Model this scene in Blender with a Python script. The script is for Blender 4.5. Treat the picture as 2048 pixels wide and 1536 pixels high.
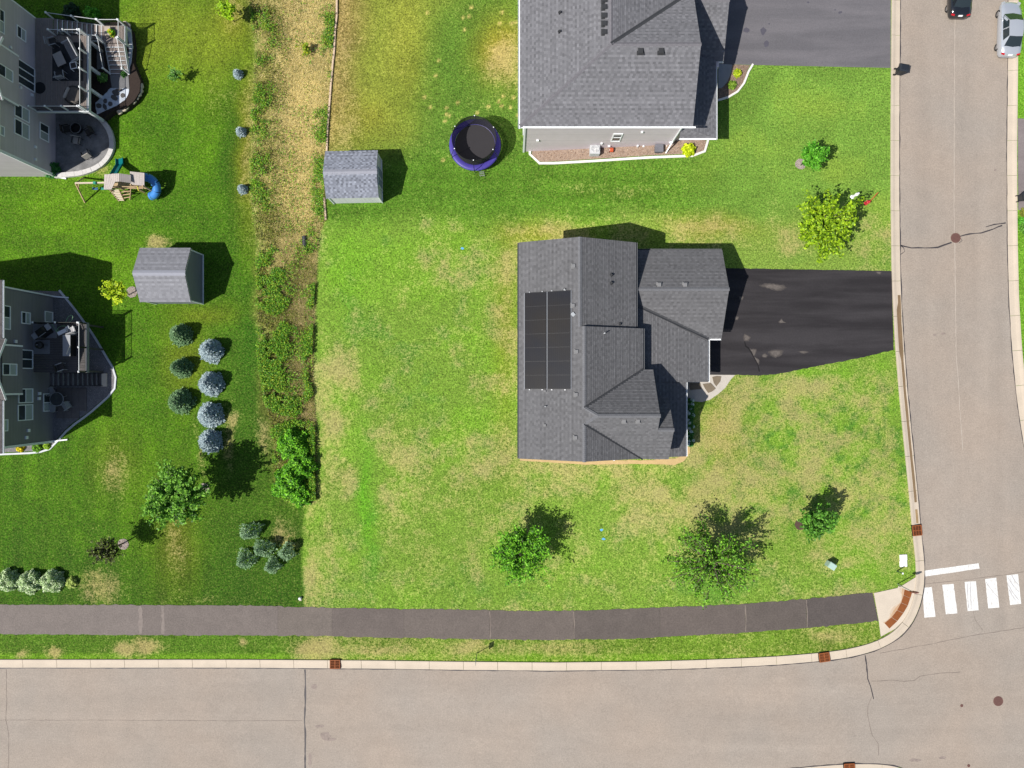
import bpy, bmesh, math, random
import numpy as np
from mathutils import Vector, Matrix
for o in list(bpy.data.objects): bpy.data.objects.remove(o)
random.seed(7); RNG = np.random.default_rng(11)
SC = bpy.context.scene; COL = SC.collection
R = math.radians
# ------------------------------------------------------------------ camera, sky, sun, exposure
HC = 59.4                       # drone height above the street
KT = 0.75/1024                  # tangent per photo pixel
cam_d = bpy.data.cameras.new('camera'); cam = bpy.data.objects.new('camera', cam_d); COL.objects.link(cam)
cam.location = (0, 0, HC); cam.rotation_euler = (0, 0, 0)
cam_d.sensor_fit = 'HORIZONTAL'; cam_d.angle = 2*math.atan(0.75); cam_d.clip_end = 4000; cam_d.clip_start = 1
SC.camera = cam
SUN_EL = R(51.4); SUN_DIR = R(29.3)   # shadows run 29 degrees up from the picture's right
w = bpy.data.worlds.new('World'); SC.world = w; w.use_nodes = True
nt = w.node_tree; bg = nt.nodes['Background']; sky = nt.nodes.new('ShaderNodeTexSky')
sky.sky_type = 'NISHITA'; sky.sun_disc = False; sky.sun_elevation = SUN_EL
# sun stands towards (-cos,-sin): bearing from +Y
sx, sy = -math.cos(SUN_DIR), -math.sin(SUN_DIR)
sky.sun_rotation = math.atan2(sx, sy)
nt.links.new(sky.outputs[0], bg.inputs[0]); bg.inputs[1].default_value = 0.064; sky.dust_density = 1.2; sky.ozone_density = 0.6
sl = bpy.data.lights.new('sun', 'SUN'); sl.energy = 4.2; sl.angle = R(0.53); sl.color = (1.0, 0.955, 0.88)
so = bpy.data.objects.new('sun', sl); COL.objects.link(so)
dv = Vector((-sx*math.cos(SUN_EL), -sy*math.cos(SUN_EL), -math.sin(SUN_EL)))
so.rotation_euler = dv.to_track_quat('-Z', 'Y').to_euler(); so.location = (-60, -40, 90)
SC.view_settings.view_transform = 'Standard'; SC.view_settings.look = 'None'
SC.view_settings.exposure = 0.60; SC.view_settings.gamma = 1.0
# ------------------------------------------------------------------ mapping between photo and place
def sstep(a, b, x):
    t = np.clip((x-a)/(b-a), 0, 1); return t*t*(3-2*t)
def zg(x, y):
    """ground height: the back gardens lie about two metres below the street"""
    x = np.asarray(x, float); y = np.asarray(y, float)
    lot = 0.55*np.clip((15.5-x)/15.5, 0, 1)+0.45*sstep(16.5, -1.0, x)
    road = sstep(36, -30, x)
    wgt = sstep(-25, -13, y)
    swale = 0.22*np.exp(-((x+19.2)/2.2)**2)*sstep(-14, -6, y)
    return -2.0*(wgt*lot+(1-wgt)*road) - swale
def P(u, v, z=0.0): return ((u-1024)*KT*(HC-z), (768-v)*KT*(HC-z), z)
def G(u, v, dz=0.0):
    z = -1.0
    for _ in range(7):
        x, y, _z = P(u, v, z); z = float(zg(x, y))
    return (x, y, z+dz)
def lin(c): c = c/255.0; return c/12.92 if c <= .04045 else ((c+.055)/1.055)**2.4
ALB = 1.60
def S(r, g, b, f=ALB): return (lin(r)/f, lin(g)/f, lin(b)/f)
# ------------------------------------------------------------------ materials
MATS = {}
def _nodes(name):
    m = bpy.data.materials.new(name); m.use_nodes = True; t = m.node_tree
    b = t.nodes['Principled BSDF']; return m, t, b
def N(t, typ, **kw):
    n = t.nodes.new(typ)
    for k, v in kw.items(): setattr(n, k, v)
    return n
def mathn(t, op, a, b=None, clamp=False):
    n = t.nodes.new('ShaderNodeMath'); n.operation = op; n.use_clamp = clamp
    for i, q in enumerate((a, b)):
        if q is None: continue
        if isinstance(q, (int, float)): n.inputs[i].default_value = q
        else: t.links.new(q, n.inputs[i])
    return n.outputs[0]
def noise(t, vec, scale, detail=4, rough=.6, dist=0):
    n = t.nodes.new('ShaderNodeTexNoise'); n.inputs['Scale'].default_value = scale
    n.inputs['Detail'].default_value = detail; n.inputs['Roughness'].default_value = rough
    n.inputs['Distortion'].default_value = dist
    if vec is not None: t.links.new(vec, n.inputs['Vector'])
    return n.outputs['Fac']
def ramp(t, fac, stops):
    r = t.nodes.new('ShaderNodeValToRGB'); e = r.color_ramp.elements
    while len(e) < len(stops): e.new(.5)
    for i, (p, c) in enumerate(stops):
        e[i].position = p; e[i].color = (c[0], c[1], c[2], 1) if not isinstance(c, (int, float)) else (c, c, c, 1)
    t.links.new(fac, r.inputs[0]); return r.outputs[0]
def mixc(t, fac, a, b, mode='MIX'):
    n = t.nodes.new('ShaderNodeMix'); n.data_type = 'RGBA'; n.blend_type = mode
    if isinstance(fac, (int, float)): n.inputs[0].default_value = fac
    else: t.links.new(fac, n.inputs[0])
    for i, q in ((6, a), (7, b)):
        if isinstance(q, tuple): n.inputs[i].default_value = (q[0], q[1], q[2], 1)
        else: t.links.new(q, n.inputs[i])
    return n.outputs[2]
def scalec(t, colr, fac):
    """colour times a grey value"""
    cb = t.nodes.new('ShaderNodeVectorMath'); cb.operation = 'SCALE'
    if isinstance(colr, tuple): cb.inputs[0].default_value = colr
    else: t.links.new(colr, cb.inputs[0])
    t.links.new(fac, cb.inputs['Scale']); return cb.outputs[0]
def pos(t): return t.nodes.new('ShaderNodeNewGeometry').outputs['Position']
def M(name, col, rough=.75, var=.12, scale=2.0, fine=0.0, fscale=30, bump=0.0, bscale=40, metal=0.0, spec=.35, attr=None, coat=0.0, bdist=.02):
    if name in MATS: return MATS[name]
    m, t, b = _nodes(name); p = pos(t)
    n1 = noise(t, p, scale, 5, .6)
    k = mathn(t, 'MULTIPLY_ADD', n1, 2*var*1.8); t.nodes[-1].inputs[2].default_value = 1-var*1.8
    if fine:
        n2 = noise(t, p, fscale, 3, .7)
        k2 = mathn(t, 'MULTIPLY_ADD', n2, 2*fine*1.8); t.nodes[-1].inputs[2].default_value = 1-fine*1.8
        k = mathn(t, 'MULTIPLY', k, k2)
    if attr:
        a = N(t, 'ShaderNodeAttribute', attribute_name=attr); src = a.outputs['Color']
    else: src = tuple(col)
    c = scalec(t, src, k)
    t.links.new(c, b.inputs['Base Color'])
    b.inputs['Roughness'].default_value = rough; b.inputs['Metallic'].default_value = metal
    b.inputs['Specular IOR Level'].default_value = spec; b.inputs['Coat Weight'].default_value = coat
    b.inputs['Coat Roughness'].default_value = .06
    if bump:
        bn = N(t, 'ShaderNodeBump'); bn.inputs['Strength'].default_value = bump; bn.inputs['Distance'].default_value = bdist
        t.links.new(noise(t, p, bscale, 3, .6), bn.inputs['Height']); t.links.new(bn.outputs[0], b.inputs['Normal'])
    MATS[name] = m; return m
def leaf_mat(name='leaf', transl=.3, rough=.55):
    if name in MATS: return MATS[name]
    m, t, b = _nodes(name); a = N(t, 'ShaderNodeAttribute', attribute_name='col')
    t.links.new(a.outputs['Color'], b.inputs['Base Color']); b.inputs['Roughness'].default_value = rough
    b.inputs['Specular IOR Level'].default_value = .3
    tr = N(t, 'ShaderNodeBsdfTranslucent'); mx = N(t, 'ShaderNodeMixShader'); mx.inputs[0].default_value = transl
    t.links.new(a.outputs['Color'], tr.inputs[0]); t.links.new(b.outputs[0], mx.inputs[1]); t.links.new(tr.outputs[0], mx.inputs[2])
    t.links.new(mx.outputs[0], t.nodes['Material Output'].inputs[0]); MATS[name] = m; return m
def siding(name, col, lap=.17, axis='Z', var=.05, strength=.5):
    """clapboard: lap lines as relief"""
    if name in MATS: return MATS[name]
    m, t, b = _nodes(name); p = pos(t)
    sp = N(t, 'ShaderNodeSeparateXYZ'); t.links.new(p, sp.inputs[0])
    q = mathn(t, 'DIVIDE', sp.outputs[axis], lap); fr = mathn(t, 'FRACT', q)
    n1 = noise(t, p, 1.3, 5, .6); k = mathn(t, 'MULTIPLY_ADD', n1, 4*var); t.nodes[-1].inputs[2].default_value = 1-2*var
    fl = mathn(t, 'FLOOR', q); wn = N(t, 'ShaderNodeTexWhiteNoise', noise_dimensions='1D'); t.links.new(fl, wn.inputs['W'])
    k2 = mathn(t, 'MULTIPLY_ADD', wn.outputs['Value'], .1); t.nodes[-1].inputs[2].default_value = .95
    k = mathn(t, 'MULTIPLY', k, k2)
    t.links.new(scalec(t, tuple(col), k), b.inputs['Base Color']); b.inputs['Roughness'].default_value = .6
    bn = N(t, 'ShaderNodeBump'); bn.inputs['Strength'].default_value = strength; bn.inputs['Distance'].default_value = .02; bn.invert = True
    t.links.new(fr, bn.inputs['Height']); t.links.new(bn.outputs[0], b.inputs['Normal'])
    MATS[name] = m; return m
# ------------------------------------------------------------------ mesh building
class MB:
    def __init__(s): s.v = []; s.f = []; s.c = None; s.sm = False
    def quad(s, a, b, c, d): return s.poly([a, b, c, d])
    def poly(s, pts):
        n = len(s.v); s.v += [tuple(p) for p in pts]; s.f.append(tuple(range(n, n+len(pts)))); return s
    def box(s, c, d, rz=0.0, taper=1.0, rx=0.0, ry=0.0):
        n = len(s.v); m = Matrix.Rotation(rz, 3, 'Z') @ Matrix.Rotation(ry, 3, 'Y') @ Matrix.Rotation(rx, 3, 'X')
        for zz in (-1, 1):
            k = taper if zz > 0 else 1
            for (xx, yy) in ((-1, -1), (1, -1), (1, 1), (-1, 1)):
                q = m @ Vector((xx*d[0]/2*k, yy*d[1]/2*k, zz*d[2]/2)); s.v.append((c[0]+q.x, c[1]+q.y, c[2]+q.z))
        for f in ((3, 2, 1, 0), (4, 5, 6, 7), (0, 1, 5, 4), (1, 2, 6, 5), (2, 3, 7, 6), (3, 0, 4, 7)): s.f.append(tuple(n+i for i in f))
        return s
    def bb(s, x0, x1, y0, y1, z0, z1): return s.box(((x0+x1)/2, (y0+y1)/2, (z0+z1)/2), (abs(x1-x0), abs(y1-y0), abs(z1-z0)))
    def bar(s, a, b, w, h=None, up=(0, 0, 1)):
        h = h or w; a = Vector(a); b = Vector(b); d = (b-a).normalized(); u = Vector(up)
        if abs(d.dot(u)) > .98: u = Vector((1, 0, 0))
        r = d.cross(u).normalized(); u = r.cross(d).normalized(); n = len(s.v)
        for q in (a, b):
            for (i, j) in ((-1, -1), (1, -1), (1, 1), (-1, 1)): s.v.append(tuple(q+r*(i*w/2)+u*(j*h/2)))
        for f in ((3, 2, 1, 0), (4, 5, 6, 7), (0, 1, 5, 4), (1, 2, 6, 5), (2, 3, 7, 6), (3, 0, 4, 7)): s.f.append(tuple(n+i for i in f))
        return s
    def prism(s, pts, z0, z1):
        n = len(s.v); k = len(pts)
        zz0 = z0 if callable(z0) else (lambda x, y: z0); zz1 = z1 if callable(z1) else (lambda x, y: z1)
        for p in pts: s.v.append((p[0], p[1], zz0(p[0], p[1])))
        for p in pts: s.v.append((p[0], p[1], zz1(p[0], p[1])))
        s.f.append(tuple(n+i for i in range(k))[::-1]); s.f.append(tuple(n+k+i for i in range(k)))
        for i in range(k): j = (i+1) % k; s.f.append((n+i, n+j, n+k+j, n+k+i))
        return s
    def tube(s, pts, r, n=8, caps=True):
        pts = [Vector(p) for p in pts]; rr = r if isinstance(r, (list, tuple)) else [r]*len(pts); b0 = len(s.v)
        for i, p in enumerate(pts):
            d = (pts[min(i+1, len(pts)-1)]-pts[max(i-1, 0)])
            d = d.normalized() if d.length > 1e-9 else Vector((0, 0, 1))
            u = Vector((0, 0, 1)) if abs(d.z) < .95 else Vector((1, 0, 0))
            a = d.cross(u).normalized(); b = a.cross(d).normalized()
            for j in range(n):
                t = 2*math.pi*j/n; s.v.append(tuple(p+(a*math.cos(t)+b*math.sin(t))*rr[i]))
        for i in range(len(pts)-1):
            for j in range(n):
                k = (j+1) % n; s.f.append((b0+i*n+j, b0+i*n+k, b0+(i+1)*n+k, b0+(i+1)*n+j))
        if caps:
            s.f.append(tuple(b0+j for j in range(n))[::-1]); e = b0+(len(pts)-1)*n; s.f.append(tuple(e+j for j in range(n)))
        return s
    def lathe(s, prof, c=(0, 0, 0), n=16, cap=True):
        b0 = len(s.v)
        for (r, z) in prof:
            for j in range(n):
                t = 2*math.pi*j/n; s.v.append((c[0]+r*math.cos(t), c[1]+r*math.sin(t), c[2]+z))
        for i in range(len(prof)-1):
            for j in range(n):
                k = (j+1) % n; s.f.append((b0+i*n+j, b0+i*n+k, b0+(i+1)*n+k, b0+(i+1)*n+j))
        if cap:
            if prof[0][0] > 1e-6: s.f.append(tuple(b0+j for j in range(n))[::-1])
            if prof[-1][0] > 1e-6: e = b0+(len(prof)-1)*n; s.f.append(tuple(e+j for j in range(n)))
        return s
    def loft(s, rings, close=False, caps=False):
        b0 = len(s.v); n = len(rings[0])
        for r in rings: s.v += [tuple(p) for p in r]
        m = n if close else n-1
        for i in range(len(rings)-1):
            for j in range(m):
                k = (j+1) % n; s.f.append((b0+i*n+j, b0+i*n+k, b0+(i+1)*n+k, b0+(i+1)*n+j))
        if caps:
            s.f.append(tuple(b0+j for j in range(n))[::-1]); e = b0+(len(rings)-1)*n; s.f.append(tuple(e+j for j in range(n)))
        return s
    def build(s, name, mat, parent=None, label=None, cat=None, group=None, kind=None, smooth=False, bevel=0):
        off = parent.get('_org', None) if parent is not None else None
        o3 = Vector(off) if off is not None else Vector((0, 0, 0))
        me = bpy.data.meshes.new(name); me.from_pydata([tuple(Vector(q)-o3) for q in s.v], [], s.f); me.update()
        if bevel:
            bm = bmesh.new(); bm.from_mesh(me); bmesh.ops.remove_doubles(bm, verts=bm.verts, dist=1e-4)
            bmesh.ops.bevel(bm, geom=bm.edges[:], offset=bevel, segments=2, affect='EDGES', clamp_overlap=True)
            bm.to_mesh(me); bm.free()
        bm = bmesh.new(); bm.from_mesh(me); bmesh.ops.recalc_face_normals(bm, faces=bm.faces); bm.to_mesh(me); bm.free()
        if smooth: me.polygons.foreach_set('use_smooth', [True]*len(me.polygons))
        me.materials.append(mat); return link(name, me, parent, label, cat, group, kind)
def link(name, me, parent=None, label=None, cat=None, group=None, kind=None):
    o = bpy.data.objects.new(name, me); COL.objects.link(o)
    if parent is not None:
        o.parent = parent
        if '_org' in parent: o['_org'] = parent['_org']
    if label: o['label'] = label
    if cat: o['category'] = cat
    if group: o['group'] = group
    if kind: o['kind'] = kind
    return o
def thing(name, label, cat, loc=(0, 0, 0), group=None):
    o = bpy.data.objects.new(name, None); COL.objects.link(o); o.location = loc; o.empty_display_size = .3
    o['label'] = label; o['category'] = cat; o['_org'] = [float(q) for q in loc]
    if group: o['group'] = group
    return o
def clone(root, loc, rz=0.0, scale=1.0, label=None, group=None):
    def cp(o, par):
        c = o.copy(); COL.objects.link(c)
        if par is not None: c.parent = par
        for ch in o.children: cp(ch, c)
        return c
    r = cp(root, None); r.location = loc; r.rotation_euler = (0, 0, rz); r.scale = (scale,)*3
    if label: r['label'] = label
    if group: r['group'] = group
    return r
def place(root, loc, rz=0.0, scale=1.0): root.location = loc; root.rotation_euler = (0, 0, rz); root.scale = (scale,)*3
def quads_obj(name, V, C, mat, parent=None, **kw):
    """many loose quads at once: V (n,k,3), C (n,3) colours"""
    V = np.asarray(V, np.float32); n, k = V.shape[:2]
    if parent is not None and '_org' in parent: V = V-np.array(list(parent['_org']), np.float32)
    me = bpy.data.meshes.new(name); me.vertices.add(n*k); me.vertices.foreach_set('co', V.reshape(-1))
    me.loops.add(n*k); me.loops.foreach_set('vertex_index', np.arange(n*k, dtype=np.int32))
    me.polygons.add(n); me.polygons.foreach_set('loop_start', np.arange(0, n*k, k, dtype=np.int32))
    me.polygons.foreach_set('loop_total', np.full(n, k, np.int32)); me.update(calc_edges=True)
    ca = me.color_attributes.new('col', 'FLOAT_COLOR', 'CORNER')
    cc = np.ones((n, k, 4), np.float32); cc[:, :, :3] = np.asarray(C, np.float32)[:, None, :]
    ca.data.foreach_set('color', cc.reshape(-1)); me.materials.append(mat)
    return link(name, me, parent, kw.get('label'), kw.get('cat'), kw.get('group'), kw.get('kind'))
def structure(o, kind='structure'): o['kind'] = kind; return o
def drape(name, poly, dz, mat, step=1.5, parent=None, label=None, cat=None, kind=None, group=None):
    """flat sheet following the ground; poly in world x,y"""
    bm = bmesh.new(); vs = [bm.verts.new((p[0], p[1], 0)) for p in poly]; bm.faces.new(vs)
    bmesh.ops.triangulate(bm, faces=bm.faces[:])
    xs = [p[0] for p in poly]; ys = [p[1] for p in poly]
    for ax, lo, hi in ((0, min(xs), max(xs)), (1, min(ys), max(ys))):
        q = math.ceil(lo/step)*step+.013
        while q < hi:
            nrm = (1, 0, 0) if ax == 0 else (0, 1, 0); co = (q, 0, 0) if ax == 0 else (0, q, 0)
            bmesh.ops.bisect_plane(bm, geom=bm.verts[:]+bm.edges[:]+bm.faces[:], plane_co=co, plane_no=nrm, dist=1e-5); q += step
    for v in bm.verts: v.co.z = float(zg(v.co.x, v.co.y))+dz
    if parent is not None and '_org' in parent:
        for v in bm.verts: v.co -= Vector(parent['_org'])
    bmesh.ops.recalc_face_normals(bm, faces=bm.faces)
    if sum(f.normal.z for f in bm.faces) < 0: bmesh.ops.reverse_faces(bm, faces=bm.faces)
    me = bpy.data.meshes.new(name); bm.to_mesh(me); bm.free(); me.materials.append(mat)
    me.polygons.foreach_set('use_smooth', [True]*len(me.polygons))
    return link(name, me, parent, label, cat, group, kind)
def GP(pts): return [G(u, v)[:2] for (u, v) in pts]
def rough(pts, amp=1.0, step=7, closed=False):
    """photo-pixel polyline with a slightly ragged edge"""
    out = []; n = len(pts)
    for i in range(n if closed else n-1):
        a = pts[i]; b = pts[(i+1) % n]; L = math.hypot(b[0]-a[0], b[1]-a[1]); m = max(1, int(L/step))
        nx, ny = -(b[1]-a[1])/max(L, 1e-6), (b[0]-a[0])/max(L, 1e-6)
        for j in range(m):
            t = j/m; q = random.gauss(0, amp*.6) if j else 0
            out.append((a[0]+(b[0]-a[0])*t+nx*q, a[1]+(b[1]-a[1])*t+ny*q))
    if not closed: out.append(pts[-1])
    return out
def ribbon(name, pts, wid, dz, mat, parent, jit=.25, **kw):
    """thin strip along photo-pixel points (sealed cracks, joints); wid in metres or list"""
    q = [Vector(G(u, v)) for (u, v) in rough(pts, .55, 9)]; mb = MB(); L = []; n = len(q)
    for i, p in enumerate(q):
        d = (q[min(i+1, n-1)]-q[max(i-1, 0)]); d.z = 0; d.normalize(); nn = Vector((-d.y, d.x, 0))
        wv = wid*(1+random.uniform(-jit, jit)); z = float(zg(p.x, p.y))+dz
        L.append(((p.x+nn.x*wv/2, p.y+nn.y*wv/2, z), (p.x-nn.x*wv/2, p.y-nn.y*wv/2, z)))
    for a, b in zip(L[:-1], L[1:]): mb.quad(a[0], a[1], b[1], b[0])
    return mb.build(name, mat, parent, **kw)
# ================================================================== GROUND
def lattice(x, y, cell, seed):
    r = np.random.default_rng(seed); n = 256; g = r.random((n, n))
    fx = x/cell; fy = y/cell; ix = np.floor(fx).astype(int); iy = np.floor(fy).astype(int); tx = fx-ix; ty = fy-iy
    tx = tx*tx*(3-2*tx); ty = ty*ty*(3-2*ty); ix %= n; iy %= n; jx = (ix+1) % n; jy = (iy+1) % n
    return (g[ix, iy]*(1-tx)+g[jx, iy]*tx)*(1-ty)+(g[ix, jy]*(1-tx)+g[jx, jy]*tx)*ty
def fbm(x, y, cell, seed, oct=4):
    a = 0; amp = .5; tot = 0
    for i in range(oct):
        a = a+amp*lattice(x+i*17.3, y-i*9.1, cell/2**i, seed+i); tot += amp; amp *= .55
    return a/tot
SW_L = ([-200, 0, 100, 250, 400, 480, 560, 700, 800, 870, 960, 1005, 1020], [490, 498, 512, 502, 502, 512, 514, 516, 530, 546, 548, 575, 600])
SW_R = ([-200, 0, 50, 150, 250, 300, 400, 440, 470, 600, 750, 850, 1000, 1020], [673, 671, 670, 664, 656, 653, 648, 650, 637, 630, 626, 632, 634, 628])
def ground_attr(x, y):
    z = zg(x, y); u = 1024+x/(KT*(HC-z)); v = 768-y/(KT*(HC-z))
    w1 = fbm(x, y, 3.2, 5)-.5; w2 = fbm(x, y, 3.2, 55)-.5
    uw = u+w1*34; vw = v+w2*34
    us = u+w1*9; vs = v+w2*9                       # lightly wavering coordinates for sharper borders
    n1 = fbm(x, y, 5.0, 101); n2 = fbm(x, y, 1.6, 202); n3 = fbm(x, y, 14.0, 303)
    col = np.zeros(x.shape+(3,)); dry = np.zeros(x.shape)
    def put(mask, c):
        col[...] = col*(1-mask[..., None])+np.array(c)*mask[..., None]
    def blob(u0, v0, ru, rv, p=2.0):
        d = ((uw-u0)/ru)**2+((vw-v0)/rv)**2; return np.exp(-d**(p/2)*.9)
    # ---- main lot
    put(np.ones_like(u), S(122, 160, 56)); put(sstep(.42, .68, n1), S(124, 172, 50)); put(sstep(.5, .75, n2)*.7, S(90, 148, 50)); put(sstep(.5, .75, n3)*.6, S(140, 168, 74)); put((sstep(.56, .66, fbm(x, y, .55, 909, 2))*sstep(1340, 1450, uw)*sstep(720, 800, vw)*(1-sstep(1020, 1100, vw)))*.7, S(72, 132, 42))
    d = .25+.45*(n1-.5)+1.0*(n2-.5)+.15*(n3-.5)
    d += .07*sstep(820, 1000, vw)*sstep(700, 1000, uw)*(1-.4*sstep(1060, 1180, vw)) + .12*sstep(1400, 1600, uw)*sstep(690, 760, vw)
    for (a, b, ru, rv, q) in ((690, 745, 40, 80, .55), (668, 840, 22, 70, .3), (785, 905, 42, 60, .45), (682, 965, 42, 34, .7), (965, 745, 34, 36, .4), (775, 1020, 40, 50, .3), (910, 985, 60, 50, .35), (850, 1090, 50, 50, .35),
                           (1150, 940, 150, 26, .5), (1300, 990, 110, 50, .35), (1380, 1010, 60, 50, .35), (1120, 990, 80, 40, .2), (1480, 960, 90, 60, .25), (1560, 790, 130, 40, .28), (1420, 870, 40, 60, .3), (1480, 830, 30, 70, .3), (620, 1120, 16, 110, .6), (655, 1090, 24, 90, .3), (1270, 1040, 30, 40, .3),
                           (1085, 465, 60, 24, .45), (1022, 640, 22, 170, .28), (1020, 500, 30, 60, .35), (1400, 455, 90, 26, .4), (1560, 480, 60, 40, .25), (860, 600, 26, 60, .15), (1020, 880, 26, 60, .35), (650, 900, 20, 90, .25), (1750, 800, 40, 120, .15), (1700, 1010, 60, 60, .12)):
        d += .55*q*blob(a, b, ru, rv)
    for (a, b, ru, rv, q) in ((700, 560, 40, 130, .3), (760, 480, 60, 50, .25), (740, 1010, 16, 110, .55), (850, 790, 60, 60, .18), (980, 730, 40, 18, .35), (1560, 525, 200, 16, .3), (880, 640, 40, 60, .1), (1440, 1180, 90, 30, .3), (1000, 1180, 120, 24, .2), (1600, 740, 200, 10, .2), (1700, 1150, 120, 20, .2), (1800, 850, 14, 150, .2)):
        d -= q*blob(a, b, ru, rv)
    dry[...] = np.clip(d, 0, .98)
    put(blob(1015, 660, 26, 200)*.6, S(140, 150, 45)); put(blob(1080, 470, 80, 26)*.6, S(165, 160, 50)); put(blob(1420, 450, 90, 30)*.6, S(160, 155, 55)); put(blob(1440, 860, 40, 70)*.5, S(150, 150, 55))
    put(blob(735, 1000, 16, 110)*.7, S(96, 172, 26)); put(blob(700, 540, 40, 120)*.5, S(112, 170, 40))
    # ---- north lot
    mN = 1-sstep(408, 462, vs+w1*50+np.interp(u, [600, 1040, 1300, 1500, 1800], [-8, 0, 12, -4, 6])); mN = mN*sstep(-6, 6, u-np.interp(v, *SW_R))
    nc = np.zeros_like(col); nd = np.zeros_like(dry)
    t1 = sstep(680, 765, uw+.14*v); t2 = sstep(745, 915, uw+w2*60+.30*(v-150))
    cA = np.array(S(160, 140, 78)); cB = np.array(S(142, 154, 58)); cC = np.array(S(92, 132, 44)); cD = np.array(S(120, 162, 62)); cE = np.array(S(88, 134, 36))
    nc = cA*(1-t1[..., None])+cB*t1[..., None]; nc = nc*(1-t2[..., None])+cC*t2[..., None]
    tE = sstep(260, 370, vw); nc = nc*(1-tE[..., None])+cE*tE[..., None]
    tD = sstep(1280, 1560, uw+w2*40); nc = nc*(1-tD[..., None])+cD*tD[..., None]
    f = 1+.5*(n2-.5)+.35*(n1-.5)-.07*np.sin((v+w2*10)/5.5)*tE*(1-.6*tD)
    nc = nc*f[..., None]
    nd = (1-t1)*.22*(1-tE)+.05+.25*(n1-.5)
    for (a, b, ru, rv, q) in ((1015, 105, 34, 40, .55), (1000, 140, 40, 34, .3), (1250, 380, 60, 14, .25), (1140, 372, 80, 10, .2), (690, 100, 30, 200, .2), (1600, 420, 90, 20, .2), (700, 270, 30, 60, .25)): nd += q*blob(a, b, ru, rv)
    yl = (blob(1005, 95, 44, 60)*.7+blob(815, 110, 34, 110)*.2+blob(735, 235, 60, 40)*.2)[..., None]; yl = np.clip(yl, 0, 1)
    nc = nc*(1-yl)+np.array(S(184, 164, 52))*yl
    yg = (sstep(.5, .75, n1)*tD*.5)[..., None]; nc = nc*(1-yg)+np.array(S(150, 178, 64))*yg
    col[...] = col*(1-mN[..., None])+nc*mN[..., None]; dry[...] = dry*(1-mN)+np.clip(nd, 0, .9)*mN
    for (a, b) in ((1465, 180), (1525, 170), (1550, 75), (1865, 125), (1480, 305), (1215, 620), (1185, 775), (1070, 995), (1130, 1100), (1295, 1105), (1410, 1050), (1295, 1170), (1325, 1185), (1280, 1240), (1610, 1155), (1725, 1090), (1860, 1085), (1950, 1100), (1980, 1000), (1790, 510), (1750, 640), (1840, 240), (1960, 240), (2000, 230), (1875, 985), (1830, 1040), (2025, 1180), (1100, 130), (1260, 1640)):
        pu, pv = 640+a/5.12, b/5.12; m_ = np.clip(1.6*np.exp(-(((u-pu)/2.4)**2+((v-pv)/2.6)**2)), 0, .75); put(m_, S(224, 204, 124))
    # ---- western lots
    edge = np.where(v < 1015, np.interp(v, *SW_L), 606+4*np.sin(v/31))
    mL = 1-sstep(-4, 5, us-edge)
    lc = np.ones_like(col)*np.array(S(80, 128, 16))
    def lput(m, c): lc[...] = lc*(1-m[..., None])+np.array(c)*m[..., None]
    lput(sstep(.35, .7, n1)*.8, S(98, 146, 20)); lput(sstep(.45, .75, n3)*.6, S(60, 108, 18)); lput(sstep(.5, .8, n2)*.35, S(100, 146, 28))
    lput(np.clip(blob(330, 60, 70, 90)+blob(440, 90, 60, 90)+blob(260, 120, 30, 50), 0, 1)*.75, S(136, 152, 42))
    lput(sstep(360, 480, uw)*sstep(560, 700, vw)*.65, S(58, 98, 26)); lput(blob(350, 1080, 40, 110)*.7, S(120, 120, 34)); lput(sstep(1020, 1200, vw)*.5, S(48, 92, 16)); lput(blob(470, 330, 24, 190)*.8, S(44, 92, 14)); lput(blob(500, 650, 22, 130)*.6, S(40, 100, 14)); lput(blob(230, 920, 50, 60)*.5, S(104, 122, 30))
    lput(np.clip(blob(496, 300, 20, 150)+blob(470, 30, 30, 50)+blob(370, 720, 40, 80)*.6+blob(420, 620, 60, 20)*.5, 0, 1)*.7, S(140, 138, 40))
    st = np.where(v > 850, np.sign(np.sin(u/7.6)), np.where(v > 340, np.sin(v/9.0+1), np.sin((u+v*.3)/10.0)))*sstep(460, 380, uw)
    lc = lc*((1+.07*st+.34*(n2-.5))*(.95-.10*sstep(820, 1000, v)))[..., None]
    ld = .0+.2*(n1-.5)
    for (a, b, ru, rv, q) in ((228, 942, 30, 46, .45), (314, 482, 20, 16, .95), (205, 1178, 46, 30, .5), (348, 1085, 26, 80, .36), (500, 300, 16, 150, .4), (470, 20, 26, 40, .5), (460, 880, 12, 60, .5), (398, 900, 7, 60, .45), (530, 870, 14, 50, .6), (570, 1068, 30, 26, .6), (455, 830, 30, 20, .4), (440, 200, 30, 40, .2), (205, 340, 20, 14, .5), (115, 1165, 90, 12, .1), (400, 1195, 80, 12, .2)): ld += q*blob(a, b, ru, rv)
    col[...] = col*(1-mL[..., None])+lc*mL[..., None]; dry[...] = dry*(1-mL)+np.clip(ld, 0, .95)*mL
    # ---- unmown strip between the lots
    a = sstep(-16, 22, uw+w2*26-np.interp(v, *SW_L)); b = 1-sstep(-4, 4, us-np.interp(v, *SW_R)); mW = a*b*(1-sstep(1000, 1015, vs))
    lo = np.interp(v, *SW_L); hi = np.interp(v, *SW_R); t = np.clip((uw-lo)/(hi-lo), 0, 1)
    wc = np.ones_like(col)*np.array(S(134, 134, 64)); q = (sstep(.22, .5, t+.25*(n2-.5))*(1-sstep(.75, .95, t))*(1-sstep(380, 620, v)))[..., None]
    wc = wc*(1-q)+np.array(S(220, 204, 138))*q
    q = (sstep(480, 620, v)*(1-.5*t))[..., None]; wc = wc*(1-q*.8)+np.array(S(124, 130, 60))*q*.8
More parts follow.
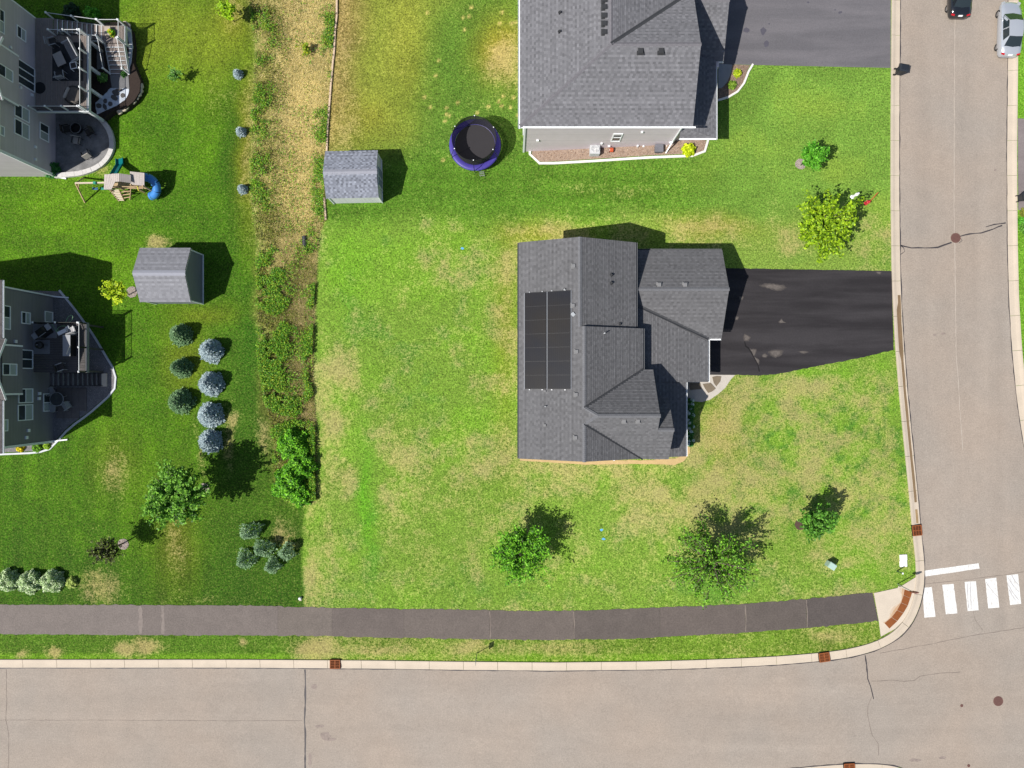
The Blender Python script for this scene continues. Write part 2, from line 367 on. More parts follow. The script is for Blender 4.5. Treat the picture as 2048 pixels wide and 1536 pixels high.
    q = (sstep(520, 640, v)*sstep(.5, .75, t))[..., None]; wc = wc*(1-q*.7)+np.array(S(172, 156, 112))*q*.7
    wc = wc*(1+1.5*(n2-.5))[..., None]
    col[...] = col*(1-mW[..., None])+wc*mW[..., None]; dry[...] = dry*(1-mW)+np.clip(.2+.5*(n2-.5)+.15*(1-sstep(350, 650, v)), 0, .7)*mW
    # ---- verge between path and kerb
    mV = sstep(1240, 1250, v)
    vc = np.ones_like(col)*np.array(S(80, 120, 28)); q = sstep(500, 800, uw)[..., None]; vc = vc*(1-q)+np.array(S(106, 142, 40))*q; vc = vc*(1+.7*(n2-.5))[..., None]
    q = (sstep(1303, 1312, v)*.6)[..., None]; vc = vc*(1-q)+np.array(S(120, 172, 34))*q
    vd = .08+.4*(n1-.5)+.2*sstep(560, 700, uw)
    for (a, b, ru, rv, q) in ((45, 1305, 16, 10, .7), (108, 1300, 16, 14, .9), (252, 1300, 16, 14, .9), (300, 1290, 26, 16, .8), (482, 1285, 9, 8, .8), (630, 1295, 46, 22, .7), (760, 1300, 60, 12, .3), (945, 1300, 40, 14, .35), (1100, 1298, 90, 12, .3), (1660, 1275, 50, 12, .35)): vd += q*blob(a, b, ru, rv)
    col[...] = col*(1-mV[..., None])+vc*mV[..., None]; dry[...] = dry*(1-mV)+np.clip(vd, 0, .95)*mV
    # across the street
    mE = sstep(2026, 2034, u)*(1-sstep(1100, 1150, v))
    col[...] = col*(1-mE[..., None])+(np.array(S(112, 168, 44))*(1+.5*(n2-.5))[..., None])*mE[..., None]; dry[...] = dry*(1-mE)+.12*mE
    return np.clip(col, .004, .6), dry
xs = np.arange(-47.6, 47.61, .17); ys = np.arange(-36.2, 36.21, .17)
g = np.cumsum(.4*1.35**np.arange(22))
g = g[g < 900]; g = np.append(g, 1200)
xs = np.concatenate([-47.6-g[::-1], xs, xs[-1]+g]); ys = np.concatenate([-36.2-g[::-1], ys, ys[-1]+g])
X, Y = np.meshgrid(xs, ys, indexing='ij'); Z = zg(X, Y)
gc, gd = ground_attr(X, Y)
nx_, ny_ = X.shape
me = bpy.data.meshes.new('ground'); me.vertices.add(nx_*ny_)
me.vertices.foreach_set('co', np.stack([X, Y, Z], -1).astype(np.float32).reshape(-1))
I = np.arange(nx_*ny_).reshape(nx_, ny_)
F = np.stack([I[:-1, :-1], I[1:, :-1], I[1:, 1:], I[:-1, 1:]], -1).reshape(-1, 4).astype(np.int32)
me.loops.add(F.size); me.loops.foreach_set('vertex_index', F.reshape(-1)); me.polygons.add(len(F))
me.polygons.foreach_set('loop_start', np.arange(0, F.size, 4, dtype=np.int32)); me.polygons.foreach_set('loop_total', np.full(len(F), 4, np.int32))
me.polygons.foreach_set('use_smooth', np.ones(len(F), bool)); me.update(calc_edges=True)
ca = me.color_attributes.new('gcol', 'FLOAT_COLOR', 'POINT'); q = np.ones((nx_*ny_, 4), np.float32); q[:, :3] = gc.reshape(-1, 3); q[:, 3] = 1; ca.data.foreach_set('color', q.reshape(-1))
fa = me.attributes.new('dry', 'FLOAT', 'POINT'); fa.data.foreach_set('value', gd.astype(np.float32).reshape(-1))
def ground_mat():
    m, t, b = _nodes('lawn'); p = pos(t)
    def lin2(x, k, c): o = mathn(t, 'MULTIPLY_ADD', x, k); t.nodes[-1].inputs[2].default_value = c; return o
    c = N(t, 'ShaderNodeAttribute', attribute_name='gcol').outputs['Color']; d = N(t, 'ShaderNodeAttribute', attribute_name='dry').outputs['Fac']
    n1 = noise(t, p, .9, 6, .7); n2 = noise(t, p, 3.2, 3, .75); n3 = noise(t, p, 7.6, 2, .9); n4 = noise(t, p, .7, 2, .5); n5 = noise(t, p, 6.0, 2, .9)
    a = mathn(t, 'ADD', mathn(t, 'ADD', mathn(t, 'MULTIPLY', n2, .40), mathn(t, 'MULTIPLY', n1, .22)), mathn(t, 'MULTIPLY', n3, .38))
    th = lin2(d, -.34, .665)                         # straw shows where the texture rises above a threshold that falls with dryness
    s = mathn(t, 'MULTIPLY', mathn(t, 'SUBTRACT', a, th), 6.0); s = mathn(t, 'ADD', s, .5, True); s = mathn(t, 'MULTIPLY', s, .58)
    straw = mixc(t, n4, S(220, 196, 128), S(208, 180, 136))
    k3 = lin2(n3, 3.6, -.80); k2 = lin2(n2, 1.5, .25); kk = mathn(t, 'MAXIMUM', mathn(t, 'MULTIPLY', k3, k2), .25)
    g1 = scalec(t, c, kk)
    yel = ramp(t, n5, [(.50, 0.0), (.66, .55)]); g1 = mixc(t, yel, g1, scalec(t, mixc(t, .45, c, S(170, 180, 90)), lin2(n3, 1.2, .55)))
    s1 = scalec(t, straw, lin2(n3, 2.2, -.12))
    out = mixc(t, s, g1, s1)
    t.links.new(out, b.inputs['Base Color']); b.inputs['Roughness'].default_value = .9; b.inputs['Specular IOR Level'].default_value = .12
    bn = N(t, 'ShaderNodeBump'); bn.inputs['Strength'].default_value = .6; bn.inputs['Distance'].default_value = .08
    t.links.new(mathn(t, 'ADD', n3, n2), bn.inputs['Height']); t.links.new(bn.outputs[0], b.inputs['Normal'])
    return m
me.materials.append(ground_mat())
ground = structure(link('ground', me))
# ================================================================== ROAD, KERBS, PATHS
def road_mat():
    m, t, b = _nodes('asphalt_aged'); p = pos(t)
    n0 = noise(t, p, .12, 3, .5); n1 = noise(t, p, .7, 5, .6); n3 = noise(t, p, 8.5, 3, .9); n5 = noise(t, p, 2.6, 6, .7)
    sp = N(t, 'ShaderNodeSeparateXYZ'); t.links.new(p, sp.inputs[0])
    c = mixc(t, ramp(t, n0, [(.35, 0.0), (.65, 1.0)]), S(180, 166, 153), S(174, 164, 154))
    k = mathn(t, 'MULTIPLY_ADD', n1, .24); t.nodes[-1].inputs[2].default_value = .88
    k3 = mathn(t, 'MULTIPLY_ADD', n3, .95); t.nodes[-1].inputs[2].default_value = .525
    k5 = mathn(t, 'MULTIPLY_ADD', n5, .12); t.nodes[-1].inputs[2].default_value = .94
    c = scalec(t, c, mathn(t, 'MULTIPLY', mathn(t, 'MULTIPLY', k, k3), k5))
    mp1 = N(t, 'ShaderNodeMapping'); mp1.inputs['Scale'].default_value = (.03, .55, 1); t.links.new(p, mp1.inputs[0]); mp2 = N(t, 'ShaderNodeMapping'); mp2.inputs['Scale'].default_value = (.55, .03, 1); t.links.new(p, mp2.inputs[0])
    la = noise(t, mp1.outputs[0], 1.0, 4, .6); lb = noise(t, mp2.outputs[0], 1.0, 4, .6); side = mathn(t, 'GREATER_THAN', sp.outputs['Y'], -21.5)
    lane = mathn(t, 'ADD', mathn(t, 'MULTIPLY', la, mathn(t, 'SUBTRACT', 1.0, side)), mathn(t, 'MULTIPLY', lb, side)); lk = mathn(t, 'MULTIPLY_ADD', lane, .30); t.nodes[-1].inputs[2].default_value = .85
    c = scalec(t, c, lk)
    st = ramp(t, noise(t, p, .55, 6, .75, .6), [(.64, 0.0), (.76, .35)]); c = mixc(t, st, c, S(150, 140, 131))
    t.links.new(c, b.inputs['Base Color']); b.inputs['Roughness'].default_value = .88; b.inputs['Specular IOR Level'].default_value = .2
    bn = N(t, 'ShaderNodeBump'); bn.inputs['Strength'].default_value = .35; bn.inputs['Distance'].default_value = .01
    t.links.new(n3, bn.inputs['Height']); t.links.new(bn.outputs[0], b.inputs['Normal']); return m
KW = [(1800, -700), (1800, -150), (1800, 0), (1799, 120), (1798, 250), (1798, 400), (1800, 545), (1803, 620), (1807, 690), (1815, 790), (1825, 890), (1835, 990), (1841, 1060), (1847, 1110), (1849, 1145), (1847, 1180), (1840, 1213), (1826, 1244), (1803, 1272), (1772, 1292), (1735, 1306), (1690, 1316), (1640, 1322), (1570, 1328), (1500, 1332), (1400, 1336), (1300, 1339), (1200, 1340), (1100, 1341), (1000, 1340), (900, 1339), (760, 1337), (620, 1336), (450, 1335), (300, 1335), (150, 1335), (0, 1335), (-150, 1335), (-700, 1335)]
KS = [(-700, 1549), (-150, 1549), (400, 1550), (1000, 1551), (1400, 1547), (1560, 1540), (1640, 1532), (1700, 1528), (1760, 1528), (1800, 1534), (1836, 1552), (1862, 1580), (1876, 1620), (1882, 1700)]
KE = [(2018, -700), (2018, -150), (2016, 120), (2014, 300), (2015, 480), (2018, 600), (2024, 700), (2034, 800), (2049, 900), (2070, 960), (2110, 1010), (2180, 1050), (2300, 1070)]
road = structure(drape('road', GP(KW+KS+[(1884, 1820), (2120, 1820), (2135, 1640), (2300, 1560)]+KE[::-1]), .02, road_mat(), 2.0))
m_conc = M('kerb_concrete', S(222, 207, 188), .85, .09, .6, .10, 14, .2, 30)
m_conc2 = M('ramp_concrete', S(228, 214, 196), .85, .09, .5, .08, 14, .2, 30)
m_seal = M('crack_sealant', S(74, 70, 74), .6, .2, 3, .15, 20)
m_crack = M('fine_crack', S(138, 126, 118), .9, .2, 3)
def paint_mat():
    m, t, b = _nodes('road_paint'); p = pos(t); sc = N(t, 'ShaderNodeMapping'); sc.inputs['Scale'].default_value = (2.2, .7, 1); sc.inputs['Rotation'].default_value = (0, 0, .12); t.links.new(p, sc.inputs[0])
    n = noise(t, sc.outputs[0], 5.0, 6, .75, .3); k = ramp(t, n, [(.46, 0.0), (.66, .7)]); c = mixc(t, k, (.64, .64, .63), S(190, 183, 176)); t.links.new(c, b.inputs['Base Color']); b.inputs['Roughness'].default_value = .7; return m
m_white = paint_mat()
def offset_line(w, d):
    out = []
    for i, p in enumerate(w):
        a = w[max(i-1, 0)]; b = w[min(i+1, len(w)-1)]; dx, dy = b[0]-a[0], b[1]-a[1]; L = math.hypot(dx, dy)
        out.append((p[0]-dy/L*d, p[1]+dx/L*d))
    return out
def resample(w, step):
    out = [w[0]]; 
    for a, b in zip(w[:-1], w[1:]):
        L = math.hypot(b[0]-a[0], b[1]-a[1]); n = max(1, int(round(L/step)))
        for j in range(1, n+1): out.append((a[0]+(b[0]-a[0])*j/n, a[1]+(b[1]-a[1])*j/n))
    return out
def smooth_line(w, it=2):
    for _ in range(it):
        w = [w[0]]+[((w[i-1][0]+2*w[i][0]+w[i+1][0])/4, (w[i-1][1]+2*w[i][1]+w[i+1][1])/4) for i in range(1, len(w)-1)]+[w[-1]]
    return w
def kerb(name, pts, width, seglen=3.05, gaps=(), phase=0.0):
    root = structure(bpy.data.objects.new(name, None)); COL.objects.link(root); root['_org'] = [0., 0., 0.]
    w = smooth_line(resample(GP(pts), .6)); out = offset_line(w, width); n = len(w)
    acc = [0.0]
    for a, b in zip(w[:-1], w[1:]): acc.append(acc[-1]+math.hypot(b[0]-a[0], b[1]-a[1]))
    prof = [(-.035, -.2), (0, .03), (.30, .036), (.52, .050), (.68, .080), (.84, .105), (1.0, .11), (1.03, -.2)]
    def at(s):
        i = min(max(int(np.searchsorted(acc, s))-1, 0), n-2); t = (s-acc[i])/(acc[i+1]-acc[i])
        return [(q[i][0]+(q[i+1][0]-q[i][0])*t, q[i][1]+(q[i+1][1]-q[i][1])*t) for q in (w, out)]
    s = phase
    while s < acc[-1]-.3:
        e = min(s+seglen, acc[-1]); mid = (s+e)/2; rings = []
        for j in range(6):
            q = s+.014+(e-s-.028)*j/5; a, b = at(q); zz = float(zg(a[0], a[1]))
            rings.append([(a[0]+(b[0]-a[0])*t, a[1]+(b[1]-a[1])*t, zz+h) for (t, h) in prof])
        mb = MB(); mb.loft(rings, close=True, caps=True); mb.build('kerb_segment', m_conc, root); s = e
    return root, w, out
kerb_w, kw_in, kw_out = kerb('kerb_west', KW, -.74)
kerb_s, ks_in, ks_out = kerb('kerb_south', KS, -.74)
kerb_e, ke_in, ke_out = kerb('kerb_east', KE, .80)
def wribbon(name, line, wid, dz, mat, parent, jit=.6):
    mb = MB(); L = []
    for i, p in enumerate(line):
        a = line[max(i-1, 0)]; b = line[min(i+1, len(line)-1)]; dx, dy = b[0]-a[0], b[1]-a[1]; l = math.hypot(dx, dy); wv = wid*(1+random.uniform(-jit, jit)); c = random.uniform(-.02, .02)
        z = float(zg(*p))+dz; nx, ny = -dy/l, dx/l
        L.append(((p[0]+nx*(wv/2+c), p[1]+ny*(wv/2+c), z), (p[0]-nx*(wv/2-c), p[1]-ny*(wv/2-c), z)))
    for a, b in zip(L[:-1], L[1:]): mb.quad(a[0], a[1], b[1], b[0])
    return mb.build(name, mat, parent)
road['_org'] = [0., 0., 0.]
wribbon('joint_seal', [p for p in offset_line(kw_in, .045)], .075, .027, m_seal, road)
wribbon('joint_seal', [p for p in offset_line(ke_in, -.045)], .06, .027, m_seal, road)
wribbon('joint_seal', [p for p in offset_line(ks_in, .05)], .09, .027, m_seal, road)
for pts, wd, mt in (([(1801, 491), (1823, 496), (1849, 496), (1875, 495), (1888, 490), (1903, 485)], .11, m_seal), ([(1919, 473), (1939, 468), (1962, 466), (1978, 461), (2004, 451)], .09, m_seal), ([(1971, 454), (1988, 449), (2011, 446)], .10, m_seal), ([(1801, 491), (1807, 496), (1809, 503), (1801, 509)], .06, m_seal), ([(1920, 476), (1924, 481), (1918, 486)], .04, m_seal),
                ([(610, 1339), (611, 1400), (609, 1440), (611, 1470), (610, 1545)], .13, m_seal), ([(1730, 1310), (1733, 1330), (1735, 1357), (1741, 1373), (1747, 1398)], .10, m_seal), ([(1745, 1390), (1736, 1410), (1735, 1430), (1740, 1455), (1744, 1470), (1756, 1487), (1757, 1510)], .035, m_crack), ([(1742, 1362), (1790, 1360), (1800, 1362), (1828, 1361), (1840, 1352), (1880, 1346), (1920, 1344)], .035, m_crack),
                ([(13, 1338), (14, 1400), (12, 1440), (18, 1470), (17, 1545)], .035, m_crack), ([(0, 1440), (200, 1440), (400, 1441), (604, 1441)], .03, m_crack), ([(1760, 1306), (1850, 1290), (1950, 1270), (2048, 1255)], .035, m_crack), ([(1946, 1222), (1950, 1240), (1965, 1260)], .03, m_crack), ([(1850, 1168), (1950, 1157), (2060, 1142)], .03, m_crack), ([(1910, 0), (1908, 200), (1908, 420), (1912, 700), (1925, 900)], .06, M('pale_road_seam', S(198, 186, 174), .9, .1, 3))):
    ribbon('crack_seal', pts, wd, .026, mt, road, .5)
def dark_patch(cu, cv, ru, rv, mt, name='tar_stain', par=road, dz=.0245):
    pts = [(cu+ru*(.6+.5*random.random())*math.cos(a), cv+rv*(.6+.5*random.random())*math.sin(a)) for a in np.linspace(0, 2*math.pi, 13)[:-1]]
    return drape(name, GP(pts), dz, mt, 3, par)
m_stain = M('tar_stain', S(160, 146, 138), .85, .25, 4, .2, 14)
for a in ((651, 1472, 12, 9), (640, 1452, 10, 4), (660, 1478, 14, 4), (628, 1373, 8, 6), (620, 1520, 4, 16), (1886, 667, 5, 3), (1869, 670, 3, 3), (1990, 340, 3, 3), (1885, 1515, 8, 4), (1830, 1520, 14, 4)): dark_patch(*a, m_stain)
# road markings
O5 = lambda x, y: (1640+x/5.02, 1040+y/5.02)
bars = [[(1028, 680), (1120, 672), (1158, 970), (1045, 980)], [(1226, 650), (1340, 640), (1377, 936), (1262, 946)], [(1449, 620), (1563, 612), (1592, 905), (1480, 914)], [(1656, 592), (1768, 578), (1798, 878), (1687, 886)], [(1870, 555), (1986, 542), (2018, 840), (1906, 853)], [(2085, 520), (2200, 507), (2232, 805), (2120, 818)]]
for bq in bars: drape('crosswalk_bar', GP(rough([O5(*p) for p in bq], .25, 5, True)), .026, m_white, 3, road)
drape('stop_line', GP(rough([O5(*p) for p in ((1045, 508), (1590, 433), (1600, 487), (1045, 568))], .3, 6, True)), .026, m_white, 3, road)
m_tyre = M('tyre_scuff', S(190, 188, 192), .8, .2, 5)
for (a, b) in (((1880, 640), (1990, 800)), ((1880, 575), (1995, 720)), ((1900, 700), (1960, 800)), ((1665, 620), (1780, 770)), ((1920, 552), (1998, 660)), ((1480, 640), (1490, 880)), ((1510, 630), (1520, 890))):
    ribbon('tyre_scuff', [O5(*a), O5((a[0]+b[0])/2-4, (a[1]+b[1])/2+4), O5(*b)], .045, .0285, m_tyre, road, .6)
# corner ramp with tactile strip
ramp_c = structure(drape('corner_ramp', GP([(1747, 1186), (1797, 1175), (1831, 1154), (1836, 1160), (1832, 1190), (1824, 1214), (1811, 1236), (1790, 1257), (1761, 1273), (1757, 1242)]), .05, m_conc2, 1.5)); ramp_c['_org'] = [0., 0., 0.]
m_rust = M('tactile_iron', S(150, 86, 40), .8, .15, 3, .25, 18, .4, 30); m_ruststain = M('rust_stain', S(226, 190, 130), .85, .12, 2, .1, 12)
arc = [(1808, 1178), (1806, 1190), (1801, 1205), (1793, 1220), (1782, 1234), (1768, 1246)]; arc2 = [(1824, 1184), (1820, 1196), (1815, 1211), (1806, 1226), (1794, 1242), (1778, 1257)]
def rust_strip():
    V, C = [], []; c0 = np.array(S(196, 138, 70)); c1 = np.array(S(228, 214, 196))
    for i in range(5):
        for a, b, k0, in ((0, .35, 0), (.35, .7, 1), (.7, 1.0, 2)):
            for h in range(3):
                t0, t1 = h/3, (h+1)/3; q = []
                for (t_, d_) in ((t0, a), (t1, a), (t1, b), (t0, b)):
                    pu = arc[i][0]+(arc[i+1][0]-arc[i][0])*t_; pv = arc[i][1]+(arc[i+1][1]-arc[i][1])*t_; L_ = 15*(.55+.45*math.sin((i+t_)*2.2+1)); x_, y_, z_ = G(pu-d_*L_*.85, pv-d_*L_*.45); q.append((x_, y_, z_+.054))
                V.append(q); f_ = min(1, (a+b)/2+random.uniform(-.08, .1)+.25); C.append(c0*(1-f_)+c1*f_)
    quads_obj('rust_stain', np.array(V), np.array(C), M('rust_stain_attr', (1, 1, 1), .85, .1, 3, attr='col'), ramp_c)
rust_strip()
for i in range(5): 
    qd = [arc[i], arc2[i], arc2[i+1], arc[i+1]]; cu = sum(p[0] for p in qd)/4; cv = sum(p[1] for p in qd)/4
    drape('tactile_plate', GP([(cu+(p[0]-cu)*.97, cv+(p[1]-cv)*.97) for p in qd]), .062, m_rust, 3, ramp_c)
# footpath along the south street
trail = structure(bpy.data.objects.new('footpath', None)); COL.objects.link(trail); trail['_org'] = [0., 0., 0.]
TU = ([-700, 0, 300, 550, 640, 900, 1060, 1200, 1480, 1600, 1745], [1209, 1209, 1210, 1212, 1215, 1219, 1222, 1220, 1208, 1199, 1185.5]); TL = ([-700, 0, 300, 600, 880, 1060, 1250, 1490, 1600, 1757], [1268, 1268, 1270, 1271, 1277, 1280, 1278, 1265, 1257, 1242])
br = [-700, 280, 556, 664, 808, 979, 1147, 1320, 1490, 1613, 1757]; tones = [(136, 126, 121), (130, 120, 115), (128, 118, 111), (117, 107, 102), (121, 111, 105), (118, 108, 102), (108, 99, 94), (112, 102, 97), (107, 98, 93), (99, 91, 88)]
for i in range(len(br)-1):
    a, b = br[i]+.12, br[i+1]-.12; uu = np.linspace(a, b, max(3, int((b-a)/6)))
    top = [(u if i < 9 else a+(u-a)*(1745-a)/(1757-a), np.interp(u, *TU)+random.gauss(0, .7)) for u in uu]; bot = [(u, np.interp(u, *TL)+random.gauss(0, .7)) for u in uu[::-1]]
    drape('asphalt_panel', GP(top+bot), .022, M('path_asphalt_%d' % i, S(*tones[i], 1.72), .85, .12, .9, .30, 8.5, .3, 28), 1.5, trail)
m_lt = M('pale_seam', S(148, 135, 126), .9, .2, 4)
for u in (979, 1147, 1490, 1613, 280, 325): ribbon('path_seam', [(u, np.interp(u, *TU)+2), (u+2, (np.interp(u, *TU)+np.interp(u, *TL))/2), (u+1, np.interp(u, *TL)-2)], .07 if u > 900 else .30, .027, m_lt if u > 900 else M('sand_wash', S(148, 137, 131), .9, .2, 4), trail, .5)
# driveways
def drive_mat(name, c1, c2, k=.12):
    m, t, b = _nodes(name); p = pos(t)
    sc = N(t, 'ShaderNodeMapping'); sc.inputs['Scale'].default_value = (.10, .9, 1); t.links.new(p, sc.inputs[0])
    n0 = noise(t, sc.outputs[0], 1.0, 4, .55, .4); n3 = noise(t, p, 8.5, 3, .85); n1 = noise(t, p, .8, 5, .6)
    c = mixc(t, ramp(t, n0, [(.38, 0.0), (.62, 1.0)]), c1, c2)
    kk = mathn(t, 'MULTIPLY', mathn(t, 'MULTIPLY_ADD', n3, .7), 1.0); t.nodes[-2].inputs[2].default_value = .65
    k1 = mathn(t, 'MULTIPLY_ADD', n1, 2*k); t.nodes[-1].inputs[2].default_value = 1-k
    t.links.new(scalec(t, c, mathn(t, 'MULTIPLY', kk, k1)), b.inputs['Base Color']); b.inputs['Roughness'].default_value = .72; b.inputs['Specular IOR Level'].default_value = .25
    bn = N(t, 'ShaderNodeBump'); bn.inputs['Strength'].default_value = .3; bn.inputs['Distance'].default_value = .01; t.links.new(n3, bn.inputs['Height']); t.links.new(bn.outputs[0], b.inputs['Normal']); return m
drv = structure(drape('driveway_dark', GP([(1415, 535), (1440, 536)]+rough([(1440, 536), (1600, 539), (1782, 542)], .5, 6)+[(1783, 543), (1787, 699)]+rough([(1787, 700), (1740, 711), (1690, 722), (1640, 731), (1600, 739), (1555, 748), (1520, 751), (1470, 750), (1415, 749)], .8, 6)), .022, drive_mat('fresh_sealcoat', S(66, 63, 66), S(48, 45, 48)), 1.5)); drv['_org'] = [0., 0., 0.]
m_wear = M('worn_sealcoat', S(110, 103, 99), .85, .25, 3, .3, 14)
D5 = lambda x, y: (1440+x/5.12, 500+y/5.12)
for poly in ([(418, 365), (480, 345), (560, 352), (640, 362), (665, 385), (620, 410), (580, 415), (500, 392), (440, 378)], [(250, 860), (290, 880), (310, 895), (290, 930), (250, 930), (242, 885)], [(300, 1015), (370, 1020), (365, 1050), (345, 1090), (335, 1070)], [(430, 1075), (460, 1060), (485, 1080), (470, 1100), (435, 1095)], [(500, 1040), (560, 1025), (640, 1030), (625, 1070), (570, 1100), (520, 1075)], [(600, 735), (630, 705), (650, 735), (675, 742), (610, 748)], [(800, 1040), (850, 1035), (905, 1045), (850, 1060)], [(195, 475), (240, 480), (225, 510), (200, 508)], [(1590, 222), (1650, 226), (1640, 250), (1610, 240)], [(150, 680), (190, 685), (180, 715), (150, 712)], [(345, 1085), (400, 1130), (395, 1170), (370, 1130)]):
    q5 = [D5(*p) for p in poly]; cu = sum(p[0] for p in q5)/len(q5); cv = sum(p[1] for p in q5)/len(q5)
    for k5, (sc5, mt5) in enumerate(((1.18, M('worn_sealcoat_a', S(78, 73, 72), .85, .25, 3, .3, 14)), (1.0, M('worn_sealcoat_b', S(92, 86, 83), .85, .25, 3, .3, 14)), (.72, m_wear))):
        drape('worn_patch', GP(rough([(cu+(p[0]-cu)*sc5, cv+(p[1]-cv)*sc5) for p in q5], .8, 3, True)), .0255+.0008*k5, mt5, 3, drv)
ribbon('settlement_crack', [D5(250, 935), D5(262, 985), D5(290, 1005), D5(340, 1090), D5(385, 1170), D5(402, 1245)], .10, .0285, M('deep_crack', (.006, .006, .007), .9), drv, .5)
dc = structure(drape('driveway_grey', GP([(1405, -170), (1405, 127), (1436, 128), (1500, 130), (1640, 133), (1781, 136), (1782, -170)]), .022, drive_mat('worn_driveway', S(126, 123, 128), S(113, 111, 116), .08), 1.5)); dc['_org'] = [0., 0., 0.]
m_oil = M('oil_mark', S(94, 92, 104), .8, .1, 5)
for a in ((1526, 62, 7, 9), (1533, 88, 6, 8), (1492, 60, 7, 6), (1616, 5, 3, 2), (1680, 25, 4, 3), (1538, 48, 2, 2), (1670, 20, 2, 2)): dark_patch(*a, m_oil, 'oil_mark', dc, .0265)
de = structure(drape('driveway_east', GP([(2035, 237), (2110, 240), (2140, 340), (2110, 422), (2036, 420)]), .022, drive_mat('east_driveway', S(150, 140, 140), S(140, 130, 130), .1), 2))
# wet gutter
m_wet = M('wet_gutter', S(148, 124, 94), .35, .14, .8, .1, 10, spec=.5); m_wet2 = M('silt_gutter', S(176, 148, 108), .6, .14, 1, .1, 10)
def band(name, l0, v0, v1, mt, dz):
    """part of the kerb's pan between two fractions of its width"""
    zs = lambda f: .03+.006*f/.3 if f < .3 else .036+.014*(f-.3)/.22 if f < .52 else .050+.030*(f-.52)/.16
    mb = MB(); L = []
    for i, (a, b) in enumerate(zip(kw_in, kw_out)):
        z = float(zg(*a)); v = 768-a[1]/(KT*(HC-z))
        if v0 <= v <= v1 and a[0] > 30:
            lo, hi = l0(v); lo += random.uniform(-.02, .02); L.append([(a[0]+(b[0]-a[0])*f, a[1]+(b[1]-a[1])*f, z+zs(f)+dz) for f in (lo, (lo+hi)/2, hi)])
    for p, q in zip(L[:-1], L[1:]): mb.quad(p[0], p[1], q[1], q[0]); mb.quad(p[1], p[2], q[2], q[1])
    return mb.build(name, mt, kerb_w)
band('wet_gutter', lambda v: (.06, .42) if v < 608 else ((.10, .62) if v < 712 else (.16, .46)), 583, 1010, m_wet, .006)
band('silt_gutter', lambda v: (.18, .46), 1006, 1052, m_wet2, .006)
# storm drains
m_iron = M('rusty_iron', S(168, 96, 52), .75, .25, 6, .2, 30, .3, 40); m_pit_shade = M('pit_shade_block', (.012, .009, .008), .95)
def grate(u, v, ang, label):
    c = G(u, v); t = thing('storm_drain', label, 'storm drain', (c[0], c[1], c[2]))
    L, W = .86, .74; ca, sa = math.cos(ang), math.sin(ang)
    def T(a, b, z): return (c[0]+a*ca-b*sa, c[1]+a*sa+b*ca, c[2]+z)
    MB().box((c[0], c[1], c[2]+.08), (L+.1, W+.06, .13), ang).build('pit_shade_block', m_pit_shade, t)  # solid block; the shade inside the drain is put into its near-black colour
    fr = MB()
    for a in (-1, 0, 1): fr.bar(T(a*L/2, -W/2, .185), T(a*L/2, W/2, .185), .06, .05)
    for b in (-1, 1): fr.bar(T(-L/2, b*W/2, .186), T(L/2, b*W/2, .186), .06, .05)
    fr.build('frame', m_iron, t)
    for i in range(1, 12):
        if i == 6: continue
        x = -L/2+L*i/12; MB().bar(T(x, -W/2+.02, .18), T(x, W/2-.02, .18), .020, .04).build('bar', m_iron, t)
    for k in (-.12, .12): MB().bar(T(-L/2, k, .176), T(L/2, k, .176), .03, .03).build('cross_bar', m_iron, t)
grate(671, 1327, 0.0, 'rusty storm drain in the kerb just east of the long straight sealed road crack')
grate(1647, 1313, R(8), 'rusty storm drain in the kerb below the brown tactile strip of the corner ramp')
grate(1832, 1060, R(96), 'rusty storm drain at the end of the wet gutter above the stop line')
grate(1697, 1534, R(3), 'rusty storm drain in the far kerb across the street from the footpath')
def lid(u, v, r, label, cat='manhole cover', name='manhole_cover'):
    c = G(u, v); t = thing(name, label, cat, c); a = M('lid_iron', S(124, 92, 84), .7, .12, 4, .15, 25, .4, 30)
    MB().lathe([(r*1.08, -.03), (r*1.08, .034), (r*.97, .036)], c, 24).build('ring', a, t)
    MB().lathe([(r*.94, .0), (r*.94, .041)], c, 24).build('lid', M('lid_iron_b', S(116, 82, 76), .7, .12, 5, .2, 20, .5, 25), t)
    if r > .3:
        for k in range(-3, 4):
            h = math.sqrt(max(0, (r*.85)**2-(k*r*.25)**2)); MB().bar((c[0]-h, c[1]+k*r*.25, c[2]+.043), (c[0]+h, c[1]+k*r*.25, c[2]+.043), .03, .012).build('rib', a, t)
lid(1911, 476, .40, 'round brown manhole cover in the middle of the sealed crack across the side street')
lid(1996, 1402, .40, 'round brown manhole cover in the open junction away from any sealed crack')
lid(1923, 1411, .12, 'small round valve cover beside the junction manhole cover', 'valve cover', 'valve_cover')
lid(1937, 1531, .12, 'small round valve cover near the far kerb, south of the junction manhole', 'valve cover', 'valve_cover')
